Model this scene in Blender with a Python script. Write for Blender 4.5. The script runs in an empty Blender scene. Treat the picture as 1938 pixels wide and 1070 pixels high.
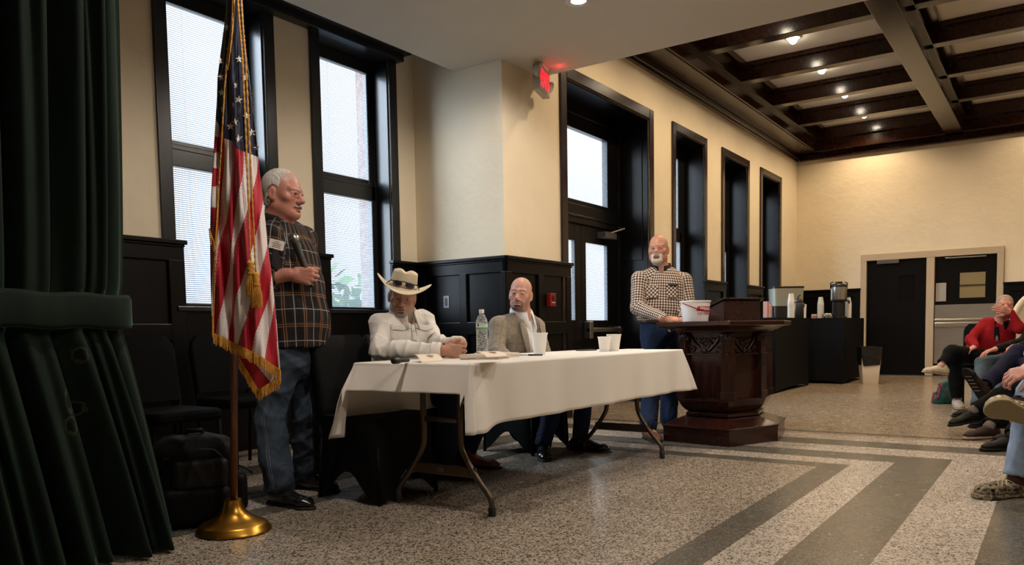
import bpy, bmesh, math, random
import numpy as np
from mathutils import Vector, Matrix

# ------------------------------------------------------------------ scene, camera, world, exposure
S = bpy.context.scene
COL = S.collection
PI = math.pi
random.seed(7)

# camera solved from the photograph's straight lines: X runs along the window wall, Y towards it, Z up
CR = np.array([[0.5710183226675771, -0.8207736963738961, -0.016389463647055146],
               [-0.06327683969166809, -0.024099682152726093, -0.9977049899037151],
               [0.8184950315894055, 0.5707449033157186, -0.06569732568826028]])
CF, CX, CY, CH = 1488.5, 969.0, 727.0, 0.89
camd = bpy.data.cameras.new('camera')
cam = bpy.data.objects.new('camera', camd)
COL.objects.link(cam)
camd.sensor_width = 36.0
camd.lens = 36.0 * CF / 1938.0
camd.shift_y = (CY - 535.0) / 1938.0
camd.clip_start = 0.05
camd.clip_end = 200
_m = Matrix.Identity(4)
for i in range(3):
    _m[i][0] = CR[0][i]
    _m[i][1] = -CR[1][i]
    _m[i][2] = -CR[2][i]
_m[2][3] = CH
cam.matrix_world = _m
S.camera = cam

S.view_settings.view_transform = 'Standard'
S.view_settings.look = 'None'
S.view_settings.exposure = 0.0
S.view_settings.gamma = 1.0
S.view_settings.use_curve_mapping = False
S.cycles.max_bounces = 7
S.cycles.diffuse_bounces = 4
S.cycles.glossy_bounces = 4
S.cycles.transmission_bounces = 6
S.cycles.use_denoising = True
S.cycles.caustics_reflective = False
S.cycles.caustics_refractive = False
S.cycles.sample_clamp_indirect = 6.0

W = bpy.data.worlds.new('overcast_sky')
S.world = W
W.use_nodes = True
SKY_STRENGTH = 2.0
wb = W.node_tree.nodes['Background']
wb.inputs[0].default_value = (0.86, 0.94, 1.0, 1)
wb.inputs[1].default_value = SKY_STRENGTH

WARM = (1.0, 0.74, 0.46)
SOFT = (1.0, 0.88, 0.76)
COFFER_W = 95.0      # power of one recessed coffer lamp
SOFFIT_W = 112.0      # power of one recessed soffit lamp

# bright overcast sky on the window side, falling in through the tall windows
sd_ = bpy.data.lights.new('daylight', 'SUN')
sd_.energy = 23.0
sd_.angle = math.radians(70)
sd_.color = (0.72, 0.86, 1.0)
sun = bpy.data.objects.new('daylight', sd_)
COL.objects.link(sun)
sun.rotation_euler = Vector((0.80, -1.0, -0.60)).to_track_quat('-Z', 'Y').to_euler()


def lamp(loc, power, size=0.05, angle=120, blend=0.6, color=WARM, name='downlight_beam', parent=None):
    d = bpy.data.lights.new(name, 'SPOT')
    d.energy = power
    d.color = color
    d.spot_size = math.radians(angle)
    d.spot_blend = blend
    d.shadow_soft_size = size
    o = bpy.data.objects.new(name, d)
    COL.objects.link(o)
    o.location = loc
    if parent is not None:
        o.parent = parent
    return o


# ------------------------------------------------------------------ reading points off the photograph's rays
def ray(x, y):
    return CR.T @ np.array([(x - CX) / CF, (y - CY) / CF, 1.0])


C0 = np.array([0, 0, CH])


def at(x, y, d):
    return C0 + ray(x, y) * d


def onz(x, y, z=0.0):
    r = ray(x, y)
    return C0 + r * (z - CH) / r[2]


def ony(x, y, Y):
    r = ray(x, y)
    return C0 + r * Y / r[1]


def onx(x, y, X):
    r = ray(x, y)
    return C0 + r * X / r[0]


def depth(p):
    return float((CR @ (np.asarray(p, float) - C0))[2])


VR = CR[0] / np.linalg.norm(CR[0])          # picture-right in the room
VF = CR[2] / np.linalg.norm(CR[2])          # away from the viewer


def unit(v):
    v = np.asarray(v, float)
    return v / np.linalg.norm(v)


# ------------------------------------------------------------------ materials
MATS = {}


def srgb(r, g, b):
    f = lambda c: (c / 12.92 if c <= 0.04045 else ((c + 0.055) / 1.055) ** 2.4)
    return (f(r / 255), f(g / 255), f(b / 255), 1)


def new_mat(name):
    m = bpy.data.materials.new(name)
    m.use_nodes = True
    nt = m.node_tree
    b = nt.nodes['Principled BSDF']
    MATS[name] = m
    return m, nt, b


def N(nt, typ, **kw):
    n = nt.nodes.new(typ)
    for k, v in kw.items():
        setattr(n, k, v)
    return n


def mathn(nt, op, a, b=None, c=None):
    n = nt.nodes.new('ShaderNodeMath')
    n.operation = op
    for i, v in enumerate((a, b, c)):
        if v is None:
            continue
        if isinstance(v, (int, float)):
            n.inputs[i].default_value = v
        else:
            nt.links.new(v, n.inputs[i])
    return n.outputs[0]


def mixc(nt, fac, a, b):
    n = nt.nodes.new('ShaderNodeMix')
    n.data_type = 'RGBA'
    for s, v in ((0, fac), (6, a), (7, b)):
        if isinstance(v, (int, float)):
            n.inputs[s].default_value = v
        elif isinstance(v, tuple):
            n.inputs[s].default_value = v
        else:
            nt.links.new(v, n.inputs[s])
    return n.outputs[2]


def noise(nt, scale, detail=3, coord='Object', stretch=None, rough=0.55):
    tc = nt.nodes.new('ShaderNodeTexCoord')
    src = tc.outputs[coord]
    if stretch:
        mp = nt.nodes.new('ShaderNodeMapping')
        mp.inputs['Scale'].default_value = stretch
        nt.links.new(src, mp.inputs[0])
        src = mp.outputs[0]
    n = nt.nodes.new('ShaderNodeTexNoise')
    n.inputs['Scale'].default_value = scale
    n.inputs['Detail'].default_value = detail
    n.inputs['Roughness'].default_value = rough
    nt.links.new(src, n.inputs['Vector'])
    return n.outputs['Fac']


def ramp(nt, fac, stops, interp='LINEAR'):
    r = nt.nodes.new('ShaderNodeValToRGB')
    r.color_ramp.interpolation = interp
    e = r.color_ramp.elements
    while len(e) < len(stops):
        e.new(0.5)
    for el, (p, c) in zip(e, stops):
        el.position = p
        el.color = c
    nt.links.new(fac, r.inputs[0])
    return r.outputs[0]


def bump(nt, b, h, strength=0.3, dist=0.01):
    bn = nt.nodes.new('ShaderNodeBump')
    bn.inputs['Strength'].default_value = strength
    bn.inputs['Distance'].default_value = dist
    nt.links.new(h, bn.inputs['Height'])
    nt.links.new(bn.outputs[0], b.inputs['Normal'])


def plain(name, col, rough=0.6, metal=0.0, spec=0.5, var=0.0, vscale=8, bmp=0.0, bscale=60, bdist=0.004, sheen=0, stretch=None, coat=0.0):
    m, nt, b = new_mat(name)
    b.inputs['Base Color'].default_value = col
    b.inputs['Roughness'].default_value = rough
    b.inputs['Metallic'].default_value = metal
    b.inputs['Specular IOR Level'].default_value = spec
    if sheen:
        b.inputs['Sheen Weight'].default_value = sheen
        b.inputs['Sheen Roughness'].default_value = 0.5
    if coat:
        b.inputs['Coat Weight'].default_value = coat
        b.inputs['Coat Roughness'].default_value = 0.1
    if var:
        f = noise(nt, vscale, stretch=stretch)
        lo = tuple(max(0, c * (1 - var)) for c in col[:3]) + (1,)
        hi = tuple(min(1, c * (1 + var)) for c in col[:3]) + (1,)
        nt.links.new(ramp(nt, f, [(0.3, lo), (0.7, hi)]), b.inputs['Base Color'])
    if bmp:
        bump(nt, b, noise(nt, bscale, stretch=stretch), bmp, bdist)
    return m


def wood(name, lo, hi, rough=0.3, scale=6, stretch=(1, 1, 12), coat=0.0, spec=0.5):
    m, nt, b = new_mat(name)
    f = noise(nt, scale, 6, stretch=stretch, rough=0.65)
    nt.links.new(ramp(nt, f, [(0.35, lo), (0.65, hi)]), b.inputs['Base Color'])
    b.inputs['Roughness'].default_value = rough
    b.inputs['Specular IOR Level'].default_value = spec
    b.inputs['Coat Weight'].default_value = coat
    bump(nt, b, f, 0.15, 0.003)
    return m


def emit(name, col, strength):
    m, nt, b = new_mat(name)
    b.inputs['Base Color'].default_value = col
    b.inputs['Emission Color'].default_value = col
    b.inputs['Emission Strength'].default_value = strength
    return m


# ------------------------------------------------------------------ mesh collecting
class MB:
    def __init__(s):
        s.v = []
        s.f = []

    def add(s, vs, fs):
        o = len(s.v)
        s.v += [tuple(map(float, p)) for p in vs]
        s.f += [tuple(i + o for i in f) for f in fs]
        return s

    def box(s, x0, x1, y0, y1, z0, z1, M=None):
        vs = [(x, y, z) for z in (z0, z1) for y in (y0, y1) for x in (x0, x1)]
        if M is not None:
            vs = [tuple(M @ Vector(p)) for p in vs]
        return s.add(vs, [(0, 2, 3, 1), (4, 5, 7, 6), (0, 1, 5, 4), (2, 6, 7, 3), (0, 4, 6, 2), (1, 3, 7, 5)])

    def prism(s, poly, z0, z1, M=None):
        n = len(poly)
        vs = [(x, y, z0) for x, y in poly] + [(x, y, z1) for x, y in poly]
        if M is not None:
            vs = [tuple(M @ Vector(p)) for p in vs]
        fs = [tuple(range(n - 1, -1, -1)), tuple(range(n, 2 * n))]
        fs += [(i, (i + 1) % n, n + (i + 1) % n, n + i) for i in range(n)]
        return s.add(vs, fs)

    def rings(s, rings, cap0=True, cap1=True, closed=True):
        n = len(rings[0])
        vs = [p for r in rings for p in r]
        fs = []
        for k in range(len(rings) - 1):
            for i in range(n if closed else n - 1):
                j = (i + 1) % n
                fs.append((k * n + i, k * n + j, (k + 1) * n + j, (k + 1) * n + i))
        if cap0:
            fs.append(tuple(range(n - 1, -1, -1)))
        if cap1:
            b = (len(rings) - 1) * n
            fs.append(tuple(range(b, b + n)))
        return s.add(vs, fs)

    def lathe(s, prof, n=32, c=(0, 0, 0), cap0=True, cap1=True, M=None):
        rs = []
        for r, z in prof:
            ring = [(c[0] + r * math.cos(2 * PI * i / n), c[1] + r * math.sin(2 * PI * i / n), c[2] + z) for i in range(n)]
            if M is not None:
                ring = [tuple(M @ Vector(p)) for p in ring]
            rs.append(ring)
        return s.rings(rs, cap0, cap1)

    def tube(s, path, r, n=10, flat=1.0):
        P = [np.asarray(p, float) for p in path]
        rs = []
        up = None
        for i, p in enumerate(P):
            t = unit(P[min(i + 1, len(P) - 1)] - P[max(i - 1, 0)])
            if up is None:
                up = np.array([0, 0, 1.0]) if abs(t[2]) < 0.9 else np.array([1.0, 0, 0])
            a = unit(np.cross(t, up))
            b = np.cross(a, t)
            up = b
            ri = r[i] if isinstance(r, (list, tuple)) else r
            rs.append([p + a * math.cos(2 * PI * k / n) * ri + b * math.sin(2 * PI * k / n) * ri * flat for k in range(n)])
        return s.rings(rs)

    def ball(s, c, r, n=12, m=8, R=None):
        r = (r, r, r) if isinstance(r, (int, float)) else r
        rs = []
        for k in range(1, m):
            t = PI * k / m
            ring = []
            for i in range(n):
                q = np.array([r[0] * math.sin(t) * math.cos(2 * PI * i / n), r[1] * math.sin(t) * math.sin(2 * PI * i / n), -r[2] * math.cos(t)])
                if R is not None:
                    q = R @ q
                ring.append(np.asarray(c) + q)
            rs.append(ring)
        return s.rings(rs)

    def build(s, name, mat, parent=None, smooth=False, bevel=0.0, seg=2, solid=0.0, sub=0, loc=None):
        me = bpy.data.meshes.new(name)
        me.from_pydata(s.v, [], s.f)
        me.update()
        bm = bmesh.new()
        bm.from_mesh(me)
        bmesh.ops.recalc_face_normals(bm, faces=bm.faces)
        bm.to_mesh(me)
        bm.free()
        return link_mesh(name, me, mat, parent, smooth, bevel, seg, solid, sub, loc)


def link_mesh(name, me, mat, parent=None, smooth=False, bevel=0.0, seg=2, solid=0.0, sub=0, loc=None):
    o = bpy.data.objects.new(name, me)
    COL.objects.link(o)
    if mat is not None:
        me.materials.append(MATS[mat] if isinstance(mat, str) else mat)
    if smooth:
        me.polygons.foreach_set('use_smooth', [True] * len(me.polygons))
        if smooth == 'auto':
            try:
                me.set_sharp_from_angle(angle=math.radians(38))
            except Exception:
                pass
    if solid:
        md = o.modifiers.new('thick', 'SOLIDIFY')
        md.thickness = solid
        md.offset = 0
    if bevel:
        md = o.modifiers.new('edge', 'BEVEL')
        md.width = bevel
        md.segments = seg
        md.limit_method = 'ANGLE'
        md.angle_limit = math.radians(40)
    if sub:
        md = o.modifiers.new('sub', 'SUBSURF')
        md.levels = sub
        md.render_levels = sub
    if loc is not None:
        o.location = loc
    if parent is not None:
        o.parent = parent
    return o


def grid_mesh(P, closed_u=False):
    """(n, m, 3) array of points into verts and quads"""
    P = np.asarray(P, float)
    n, m = P.shape[:2]
    fs = []
    for i in range(n - 1):
        for j in range(m if closed_u else m - 1):
            k = (j + 1) % m
            fs.append((i * m + j, i * m + k, (i + 1) * m + k, (i + 1) * m + j))
    return [tuple(p) for p in P.reshape(-1, 3)], fs


def thing(name, label, cat, loc=(0, 0, 0), rz=0.0, group=None):
    o = bpy.data.objects.new(name, None)
    COL.objects.link(o)
    o.location = loc
    o.rotation_euler = (0, 0, rz)
    o.empty_display_size = 0.1
    return tag(o, label, cat, group)


def tag(o, label, cat, group=None):
    o['label'] = label
    o['category'] = cat
    if group:
        o['group'] = group
    return o


def struct(o):
    o['kind'] = 'structure'
    return o


def dup(root, loc, rz=None, label=None):
    r = root.copy()
    COL.objects.link(r)
    r.location = loc
    if rz is not None:
        r.rotation_euler = (0, 0, rz)
    if label:
        r['label'] = label
    for ch in list(root.children):
        c = ch.copy()
        COL.objects.link(c)
        c.parent = r
        for g in list(ch.children):
            d = g.copy()
            COL.objects.link(d)
            d.parent = c
    return r


def text_mesh(txt, size, depth_=0.0, bold=0.0, shear=0.0, align='CENTER'):
    cu = bpy.data.curves.new('lettering', 'FONT')
    cu.body = txt
    cu.size = size
    cu.extrude = depth_
    cu.offset = bold
    cu.shear = shear
    cu.align_x = align
    cu.align_y = 'CENTER'
    o = bpy.data.objects.new('lettering', cu)
    COL.objects.link(o)
    bpy.context.view_layer.update()
    me = bpy.data.meshes.new_from_object(o.evaluated_get(bpy.context.evaluated_depsgraph_get()))
    bpy.data.objects.remove(o)
    bpy.data.curves.remove(cu)
    return me


def map_mesh(me, fn):
    n = len(me.vertices)
    a = np.empty(n * 3)
    me.vertices.foreach_get('co', a)
    a = fn(a.reshape(-1, 3))
    me.vertices.foreach_set('co', np.asarray(a, np.float64).ravel())
    me.update()
    return me


def wp(o, root):
    """parent a part whose mesh is already in room coordinates"""
    o.parent = root
    l = root.location
    o.matrix_parent_inverse = Matrix.Translation((-l[0], -l[1], -l[2]))
    return o


# ------------------------------------------------------------------ materials of the place
plain('plaster_cream', (0.78, 0.68, 0.51, 1), 0.75, var=0.05, vscale=1.2, bmp=0.5, bscale=5, bdist=0.02)
plain('plaster_pale', (0.66, 0.63, 0.55, 1), 0.8, var=0.03, vscale=1.0, bmp=0.15, bscale=8, bdist=0.01)
plain('ceiling_white', (0.80, 0.76, 0.68, 1), 0.8)
wood('black_wood', (0.0018, 0.0016, 0.0018, 1), (0.0036, 0.003, 0.0032, 1), 0.32, 5, (3, 3, 0.6), spec=0.2)
wood('beam_wood', (0.012, 0.0035, 0.0018, 1), (0.028, 0.0085, 0.004, 1), 0.17, 3, (1, 8, 8), spec=0.35)
wood('trim_wood', (0.014, 0.008, 0.007, 1), (0.03, 0.016, 0.012, 1), 0.22, 4, (2, 2, 2), spec=0.5)
wood('mahogany', (0.012, 0.003, 0.002, 1), (0.036, 0.009, 0.005, 1), 0.24, 5, (6, 6, 0.8), coat=0.12, spec=.4)
wood('mahogany_flat', (0.013, 0.003, 0.002, 1), (0.036, 0.009, 0.005, 1), 0.25, 5, (1.2, 8, 8), coat=0.12, spec=.4)
wood('pole_wood', (0.10, 0.030, 0.012, 1), (0.22, 0.075, 0.030, 1), 0.3, 9, (9, 9, 0.7), coat=0.3)
plain('sash_black', (0.010, 0.010, 0.011, 1), 0.28)
plain('brick_outside', (0.26, 0.18, 0.145, 1), 0.9, var=0.25, vscale=20)
plain('black_plastic', (0.012, 0.012, 0.013, 1), 0.4)
plain('grey_metal', (0.16, 0.155, 0.15, 1), 0.38, 0.8)
plain('steel', (0.55, 0.53, 0.50, 1), 0.28, 1.0, var=0.08, vscale=3, stretch=(1, 1, 30))
plain('chrome', (0.75, 0.74, 0.72, 1), 0.12, 1.0)
plain('door_frame_paint', (0.50, 0.40, 0.28, 1), 0.5, var=0.04, vscale=3)
plain('white_plastic', (0.80, 0.79, 0.76, 1), 0.4)
plain('grey_plastic', (0.36, 0.33, 0.31, 1), 0.5)
plain('foam_white', (0.86, 0.84, 0.80, 1), 0.6)
plain('paper_white', (0.85, 0.82, 0.76, 1), 0.75)
plain('paper_cream', (0.83, 0.72, 0.58, 1), 0.7)
plain('ink', (0.25, 0.10, 0.08, 1), 0.8)
plain('red_alarm', (0.20, 0.005, 0.006, 1), 0.35)
plain('black_fabric', (0.006, 0.006, 0.007, 1), 0.85, spec=0.2, bmp=0.1, bscale=200, bdist=0.002)
plain('black_leather', (0.009, 0.008, 0.008, 1), 0.22, spec=0.6, bmp=0.1, bscale=60, bdist=0.002)
plain('brown_leather', (0.16, 0.055, 0.022, 1), 0.38, var=0.25, vscale=12)
plain('table_metal', (0.10, 0.075, 0.055, 1), 0.35, 0.7)
plain('rubber', (0.008, 0.008, 0.008, 1), 0.6)
plain('brass', (0.56, 0.29, 0.045, 1), 0.30, 1.0, var=0.08, vscale=10)
emit('lamp_glow', (1.0, 0.86, 0.66, 1), 55)
emit('exit_red', (1.0, 0.012, 0.03, 1), 1.6)
emit('kitchen_glow', (0.85, 0.66, 0.34, 1), 0.16)

# blinds: thin white slats that let some daylight through
m, nt, b = new_mat('blind_slat')
b.inputs['Base Color'].default_value = (0.60, 0.64, 0.70, 1)
b.inputs['Roughness'].default_value = 0.45
tl_ = N(nt, 'ShaderNodeBsdfTranslucent')
tl_.inputs[0].default_value = (0.55, 0.62, 0.70, 1)
mx_ = N(nt, 'ShaderNodeMixShader')
mx_.inputs[0].default_value = 0.6
nt.links.new(b.outputs[0], mx_.inputs[1])
nt.links.new(tl_.outputs[0], mx_.inputs[2])
nt.links.new(mx_.outputs[0], nt.nodes['Material Output'].inputs[0])

m, nt, b = new_mat('window_glass')
b.inputs['Base Color'].default_value = (1, 1, 1, 1)
b.inputs['Roughness'].default_value = 0.0
b.inputs['IOR'].default_value = 1.45
mixs = N(nt, 'ShaderNodeMixShader')
tr = N(nt, 'ShaderNodeBsdfTransparent')
gl = N(nt, 'ShaderNodeBsdfGlossy')
gl.inputs['Roughness'].default_value = 0.02
lw = N(nt, 'ShaderNodeLayerWeight')
fr = mathn(nt, 'MULTIPLY_ADD', mathn(nt, 'POWER', lw.outputs['Facing'], 4.0), 0.5, 0.03)
nt.links.new(fr, mixs.inputs[0])
nt.links.new(tr.outputs[0], mixs.inputs[1])
nt.links.new(gl.outputs[0], mixs.inputs[2])
nt.links.new(mixs.outputs[0], nt.nodes['Material Output'].inputs[0])

# terrazzo with its nested border of dark and light bands
m, nt, b = new_mat('terrazzo')
tc = N(nt, 'ShaderNodeTexCoord')
sx = N(nt, 'ShaderNodeSeparateXYZ')
nt.links.new(tc.outputs['Object'], sx.inputs[0])
dy = mathn(nt, 'SUBTRACT', mathn(nt, 'ABSOLUTE', mathn(nt, 'SUBTRACT', sx.outputs[1], 2.24)), 0.975)
dx = mathn(nt, 'SUBTRACT', sx.outputs[0], 5.19)
dd = mathn(nt, 'MAXIMUM', dy, dx)
fac = mathn(nt, 'MULTIPLY_ADD', dd, 0.4, 0.2)
K = lambda d: d * 0.4 + 0.2
BEIGE, LIGHT, DARK, FIELD, PINK = (0.0, 0.0, 0.0, 1), (0.25, 0, 0, 1), (0.5, 0, 0, 1), (0.75, 0, 0, 1), (1, 0, 0, 1)
bands = ramp(nt, fac, [(0.0, BEIGE), (K(0), DARK), (K(.172), LIGHT), (K(.39), DARK), (K(.70), LIGHT), (K(1.02), DARK), (K(1.32), LIGHT),
                       (K(1.60), PINK), (K(1.71), DARK), (K(1.82), FIELD)], 'CONSTANT')
sb = N(nt, 'ShaderNodeSeparateColor')
nt.links.new(bands, sb.inputs[0])
kind = sb.outputs[0]
vor = N(nt, 'ShaderNodeTexVoronoi')
vor.inputs['Scale'].default_value = 150
nt.links.new(tc.outputs['Object'], vor.inputs['Vector'])
sv = N(nt, 'ShaderNodeSeparateColor')
nt.links.new(vor.outputs['Color'], sv.inputs[0])
chip = sv.outputs[0]
vor2 = N(nt, 'ShaderNodeTexVoronoi')
vor2.inputs['Scale'].default_value = 55
nt.links.new(tc.outputs['Object'], vor2.inputs['Vector'])
sv2 = N(nt, 'ShaderNodeSeparateColor')
nt.links.new(vor2.outputs['Color'], sv2.inputs[0])
chip2 = sv2.outputs[1]


def chips(dark, mid, light, d1, l1):
    c = ramp(nt, chip, [(0.0, dark), (d1, mid), (l1, light)], 'CONSTANT')
    big = mathn(nt, 'GREATER_THAN', chip2, 0.955)
    return mixc(nt, big, c, light)


cb = chips((0.045, 0.035, 0.028, 1), (0.25, 0.205, 0.16, 1), (0.47, 0.405, 0.33, 1), 0.22, 0.55)
cl = chips((0.06, 0.05, 0.045, 1), (0.40, 0.34, 0.29, 1), (0.60, 0.54, 0.47, 1), 0.18, 0.5)
cd = chips((0.055, 0.052, 0.045, 1), (0.105, 0.098, 0.083, 1), (0.155, 0.145, 0.12, 1), 0.3, 0.72)
cf = chips((0.07, 0.05, 0.035, 1), (0.28, 0.215, 0.15, 1), (0.43, 0.35, 0.26, 1), 0.25, 0.6)
cp = chips((0.07, 0.05, 0.04, 1), (0.33, 0.23, 0.17, 1), (0.48, 0.36, 0.27, 1), 0.2, 0.6)
c = mixc(nt, mathn(nt, 'GREATER_THAN', kind, 0.12), cb, cl)
c = mixc(nt, mathn(nt, 'GREATER_THAN', kind, 0.37), c, cd)
c = mixc(nt, mathn(nt, 'GREATER_THAN', kind, 0.62), c, cf)
c = mixc(nt, mathn(nt, 'GREATER_THAN', kind, 0.87), c, cp)
cloud = noise(nt, 2.2, 4)
c = mixc(nt, mathn(nt, 'MULTIPLY', cloud, 0.25), c, (0.20, 0.16, 0.12, 1))
nt.links.new(c, b.inputs['Base Color'])
b.inputs['Roughness'].default_value = 0.30
b.inputs['Specular IOR Level'].default_value = 0.35
rr = mathn(nt, 'MULTIPLY_ADD', noise(nt, 9, 4), 0.22, 0.13)
nt.links.new(rr, b.inputs['Roughness'])

# ------------------------------------------------------------------ the room
YA = 5.22      # wall of the alcove with the tall windows
YM = 4.164     # main window wall and pillar face
XP = 5.888     # pillar side
XF = 15.508    # far wall
ZC = 1.585     # top of the wainscot
ZS = 3.33      # underside of the soffit
XS = 6.53      # end of the soffit
ZB, ZP = 4.1, 4.52
YR, XL = -6.0, -3.0

o = struct(MB().box(XL - .2, XF + 3.5, YR - .2, 5.3, -0.1, 0).build('floor', 'terrazzo'))


def wall_holes(mb, a0, a1, z0, z1, holes, put):
    """solid wall between a0..a1 with rectangular openings; put(a0,a1,z0,z1) adds one block"""
    cuts = sorted(holes)
    x = a0
    for (h0, h1, g0, g1) in cuts:
        if h0 > x:
            put(x, h0, z0, z1)
        if g0 > z0:
            put(h0, h1, z0, g0)
        if g1 < z1:
            put(h0, h1, g1, z1)
        x = h1
    if x < a1:
        put(x, a1, z0, z1)


WIN_A = [(3.292, 4.121, 1.08, 3.46), (4.69, 5.531, 1.08, 3.46)]
WIN_M = [(9.74, 10.745, 1.08, 3.46), (11.55, 12.593, 1.08, 3.46), (13.363, 14.361, 1.08, 3.46)]
DOOR_M = (6.99, 8.945, 0.0, 3.44)

mb = MB()
wall_holes(mb, XL, XP + .4, 0, 4.3, WIN_A, lambda a, b_, c_, d: mb.box(a, b_, YA, YA + .24, c_, d))
struct(mb.build('wall_alcove', 'plaster_cream'))
mb = MB()
wall_holes(mb, XL, XP + .4, 0, 4.3, WIN_A, lambda a, b_, c_, d: mb.box(a, b_, YA + .24, YA + .42, c_, d))
struct(mb.build('wall_alcove_brick', 'brick_outside'))
mb = MB()
mb.box(XP, XP + .25, YM, YA, 0, 4.3)
struct(mb.build('wall_pillar', 'plaster_cream'))
mb = MB()
wall_holes(mb, XP + .25, XF + .2, 0, 4.7, [DOOR_M] + WIN_M, lambda a, b_, c_, d: mb.box(a, b_, YM, YM + .5, c_, d))
struct(mb.build('wall_main', 'plaster_cream'))
mb = MB()
wall_holes(mb, YR, YM, 0, 4.7, [(0.79, 3.02, 0, 2.19)], lambda a, b_, c_, d: mb.box(XF, XF + .2, a, b_, c_, d))
struct(mb.build('wall_far', 'plaster_cream'))
struct(MB().box(XL - .2, XF, YR - .2, YR, 0, 4.7).build('wall_right', 'plaster_cream'))
struct(MB().box(XL - .2, XL, YR, 5.8, 0, 4.7).build('wall_rear', 'plaster_cream'))
# a lit kitchen corridor behind the far doors
mb = MB()
mb.box(XF + .2, XF + 3.2, 0.5, 0.6, 0, 2.8)
mb.box(XF + .2, XF + 3.2, 3.3, 3.4, 0, 2.8)
mb.box(XF + 3.1, XF + 3.2, 0.5, 3.4, 0, 2.8)
mb.box(XF + .2, XF + 3.2, 0.5, 3.4, 2.7, 2.8)
struct(mb.build('wall_kitchen', 'plaster_cream'))
# soffit over the near part of the room, and the high ceiling over the alcove
struct(MB().box(XL, XS, YR, 4.705, ZS, ZP + .1).build('ceiling_soffit', 'plaster_pale'))
struct(MB().box(XL, XP + .3, 4.705, YA + .6, 4.2, 4.3).build('ceiling_alcove', 'plaster_pale'))
struct(MB().box(XS, XF + .2, YR, YM + .1, ZP, ZP + .1).build('ceiling', 'ceiling_white'))

# coffer beams
XB = [8.05, 9.495, 10.94, 12.385, 13.83]
mb = MB()
mb.box(XS, XF, 3.75, YM, ZB, ZP)
mb.box(XS, XF, 3.69, 3.76, 4.27, 4.31)
mb.box(XS, XF, 3.60, 3.76, 4.44, ZP)
mb.box(XS, XF, 3.78, 3.80, ZB - .012, ZB)
struct(mb.build('beam_wall', 'beam_wood', bevel=.008))
mb = MB()
mb.box(XS, XF, 4.10, YM, 4.035, ZB)
mb.box(XS, XF, 4.13, YM, 3.995, 4.04)
struct(mb.build('cornice_main', 'beam_wood', bevel=.01))
mb = MB()
mb.box(XF - .10, XF, YR, 4.10, 3.995, ZB)
mb.box(XF - .24, XF, YR, YM, ZB, ZP)
mb.box(XF - .30, XF - .2, YR, 3.75, 4.30, 4.34)
struct(mb.build('beam_far', 'beam_wood', bevel=.008))
for y0, y1 in ((1.41, 1.68), (-1.30, -1.03), (-4.0, -3.73)):
    mb = MB()
    mb.box(XS, XF - .1, y0, y1, ZB, ZP)
    mb.box(XS, XF - .1, y0 - .16, y1 + .16, 4.43, ZP)
    mb.box(XS, XF - .1, y0 - .06, y1 + .06, 4.28, 4.33)
    struct(mb.build('beam_girder', 'beam_wood', bevel=.008))
for xb in XB:
    mb = MB()
    mb.box(xb, xb + .17, YR, 3.76, 4.28, ZP)
    mb.box(xb - .05, xb + .22, YR, 3.76, 4.46, ZP)
    struct(mb.build('beam_cross', 'beam_wood', bevel=.006))

# recessed lamps
lampn = 0
for iy, y in enumerate((2.84, 0.2, -2.4)):
    for ix, x in enumerate((7.4, 8.92, 10.36, 11.81, 13.25, 14.72)):
        t = thing('ceiling_light', 'recessed round lamp between the %s and next dark ceiling beams, %s row' % (
            ('first', 'second', 'third', 'fourth', 'fifth', 'sixth')[ix], ('window side', 'middle', 'far side')[iy]), 'ceiling light', (x, y, ZP - .004), 0, 'recessed ceiling lamps')
        MB().lathe([(.055, -.004), (.095, -.010), (.10, 0), (.055, 0)], 24, cap0=False, cap1=False).build('trim_ring', 'white_plastic', t, smooth=True)
        MB().lathe([(.052, -.002), (.050, -.03), (.040, -.055), (.022, -.07), (.004, -.076)], 20).build('bulb', 'lamp_glow', t, smooth=True)
        lamp((0, 0, -.085), COFFER_W * (1, .55, .45)[iy], .05, 150, .5, parent=t)
for x, y, lb in ((5.22, 2.985, 'recessed lamp in the pale soffit above the white table'), (5.22, .9, 'recessed lamp in the pale soffit above the open floor'),
                 (2.2, 2.2, 'recessed lamp in the pale soffit above the flag'), (2.0, -.6, 'recessed lamp in the pale soffit above the viewer'), (5.22, -1.4, 'recessed lamp in the pale soffit above the seated audience')):
    t = thing('soffit_light', lb, 'ceiling light', (x, y, ZS - .002), 0, 'recessed soffit lamps')
    MB().lathe([(.055, -.004), (.095, -.008), (.10, 0), (.055, 0)], 24, cap0=False, cap1=False).build('trim_ring', 'white_plastic', t, smooth=True)
    MB().lathe([(.056, -.002), (.03, -.003)], 20).build('lens', 'lamp_glow', t)
    lamp((0, 0, -.02), SOFFIT_W, .05, 168, .35, SOFT, parent=t)


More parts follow.
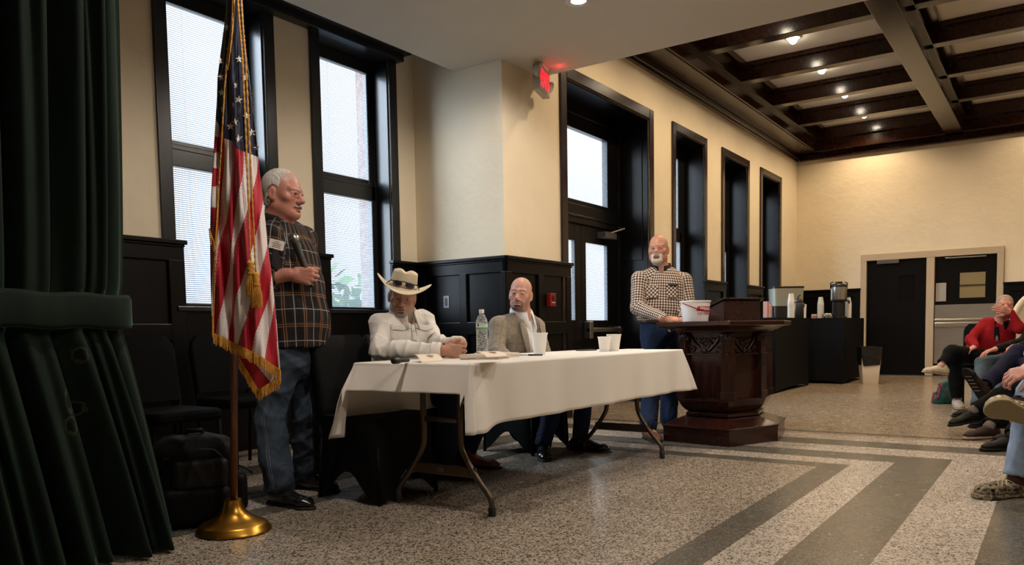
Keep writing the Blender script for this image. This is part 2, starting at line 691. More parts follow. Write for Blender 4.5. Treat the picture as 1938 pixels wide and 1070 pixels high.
# ------------------------------------------------------------------ wainscot: panels, stiles, rails and cap
def wainscot(name, axis, a0, a1, face, side, stiles, z1=ZC, mat='black_wood', rail=0.93):
    """axis 'x': runs along X at Y=face, side=-1 stands out towards -Y. axis 'y': along Y at X=face."""
    def B(mb, p0, p1, d0, d1, z0, z1_):
        lo, hi = sorted((face + side * d0, face + side * d1))
        if axis == 'x':
            mb.box(p0, p1, lo, hi, z0, z1_)
        else:
            mb.box(lo, hi, p0, p1, z0, z1_)
    mb = MB()
    B(mb, a0, a1, 0, .012, 0, z1 - .04)
    struct(mb.build('trim_panel_' + name, mat))
    mb = MB()
    B(mb, a0, a1, .012, .034, z1 - .15, z1 - .035)
    B(mb, a0, a1, .012, .034, rail - .06, rail + .06)
    B(mb, a0, a1, .012, .034, .0, .20)
    for s0, s1 in stiles:
        B(mb, s0, s1, .012, .0355, .19, z1 - .14)
    struct(mb.build('trim_rail_' + name, mat, bevel=.006))
    mb = MB()
    B(mb, a0 - .012, a1 + .012, 0, .062, z1 - .032, z1)
    B(mb, a0, a1, 0, .046, z1 - .05, z1 - .03)
    struct(mb.build('trim_cap_' + name, mat, bevel=.006))


wainscot('alcove_left', 'x', 1.0, 3.345, YA, -1, [(3.22, 3.345), (2.1, 2.22), (1.0, 1.1)])
wainscot('alcove_mid', 'x', 4.10, 4.735, YA, -1, [(4.10, 4.21), (4.62, 4.735)])
wainscot('alcove_right', 'x', 5.50, XP, YA, -1, [(5.50, 5.62), (5.82, XP)])
wainscot('pillar_side', 'y', YM - .034, YA - .03, XP, -1, [(YM - .034, 4.19), (4.585, 4.67), (5.1, 5.19)])
wainscot('pillar_face', 'x', XP - .034, 7.02, YM, -1, [(XP - .034, 5.95), (6.40, 6.50), (6.92, 7.02)])
wainscot('main_a', 'x', 8.93, 9.76, YM, -1, [(8.93, 9.03), (9.65, 9.76)])
wainscot('main_b', 'x', 10.73, 11.57, YM, -1, [(10.73, 10.83), (11.46, 11.57)])
wainscot('main_c', 'x', 12.57, 13.38, YM, -1, [(12.57, 12.67), (13.28, 13.38)])
wainscot('main_d', 'x', 14.34, XF, YM, -1, [(14.34, 14.45), (15.3, 15.47)])
wainscot('far_left', 'y', 3.02, YM - .03, XF, -1, [(3.02, 3.12), (4.0, 4.12)])
wainscot('far_right', 'y', YR, 0.79, XF, -1, [(.69, .79), (-.4, -.3), (-1.6, -1.5)])
mb = MB()
for a0, a1 in [(3.345, 4.10), (4.735, 5.50)]:
    mb.box(a0, a1, YA - .02, YA, 0, 1.08)
struct(mb.build('trim_under_alcove_windows', 'black_wood'))
mb = MB()
for a0, a1 in [(9.76, 10.73), (11.57, 12.57), (13.38, 14.34)]:
    mb.box(a0, a1, YM - .02, YM, 0, 1.08)
struct(mb.build('trim_under_main_windows', 'black_wood'))
# long boxed head rail above the alcove windows
mb = MB()
mb.box(1.0, 5.70, YA - .16, YA, 3.50, 3.575)
mb.box(1.0, 5.66, YA - .10, YA, 3.44, 3.505)
struct(mb.build('trim_head_rail', 'sash_black', bevel=.006))


def casing(name, x0, x1, face, z0, z1, w=.10, mat='trim_wood', head=True, dz=0.025):
    mb = MB()
    mb.box(x0 - w, x0, face - dz, face, z0, z1 + w)
    mb.box(x1, x1 + w, face - dz, face, z0, z1 + w)
    if head:
        mb.box(x0, x1, face - dz, face, z1, z1 + w)
    return mb


def window(n, x0, x1, face, yg, z0, z1, gx0, gx1, gz, tmat, slatp=.0155):
    """double-hung window: casing on the wall, jambs, two sashes with glass, and a blind behind each pane"""
    t = struct(bpy.data.objects.new('window_%d' % n, None))
    COL.objects.link(t)
    t.location = (x0, face, z0)
    wp(casing('casing', x0, x1, face, ZC, z1, tmat and .10).build('casing', tmat, bevel=.006), t)
    mb = MB()
    d = yg + .07
    mb.box(x0, x0 + .015, face, d, z0, z1)
    mb.box(x1 - .015, x1, face, d, z0, z1)
    mb.box(x0, x1, face, d, z1 - .015, z1)
    wp(mb.build('jamb', tmat if tmat == 'sash_black' else 'black_wood'), t)
    wp(MB().box(x0 - .02, x1 + .02, face - .045, d, z0, z0 + .035).build('sill', 'sash_black', bevel=.005), t)
    mb = MB()
    (l0, l1), (u0, u1) = gz
    # stiles, rails; the upper sash sits a little further out
    mb.box(x0 + .015, gx0, yg - .03, yg + .03, z0 + .03, u0 - .06)
    mb.box(gx1, gx1 + .055, yg - .03, yg + .03, z0 + .03, u0 - .06)
    mb.box(gx0, gx1, yg - .03, yg + .03, z0 + .03, l0)
    mb.box(x0 + .015, gx1 + .055, yg - .03, yg + .03, l1, u0 - .06)
    wp(mb.build('lower_sash', 'sash_black', bevel=.006), t)
    mb = MB()
    mb.box(x0 + .015, gx0, yg, yg + .05, u0 - .09, z1 - .015)
    mb.box(gx1, gx1 + .055, yg, yg + .05, u0 - .09, z1 - .015)
    mb.box(gx0, gx1, yg, yg + .05, u0 - .09, u0)
    mb.box(gx0, gx1, yg, yg + .05, u1, z1 - .015)
    mb.box(gx0, gx1, yg - .035, yg, u0 - .075, u0 - .035)
    wp(mb.build('upper_sash', 'sash_black', bevel=.006), t)
    mb = MB()
    mb.box(gx1 + .055, x1 - .015, yg - .012, yg + .06, z0 + .03, z1 - .015)
    wp(mb.build('frame_stop', 'sash_black'), t)
    for (a, c_, yy) in ((l0, l1, yg), (u0, u1, yg + .025)):
        wp(MB().box(gx0, gx1, yy - .003, yy + .003, a, c_).build('pane', 'window_glass'), t)
        mb = MB()
        k = int((c_ - a) / slatp)
        for i in range(k + 1):
            z = a + i * slatp + .004
            s_, r_ = .0064, .0046
            mb.add([(gx0 + .004, yy - .03 - s_, z - r_), (gx1 - .004, yy - .03 - s_, z - r_), (gx1 - .004, yy - .03 + s_, z + r_), (gx0 + .004, yy - .03 + s_, z + r_),
                    (gx0 + .004, yy - .03 - s_, z - r_ - .0012), (gx1 - .004, yy - .03 - s_, z - r_ - .0012), (gx1 - .004, yy - .03 + s_, z + r_ - .0012), (gx0 + .004, yy - .03 + s_, z + r_ - .0012)],
                   [(0, 1, 2, 3), (7, 6, 5, 4), (0, 4, 5, 1), (2, 6, 7, 3)])
        for fx in (.22, .78):
            x = gx0 + (gx1 - gx0) * fx
            mb.box(x - .001, x + .001, yy - .040, yy - .039, a, c_)
        wp(mb.build('blind', 'blind_slat'), t)
    return t


window(1, 3.292, 4.121, YA, 5.40, 1.08, 3.46, 3.39, 4.02, ((1.145, 2.150), (2.345, 3.335)), 'sash_black')
window(2, 4.69, 5.531, YA, 5.40, 1.08, 3.46, 4.80, 5.435, ((1.145, 2.150), (2.345, 3.335)), 'sash_black')
for i, (a, b_, c_, d) in enumerate(WIN_M):
    window(3 + i, a, b_, YM, 4.45, c_, d, a + .12, b_ - .22, ((1.20, 2.11), (2.31, 3.27)), 'trim_wood')

# ------------------------------------------------------------------ the side exit door in its deep panelled opening
t = struct(bpy.data.objects.new('door_1', None))
COL.objects.link(t)
t.location = (7.97, 4.55, 0)
x0, x1, _, z1 = DOOR_M
mb = casing('c', x0, x1, YM, 0, z1, .12)
wp(mb.build('casing', 'trim_wood', bevel=.008), t)
mb = MB()
mb.box(x0, x0 + .02, YM, 4.64, 0, z1)
mb.box(x1 - .02, x1, YM, 4.64, 0, z1)
mb.box(x0, x1, YM, 4.64, z1 - .02, z1)
for za, zb in ((.2, 1.5), (1.75, 3.2)):
    mb.box(x1 - .032, x1 - .018, YM + .07, 4.50, za, zb)
wp(mb.build('jamb', 'black_wood', bevel=.004), t)
mb = MB()
mb.box(x0, 7.10, 4.52, 4.62, 0, z1)
mb.box(8.86, x1, 4.52, 4.62, 0, z1)
mb.box(7.10, 8.86, 4.50, 4.63, 2.105, 2.32)
mb.box(7.10, 8.86, 4.49, 4.52, 2.17, 2.20)
mb.box(7.10, 7.3, 4.53, 4.61, 2.32, z1)
mb.box(8.585, 8.86, 4.53, 4.61, 2.32, z1)
mb.box(7.3, 8.585, 4.53, 4.61, 2.32, 2.375)
mb.box(7.3, 8.585, 4.53, 4.61, 3.165, z1)
mb.box(7.1, 8.86, 4.49, 4.53, 3.30, 3.33)
wp(mb.build('frame', 'black_wood', bevel=.006), t)
wp(MB().box(7.3, 8.585, 4.555, 4.561, 2.375, 3.165).build('transom_pane', 'window_glass'), t)


def blind_mb(gx0, gx1, yy, a, c_, p=.0165):
    mb = MB()
    for i in range(int((c_ - a) / p) + 1):
        z = a + i * p + .004
        mb.add([(gx0, yy - .0068, z - .0048), (gx1, yy - .0068, z - .0048), (gx1, yy + .0068, z + .0048), (gx0, yy + .0068, z + .0048),
                (gx0, yy - .0068, z - .0060), (gx1, yy - .0068, z - .0060), (gx1, yy + .0068, z + .0036), (gx0, yy + .0068, z + .0036)],
               [(0, 1, 2, 3), (7, 6, 5, 4), (0, 4, 5, 1), (2, 6, 7, 3)])
    return mb


wp(blind_mb(7.305, 8.58, 4.535, 2.375, 3.165).build('transom_blind', 'blind_slat'), t)


def leaf(xa, xb, gx0, gx1, nm):
    mb = MB()
    ga, gb = 1.015, 1.915
    mb.box(xa, gx0, 4.54, 4.59, .01, 2.11)
    mb.box(gx1, xb, 4.54, 4.59, .01, 2.11)
    mb.box(gx0, gx1, 4.54, 4.59, .01, ga)
    mb.box(gx0, gx1, 4.54, 4.59, gb, 2.11)
    return mb.build(nm, 'black_wood', bevel=.005)


wp(leaf(7.94, 8.85, 8.055, 8.58, 'door_leaf'), t)
wp(leaf(7.11, 7.935, 7.25, 7.80, 'door_leaf'), t)
wp(MB().box(8.055, 8.58, 4.562, 4.567, 1.015, 1.915).build('door_pane', 'window_glass'), t)
wp(MB().box(7.25, 7.80, 4.562, 4.567, 1.015, 1.915).build('door_pane', 'window_glass'), t)
wp(blind_mb(8.06, 8.575, 4.545, 1.02, 1.915).build('door_blind', 'blind_slat'), t)
wp(blind_mb(7.255, 7.795, 4.545, 1.02, 1.915).build('door_blind', 'blind_slat'), t)
mb = MB()
mb.box(7.98, 8.80, 4.455, 4.50, .875, .925)
mb.box(7.98, 8.06, 4.45, 4.54, .80, 1.0)
mb.box(8.74, 8.80, 4.46, 4.54, .86, .94)
wp(mb.build('push_bar', 'steel', bevel=.008), t)
mb = MB()
mb.box(8.33, 8.62, 4.43, 4.54, 1.985, 2.06)
mb.tube([(8.52, 4.47, 2.055), (8.72, 4.38, 2.12), (8.80, 4.50, 2.15)], .012, 8)
wp(mb.build('door_closer', 'grey_metal', bevel=.01), t)

plain('pane_dark', (0.003, 0.003, 0.004, 1), 0.15)
# ------------------------------------------------------------------ the pair of far doors to the kitchen
t = struct(bpy.data.objects.new('door_2', None))
COL.objects.link(t)
t.location = (XF, 1.9, 0)
mb = MB()
a, b_ = .825, 2.985
mb.box(XF - .03, XF + .14, a - .03, a + .07, 0, 2.155)
mb.box(XF - .03, XF + .14, b_ - .07, b_ + .03, 0, 2.155)
mb.box(XF - .028, XF + .13, 1.82, 1.945, 0, 2.10)
mb.box(XF - .032, XF + .142, a - .032, b_ + .032, 2.07, 2.187)
wp(mb.build('door_frame', 'door_frame_paint', bevel=.006), t)


def far_leaf(y0, y1, w0, w1, nm):
    mb = MB()
    mb.box(XF + .03, XF + .075, y0, w0, .01, 2.07)
    mb.box(XF + .03, XF + .075, w1, y1, .01, 2.07)
    mb.box(XF + .03, XF + .075, w0, w1, .01, 1.35)
    mb.box(XF + .03, XF + .075, w0, w1, 1.78, 2.07)
    return mb.build(nm, 'black_wood')


wp(far_leaf(1.95, 2.91, 2.12, 2.38, 'door_leaf'), t)
wp(far_leaf(.90, 1.815, 1.06, 1.44, 'door_leaf'), t)
wp(MB().box(XF + .05, XF + .055, 2.12, 2.38, 1.35, 1.78).build('door_pane', 'pane_dark'), t)
wp(MB().box(XF + .05, XF + .055, 1.06, 1.44, 1.35, 1.78).build('door_pane', 'window_glass'), t)
mb = MB()
mb.box(XF + .018, XF + .031, .90, 1.81, .22, 1.24)
wp(mb.build('kick_plate', 'steel', bevel=.002), t)
mb = MB()
mb.box(XF - .05, XF + .02, .93, 1.80, .86, .94)
mb.box(XF - .03, XF + .02, .91, 1.81, .96, 1.00)
wp(mb.build('push_bar', 'steel', bevel=.015), t)
wp(MB().box(XF - .03, XF + .03, 2.38, 2.74, 2.0, 2.075).build('door_closer', 'grey_metal', bevel=.008), t)
wp(MB().box(XF - .02, XF + .03, 1.05, 1.66, 2.03, 2.055).build('closer_arm', 'steel', bevel=.005), t)
wp(MB().box(XF + .022, XF + .03, 1.64, 1.80, 1.30, 1.62).build('door_plate', 'grey_plastic', bevel=.002), t)
wp(MB().box(XF - .06, XF + .2, a, b_, 0, .012).build('threshold', 'grey_metal'), t)
# kitchen shelves seen through the far door's window
t = thing('kitchen_rack', 'shelving rack in the lit kitchen behind the far right door window', 'rack', (XF + 2.0, 1.2, 0))
mb = MB()
for y in (.8, 1.7):
    mb.box(-.02, .02, y - 1.22, y - 1.18, 0, 1.9)
mb.build('upright', 'steel', t)
for z in (.9, 1.3, 1.62):
    MB().box(-.25, .25, -.45, .55, z, z + .03).build('shelf', 'steel', t)
mb = MB()
mb.box(XF + 1.2, XF + 1.5, .8, 2.2, 2.66, 2.695)
o = tag(mb.build('kitchen_light', 'kitchen_glow'), 'flat kitchen ceiling light behind the far doors', 'ceiling light')
lk = bpy.data.lights.new('kitchen_lamp', 'AREA')
lk.energy = 14
lk.color = (1, .82, .5)
lk.size = 1.0
lo = bpy.data.objects.new('kitchen_lamp', lk)
COL.objects.link(lo)
lo.location = (XF + 1.4, 1.5, 2.6)

# green trees outside the alcove windows
m, nt, b = new_mat('tree_leaves')
b.inputs['Base Color'].default_value = (0.10, 0.20, 0.05, 1)
b.inputs['Roughness'].default_value = 0.8
rng = random.Random(3)
for i, (tx, ty, tz, tr_) in enumerate(((8.6, 9.2, .9, 1.15), (6.3, 12.5, .3, 1.6))):
    t = thing('tree', ('leafy green tree outside the second tall window', 'farther leafy tree outside between the tall windows')[i], 'tree', (tx, ty, -.6))
    MB().tube([(0, 0, -1.5), (0, 0, tz)], [.14, .09], 8).build('trunk', 'brown_leather', t)
    mb = MB()
    for k in range(420):
        d = unit([rng.gauss(0, 1) for _ in range(3)]) * tr_ * (rng.random() ** .4)
        p = np.array([0, 0, tz + .6]) + d
        u = unit([rng.gauss(0, 1) for _ in range(3)])
        w_ = unit(np.cross(u, [rng.gauss(0, 1) for _ in range(3)]))
        s_ = .16
        mb.add([p - u * s_, p + w_ * s_ * .5, p + u * s_, p - w_ * s_ * .5], [(0, 1, 2, 3)])
    o = mb.build('crown', 'tree_leaves', t)
    o['kind'] = 'stuff'

# ------------------------------------------------------------------ the green velvet curtain with its tie-back
m, nt, b = new_mat('green_velvet')
f = noise(nt, 3.0, 4, stretch=(4, 4, .7))
base = ramp(nt, f, [(0.3, (0.006, 0.013, 0.0095, 1)), (0.7, (0.011, 0.022, 0.015, 1))])
tc = N(nt, 'ShaderNodeTexCoord')


def blob(cx, cz, rx, rz):
    mp = N(nt, 'ShaderNodeMapping')
    mp.inputs['Location'].default_value = (-cx / rx, 0, -cz / rz)
    mp.inputs['Scale'].default_value = (1 / rx, 0, 1 / rz)
    nt.links.new(tc.outputs['Object'], mp.inputs[0])
    nz = N(nt, 'ShaderNodeTexNoise')
    nz.inputs['Scale'].default_value = 2.2
    nt.links.new(mp.outputs[0], nz.inputs['Vector'])
    ln = N(nt, 'ShaderNodeVectorMath')
    ln.operation = 'LENGTH'
    nt.links.new(mp.outputs[0], ln.inputs[0])
    return mathn(nt, 'ADD', ln.outputs['Value'], mathn(nt, 'MULTIPLY_ADD', nz.outputs['Fac'], 1.0, -0.5))


for (cx_, cz_, rx_, rz_) in ((1.50, .655, .012, .045), (1.54, .62, .028, .028), (1.50, .56, .018, .035), (1.555, .83, .02, .03)):
    d = blob(cx_, cz_, rx_, rz_)
    ring = mathn(nt, 'MULTIPLY', mathn(nt, 'GREATER_THAN', d, 0.75), mathn(nt, 'LESS_THAN', d, 1.1))
    base = mixc(nt, mathn(nt, 'MULTIPLY', ring, .4), base, (0.09, 0.10, 0.06, 1))
    base = mixc(nt, mathn(nt, 'MULTIPLY', mathn(nt, 'LESS_THAN', d, 0.75), .6), base, (0.006, 0.008, 0.005, 1))
nt.links.new(base, b.inputs['Base Color'])
b.inputs['Roughness'].default_value = 0.8
b.inputs['Specular IOR Level'].default_value = 0.15
b.inputs['Sheen Weight'].default_value = 0.3
b.inputs['Sheen Roughness'].default_value = 0.3
b.inputs['Sheen Tint'].default_value = (0.35, 0.55, 0.45, 1)
bump(nt, b, noise(nt, 150, 2), 0.2, 0.002)

curt = thing('curtain', 'floor length dark green velvet curtain gathered by a tie band at the left edge', 'curtain', (1.3, 3.2, 0))
nu, nz = 420, 90
U = np.linspace(0, 1, nu)
rngc = np.random.RandomState(5)
# irregular pleats: cumulative phase
ph = np.cumsum(0.6 + 0.9 * rngc.rand(nu // 14 + 2))
ph = np.interp(U, np.linspace(0, 1, len(ph)), ph)
ph = (ph - ph[0]) / (ph[-1] - ph[0])
P = np.zeros((nz, nu, 3))
for j in range(nz):
    z = 3.32 * (1 - j / (nz - 1)) ** 1.0 + 0.015
    if z > 1.07:
        k = min(1, (z - 1.07) / 1.2)
        xr = 1.815 + .055 * k ** .5
        xl = .30
        amp = .040 + .025 * k
        yo = 0
    elif z > .93:
        xr, xl, amp, yo = 1.815, .30, .030, 0
    else:
        k = (.93 - z) / .93
        xr = 1.815 + .175 * k ** .9
        xl = .25
        amp = .030 + .055 * k ** .7
        yo = -.10 * k ** .8
    x = xl + (xr - xl) * U
    w = .9 - 1.8 * np.abs(np.sin(PI * 12.5 * ph + .25 * np.sin(z * 1.1))) ** .62 + .40 * np.sin(2 * PI * 21 * ph + 1.3 + z * .5) + .45 * np.sin(2 * PI * 3.1 * U + z * .5)
    edge = np.exp(-((1 - U) / .05) ** 2)
    y = 3.2 + yo * (1 - edge * .6) + amp * w * (1 - .4 * edge) + edge * .10
    if z < .93:
        y += (np.sin(2 * PI * 2.2 * U + .7)) * .03 * k
    P[j, :, 0] = x
    P[j, :, 1] = y
    P[j, :, 2] = z
v, fcs = grid_mesh(P)
wp(MB().add(v, fcs).build('drape', 'green_velvet', smooth=True, solid=.006), curt)
# tie band
nb = 60
rows = []
for zc in (1.075, 1.065, 1.06, .955, .95, .94):
    row = []
    off = {1.075: .0, 1.065: .012, 1.06: .014, .955: .014, .95: .012, .94: 0}[zc]
    for i in range(nb):
        u = i / (nb - 1)
        x = .32 + 1.52 * u
        y = 3.2 - .055 - off + .13 * max(0, (u - .90) / .10) ** 2
        row.append((x, y, zc + .035 * (1 - u) ** 2 - .01 * u + .004 * math.sin(u * 40)))
    rows.append(row)
v, fcs = grid_mesh(rows)
wp(MB().add(v, fcs).build('tie_band', 'green_velvet', smooth=True, solid=.008), curt)

# ------------------------------------------------------------------ flag pole and flag
pb = onz(443, 1006)
t = thing('flagpole', 'wooden flagpole in a round brass floor stand between curtain and standing man', 'flagpole', (pb[0], pb[1], 0))
MB().lathe([(.160, 0), (.167, .006), (.165, .014), (.155, .022), (.150, .034), (.143, .040), (.105, .056), (.075, .075), (.057, .095), (.047, .118), (.041, .14), (.0405, .148),
            (.036, .150), (.024, .150)], 64).build('stand', 'brass', t, smooth='auto')
pt_ = (at(443, -60, depth((pb[0], pb[1], 1.2)) - .02) - np.array([pb[0], pb[1], 0]))
pt_ = pt_ / pt_[2]
MB().tube([pt_ * .10, pt_ * 2.9], .0165, 20).build('pole', 'pole_wood', t, smooth=True)
mb = MB()
mb.lathe([(.016, 0), (.03, .02), (.016, .04), (.035, .08), (.03, .12), (.004, .22)], 16, tuple(pt_ * 2.9))
mb.build('finial', 'brass', t, smooth=True)
PD = depth((pb[0], pb[1], 1.2))

plain('flag_gold', (0.62, 0.30, 0.035, 1), 0.55, var=0.3, vscale=90)
plain('flag_star', (0.75, 0.72, 0.68, 1), 0.6)
m, nt, b = new_mat('flag_satin')
av = N(nt, 'ShaderNodeAttribute')
av.attribute_name = 'stripe'
sp = N(nt, 'ShaderNodeSeparateXYZ')
nt.links.new(av.outputs['Vector'], sp.inputs[0])
sfl = mathn(nt, 'FLOOR', sp.outputs[0])
odd = mathn(nt, 'ABSOLUTE', mathn(nt, 'MODULO', sfl, 2.0))
red = (0.46, 0.010, 0.030, 1)
white = (0.76, 0.70, 0.70, 1)
c = mixc(nt, mathn(nt, 'GREATER_THAN', odd, .5), white, red)
# stitched seams along one edge of each white stripe
fr_ = mathn(nt, 'FRACT', sp.outputs[0])
wv = mathn(nt, 'GREATER_THAN', mathn(nt, 'SINE', mathn(nt, 'MULTIPLY', sp.outputs[2], 900.0)), 0.1)
seam = mathn(nt, 'MULTIPLY', mathn(nt, 'LESS_THAN', mathn(nt, 'ABSOLUTE', mathn(nt, 'SUBTRACT', fr_, .10)), .05), wv)
c = mixc(nt, mathn(nt, 'MULTIPLY', seam, .45), c, (0.42, 0.22, 0.22, 1))
c = mixc(nt, mathn(nt, 'GREATER_THAN', sp.outputs[1], 0.0), c, (0.008, 0.011, 0.040, 1))
nt.links.new(c, b.inputs['Base Color'])
b.inputs['Roughness'].default_value = 0.48
b.inputs['Sheen Weight'].default_value = 0.08
b.inputs['Specular IOR Level'].default_value = 0.4
bump(nt, b, noise(nt, 6, 4, stretch=(1, 1, .5)), 0.35, 0.02)

FY = np.array([-40, 0, 45, 98, 146, 196, 224, 280, 294, 330, 380, 434, 480, 540, 607, 649, 656])
FL = np.array([431, 429, 425, 418, 412, 410, 408, 405, 404, 402, 399, 398, 398, 399, 401, 403, 403])
FR_Y = np.array([-40, 0, 70, 140, 219, 297, 313, 400, 467, 537, 607, 660, 700])
FR_X = np.array([458, 459, 462, 471, 480, 489, 490, 500, 507, 516, 523, 527, 530])
BY = np.array([-400, 50, 100, 200, 300, 400, 500, 600, 700, 750, 800, 850, 900])
BX = np.array([[52, 76, 104, 152, 212, 240, 260, 280, 300, 320]] * 2 + [
    [50, 72, 104, 150, 207, 238, 258, 278, 298, 318], [45, 60, 98, 128, 182, 233, 255, 275, 295, 315], [42, 55, 84, 112, 152, 216, 244, 268, 290, 310],
    [30, 38, 47, 104, 113, 188, 248, 275, 295, 312], [20, 28, 36, 98, 109, 160, 222, 266, 290, 308], [10, 20, 28, 75, 110, 121, 190, 258, 278, 300],
    [5, 12, 22, 48, 103, 112, 160, 220, 268, 284], [4, 10, 20, 40, 92, 115, 142, 200, 255, 286], [0, 8, 16, 30, 88, 113, 127, 190, 245, 289],
    [0, 6, 12, 24, 80, 108, 120, 182, 238, 291], [0, 5, 10, 20, 76, 100, 112, 172, 228, 295]], float)


def flag_bottom(x):
    return np.interp(x, [403, 451, 476, 500, 530], [632, 655, 667, 681, 702])


def flag_depth(px, py):
    xl = np.interp(py, FY, FL)
    xr = np.interp(py, FR_Y, FR_X)
    u = (px - xl) / (xr - xl)
    k = np.clip((py + 60) / 500, .25, 1)
    d = .032 * np.sin(2 * PI * (1.45 * u + .12 - py / 2600)) + .016 * np.sin(2 * PI * (3.7 * u - py / 520 + .3)) + .006 * np.sin(2 * PI * (7.3 * u + py / 210))
    return PD - .085 + k * d - .01 * np.sin(PI * np.clip(u, 0, 1))


def stripe_at(px, py):
    X, Y = (px - 390) * 2.14, (py - 280) * 2.14
    bs = np.array([np.interp(Y, BY, BX[:, k]) for k in range(10)])
    bs = np.maximum.accumulate(bs + np.arange(10) * .01)
    if X < bs[0]:
        return X / 50.0 * .9 if X < 45 else .95
    k = int(np.searchsorted(bs, X)) - 1
    if k >= 9:
        return 10.5
    return k + 1 + (X - bs[k]) / max(bs[k + 1] - bs[k], 1e-3)


fx0, fy0 = at(443, 300, PD - .085)[:2]
flag = thing('flag', 'stars and stripes flag with gold fringe hanging in folds on the wooden flagpole', 'flag', (fx0, fy0, 1.2))
nr, ncx = 190, 90
verts, attr = [], []
tops = -40
for i in range(nr):
    vrow = i / (nr - 1)
    for j in range(ncx):
        u = j / (ncx - 1)
        # rows end on the slanting bottom hem
        y = tops
        for _ in range(3):
            xl = np.interp(y, FY, FL)
            xr = np.interp(y, FR_Y, FR_X)
            x = xl + (xr - xl) * u
            y = tops + (flag_bottom(x) - tops) * vrow
        xl = np.interp(y, FY, FL)
        xr = np.interp(y, FR_Y, FR_X)
        x = xl + (xr - xl) * u
        dd_ = flag_depth(x, y)
        e = abs(2 * u - 1)
        verts.append(at(x, y, dd_ + .03 * e ** 6))
        X5 = np.interp(x, [405, 408, 424, 442, 446, 490], [218, 224, 262, 268, 281, 298])
        canton = X5 - y
        s_ = stripe_at(x, y)
        if s_ < 1 and canton < 0:
            s_ = np.interp(y, [224, 258, 259, 288, 289, 318, 319, 352, 353, 392, 393, 436, 437, 700], [.2, .8, 1.2, 1.8, .2, .8, 1.2, 1.8, .2, .8, 1.2, 1.8, 1.2, 1.8])
        attr.append((s_, canton, y / 1000.0))
fcs = [(i * ncx + j, i * ncx + j + 1, (i + 1) * ncx + j + 1, (i + 1) * ncx + j) for i in range(nr - 1) for j in range(ncx - 1)]
me = bpy.data.meshes.new('cloth')
me.from_pydata([tuple(p) for p in verts], [], fcs)
a_ = me.attributes.new('stripe', 'FLOAT_VECTOR', 'POINT')
a_.data.foreach_set('vector', np.array(attr, np.float32).ravel())
wp(link_mesh('cloth', me, 'flag_satin', smooth=True, solid=.002), flag)
# the corner that hangs below the hem
A, B_, C_, = (449, 655), (490, 745), (531, 716)
verts, attr = [], []
n = 30
for i in range(n):
    for j in range(n):
        v_, u = i / (n - 1), j / (n - 1)
        top = np.array([449 + (531 - 449) * u, 645 + (700 - 645) * u])
        bot = np.array([np.interp(u, [0, .5, 1], [452, 489, 528]), np.interp(u, [0, .5, 1], [676, 738, 714])])
        p = top + (bot - top) * v_
        verts.append(at(p[0], p[1], PD - .035 + .012 * math.sin(u * 9 + v_ * 2)))
        X, Y = (p[0] - 390) * 2.14, (p[1] - 280) * 2.14
        d1 = (X - 215) * .8 - (Y - 895) * .62
        attr.append((1.5 if d1 < 0 else (2.02 if d1 < 12 else (2.5 if d1 < 55 else 3.5)), -1, Y / 1000))
fcs = [(i * n + j, i * n + j + 1, (i + 1) * n + j + 1, (i + 1) * n + j) for i in range(n - 1) for j in range(n - 1)]
me = bpy.data.meshes.new('hanging_corner')
me.from_pydata([tuple(p) for p in verts], [], fcs)
a_ = me.attributes.new('stripe', 'FLOAT_VECTOR', 'POINT')
a_.data.foreach_set('vector', np.array(attr, np.float32).ravel())
wp(link_mesh('hanging_corner', me, 'flag_satin', smooth=True, solid=.002), flag)
# stars
mb = MB()
rs = random.Random(4)
for (sx_, sy_, w_) in ((138, 185, .6), (97, 410, .5), (222, 400, 1), (270, 520, 1), (100, 520, .85), (105, 625, .85), (298, 635, .75), (220, 672, 1), (201, 575, .5), (195, 825, .8),
                       (165, 853, 1), (275, 785, 1), (310, 895, 1), (222, 935, 1), (340, 1000, .8), (183, 708, .35), (112, 738, .5), (250, 255, .6), (315, 745, .4), (150, 330, .5)):
    px, py = 390 + sx_ / 3.567, sy_ / 3.567
    rot = rs.uniform(-.25, .25)
    pts = []
    for k in range(10):
        r_ = 8.0 if k % 2 == 0 else 3.3
        a = -PI / 2 + k * PI / 5 + rot
        qx, qy = px + math.cos(a) * r_ * w_, py + math.sin(a) * r_
        pts.append(at(qx, qy, flag_depth(qx, qy) - .0035))
    cpt = at(px, py, flag_depth(px, py) - .0036)
    wp(MB().add([cpt] + pts, [(0, 1 + k, 1 + (k + 1) % 10) for k in range(10)]).build('star', 'flag_star'), flag)


def fringe(mb, path, length, width=.0032, dirpx=(0, 1), step=2.2, doff=-.006, rngf=random.Random(11)):
    """short gold strands hanging from a pixel polyline that lies on the flag"""
    P_ = np.array(path, float)
    seg = np.hypot(*np.diff(P_, axis=0).T)
    tot = seg.sum()
    n_ = int(tot / step)
    cum = np.concatenate([[0], np.cumsum(seg)])
    for k in range(n_):
        s_ = (k + .5) / n_ * tot
        x = np.interp(s_, cum, P_[:, 0])
        y = np.interp(s_, cum, P_[:, 1])
        L = length * rngf.uniform(.85, 1.1)
        x2, y2 = x + dirpx[0] * L + rngf.uniform(-1.2, 1.2), y + dirpx[1] * L
        d0 = flag_depth(min(max(x, 396), 532), y) + doff
        a, b2 = at(x, y, d0), at(x2, y2, d0 + rngf.uniform(-.006, .004))
        m_ = (a + b2) / 2 + np.array([0, 0, 0])
        mb.tube([a, m_, b2], [width, width * .8, width * .6], 5)


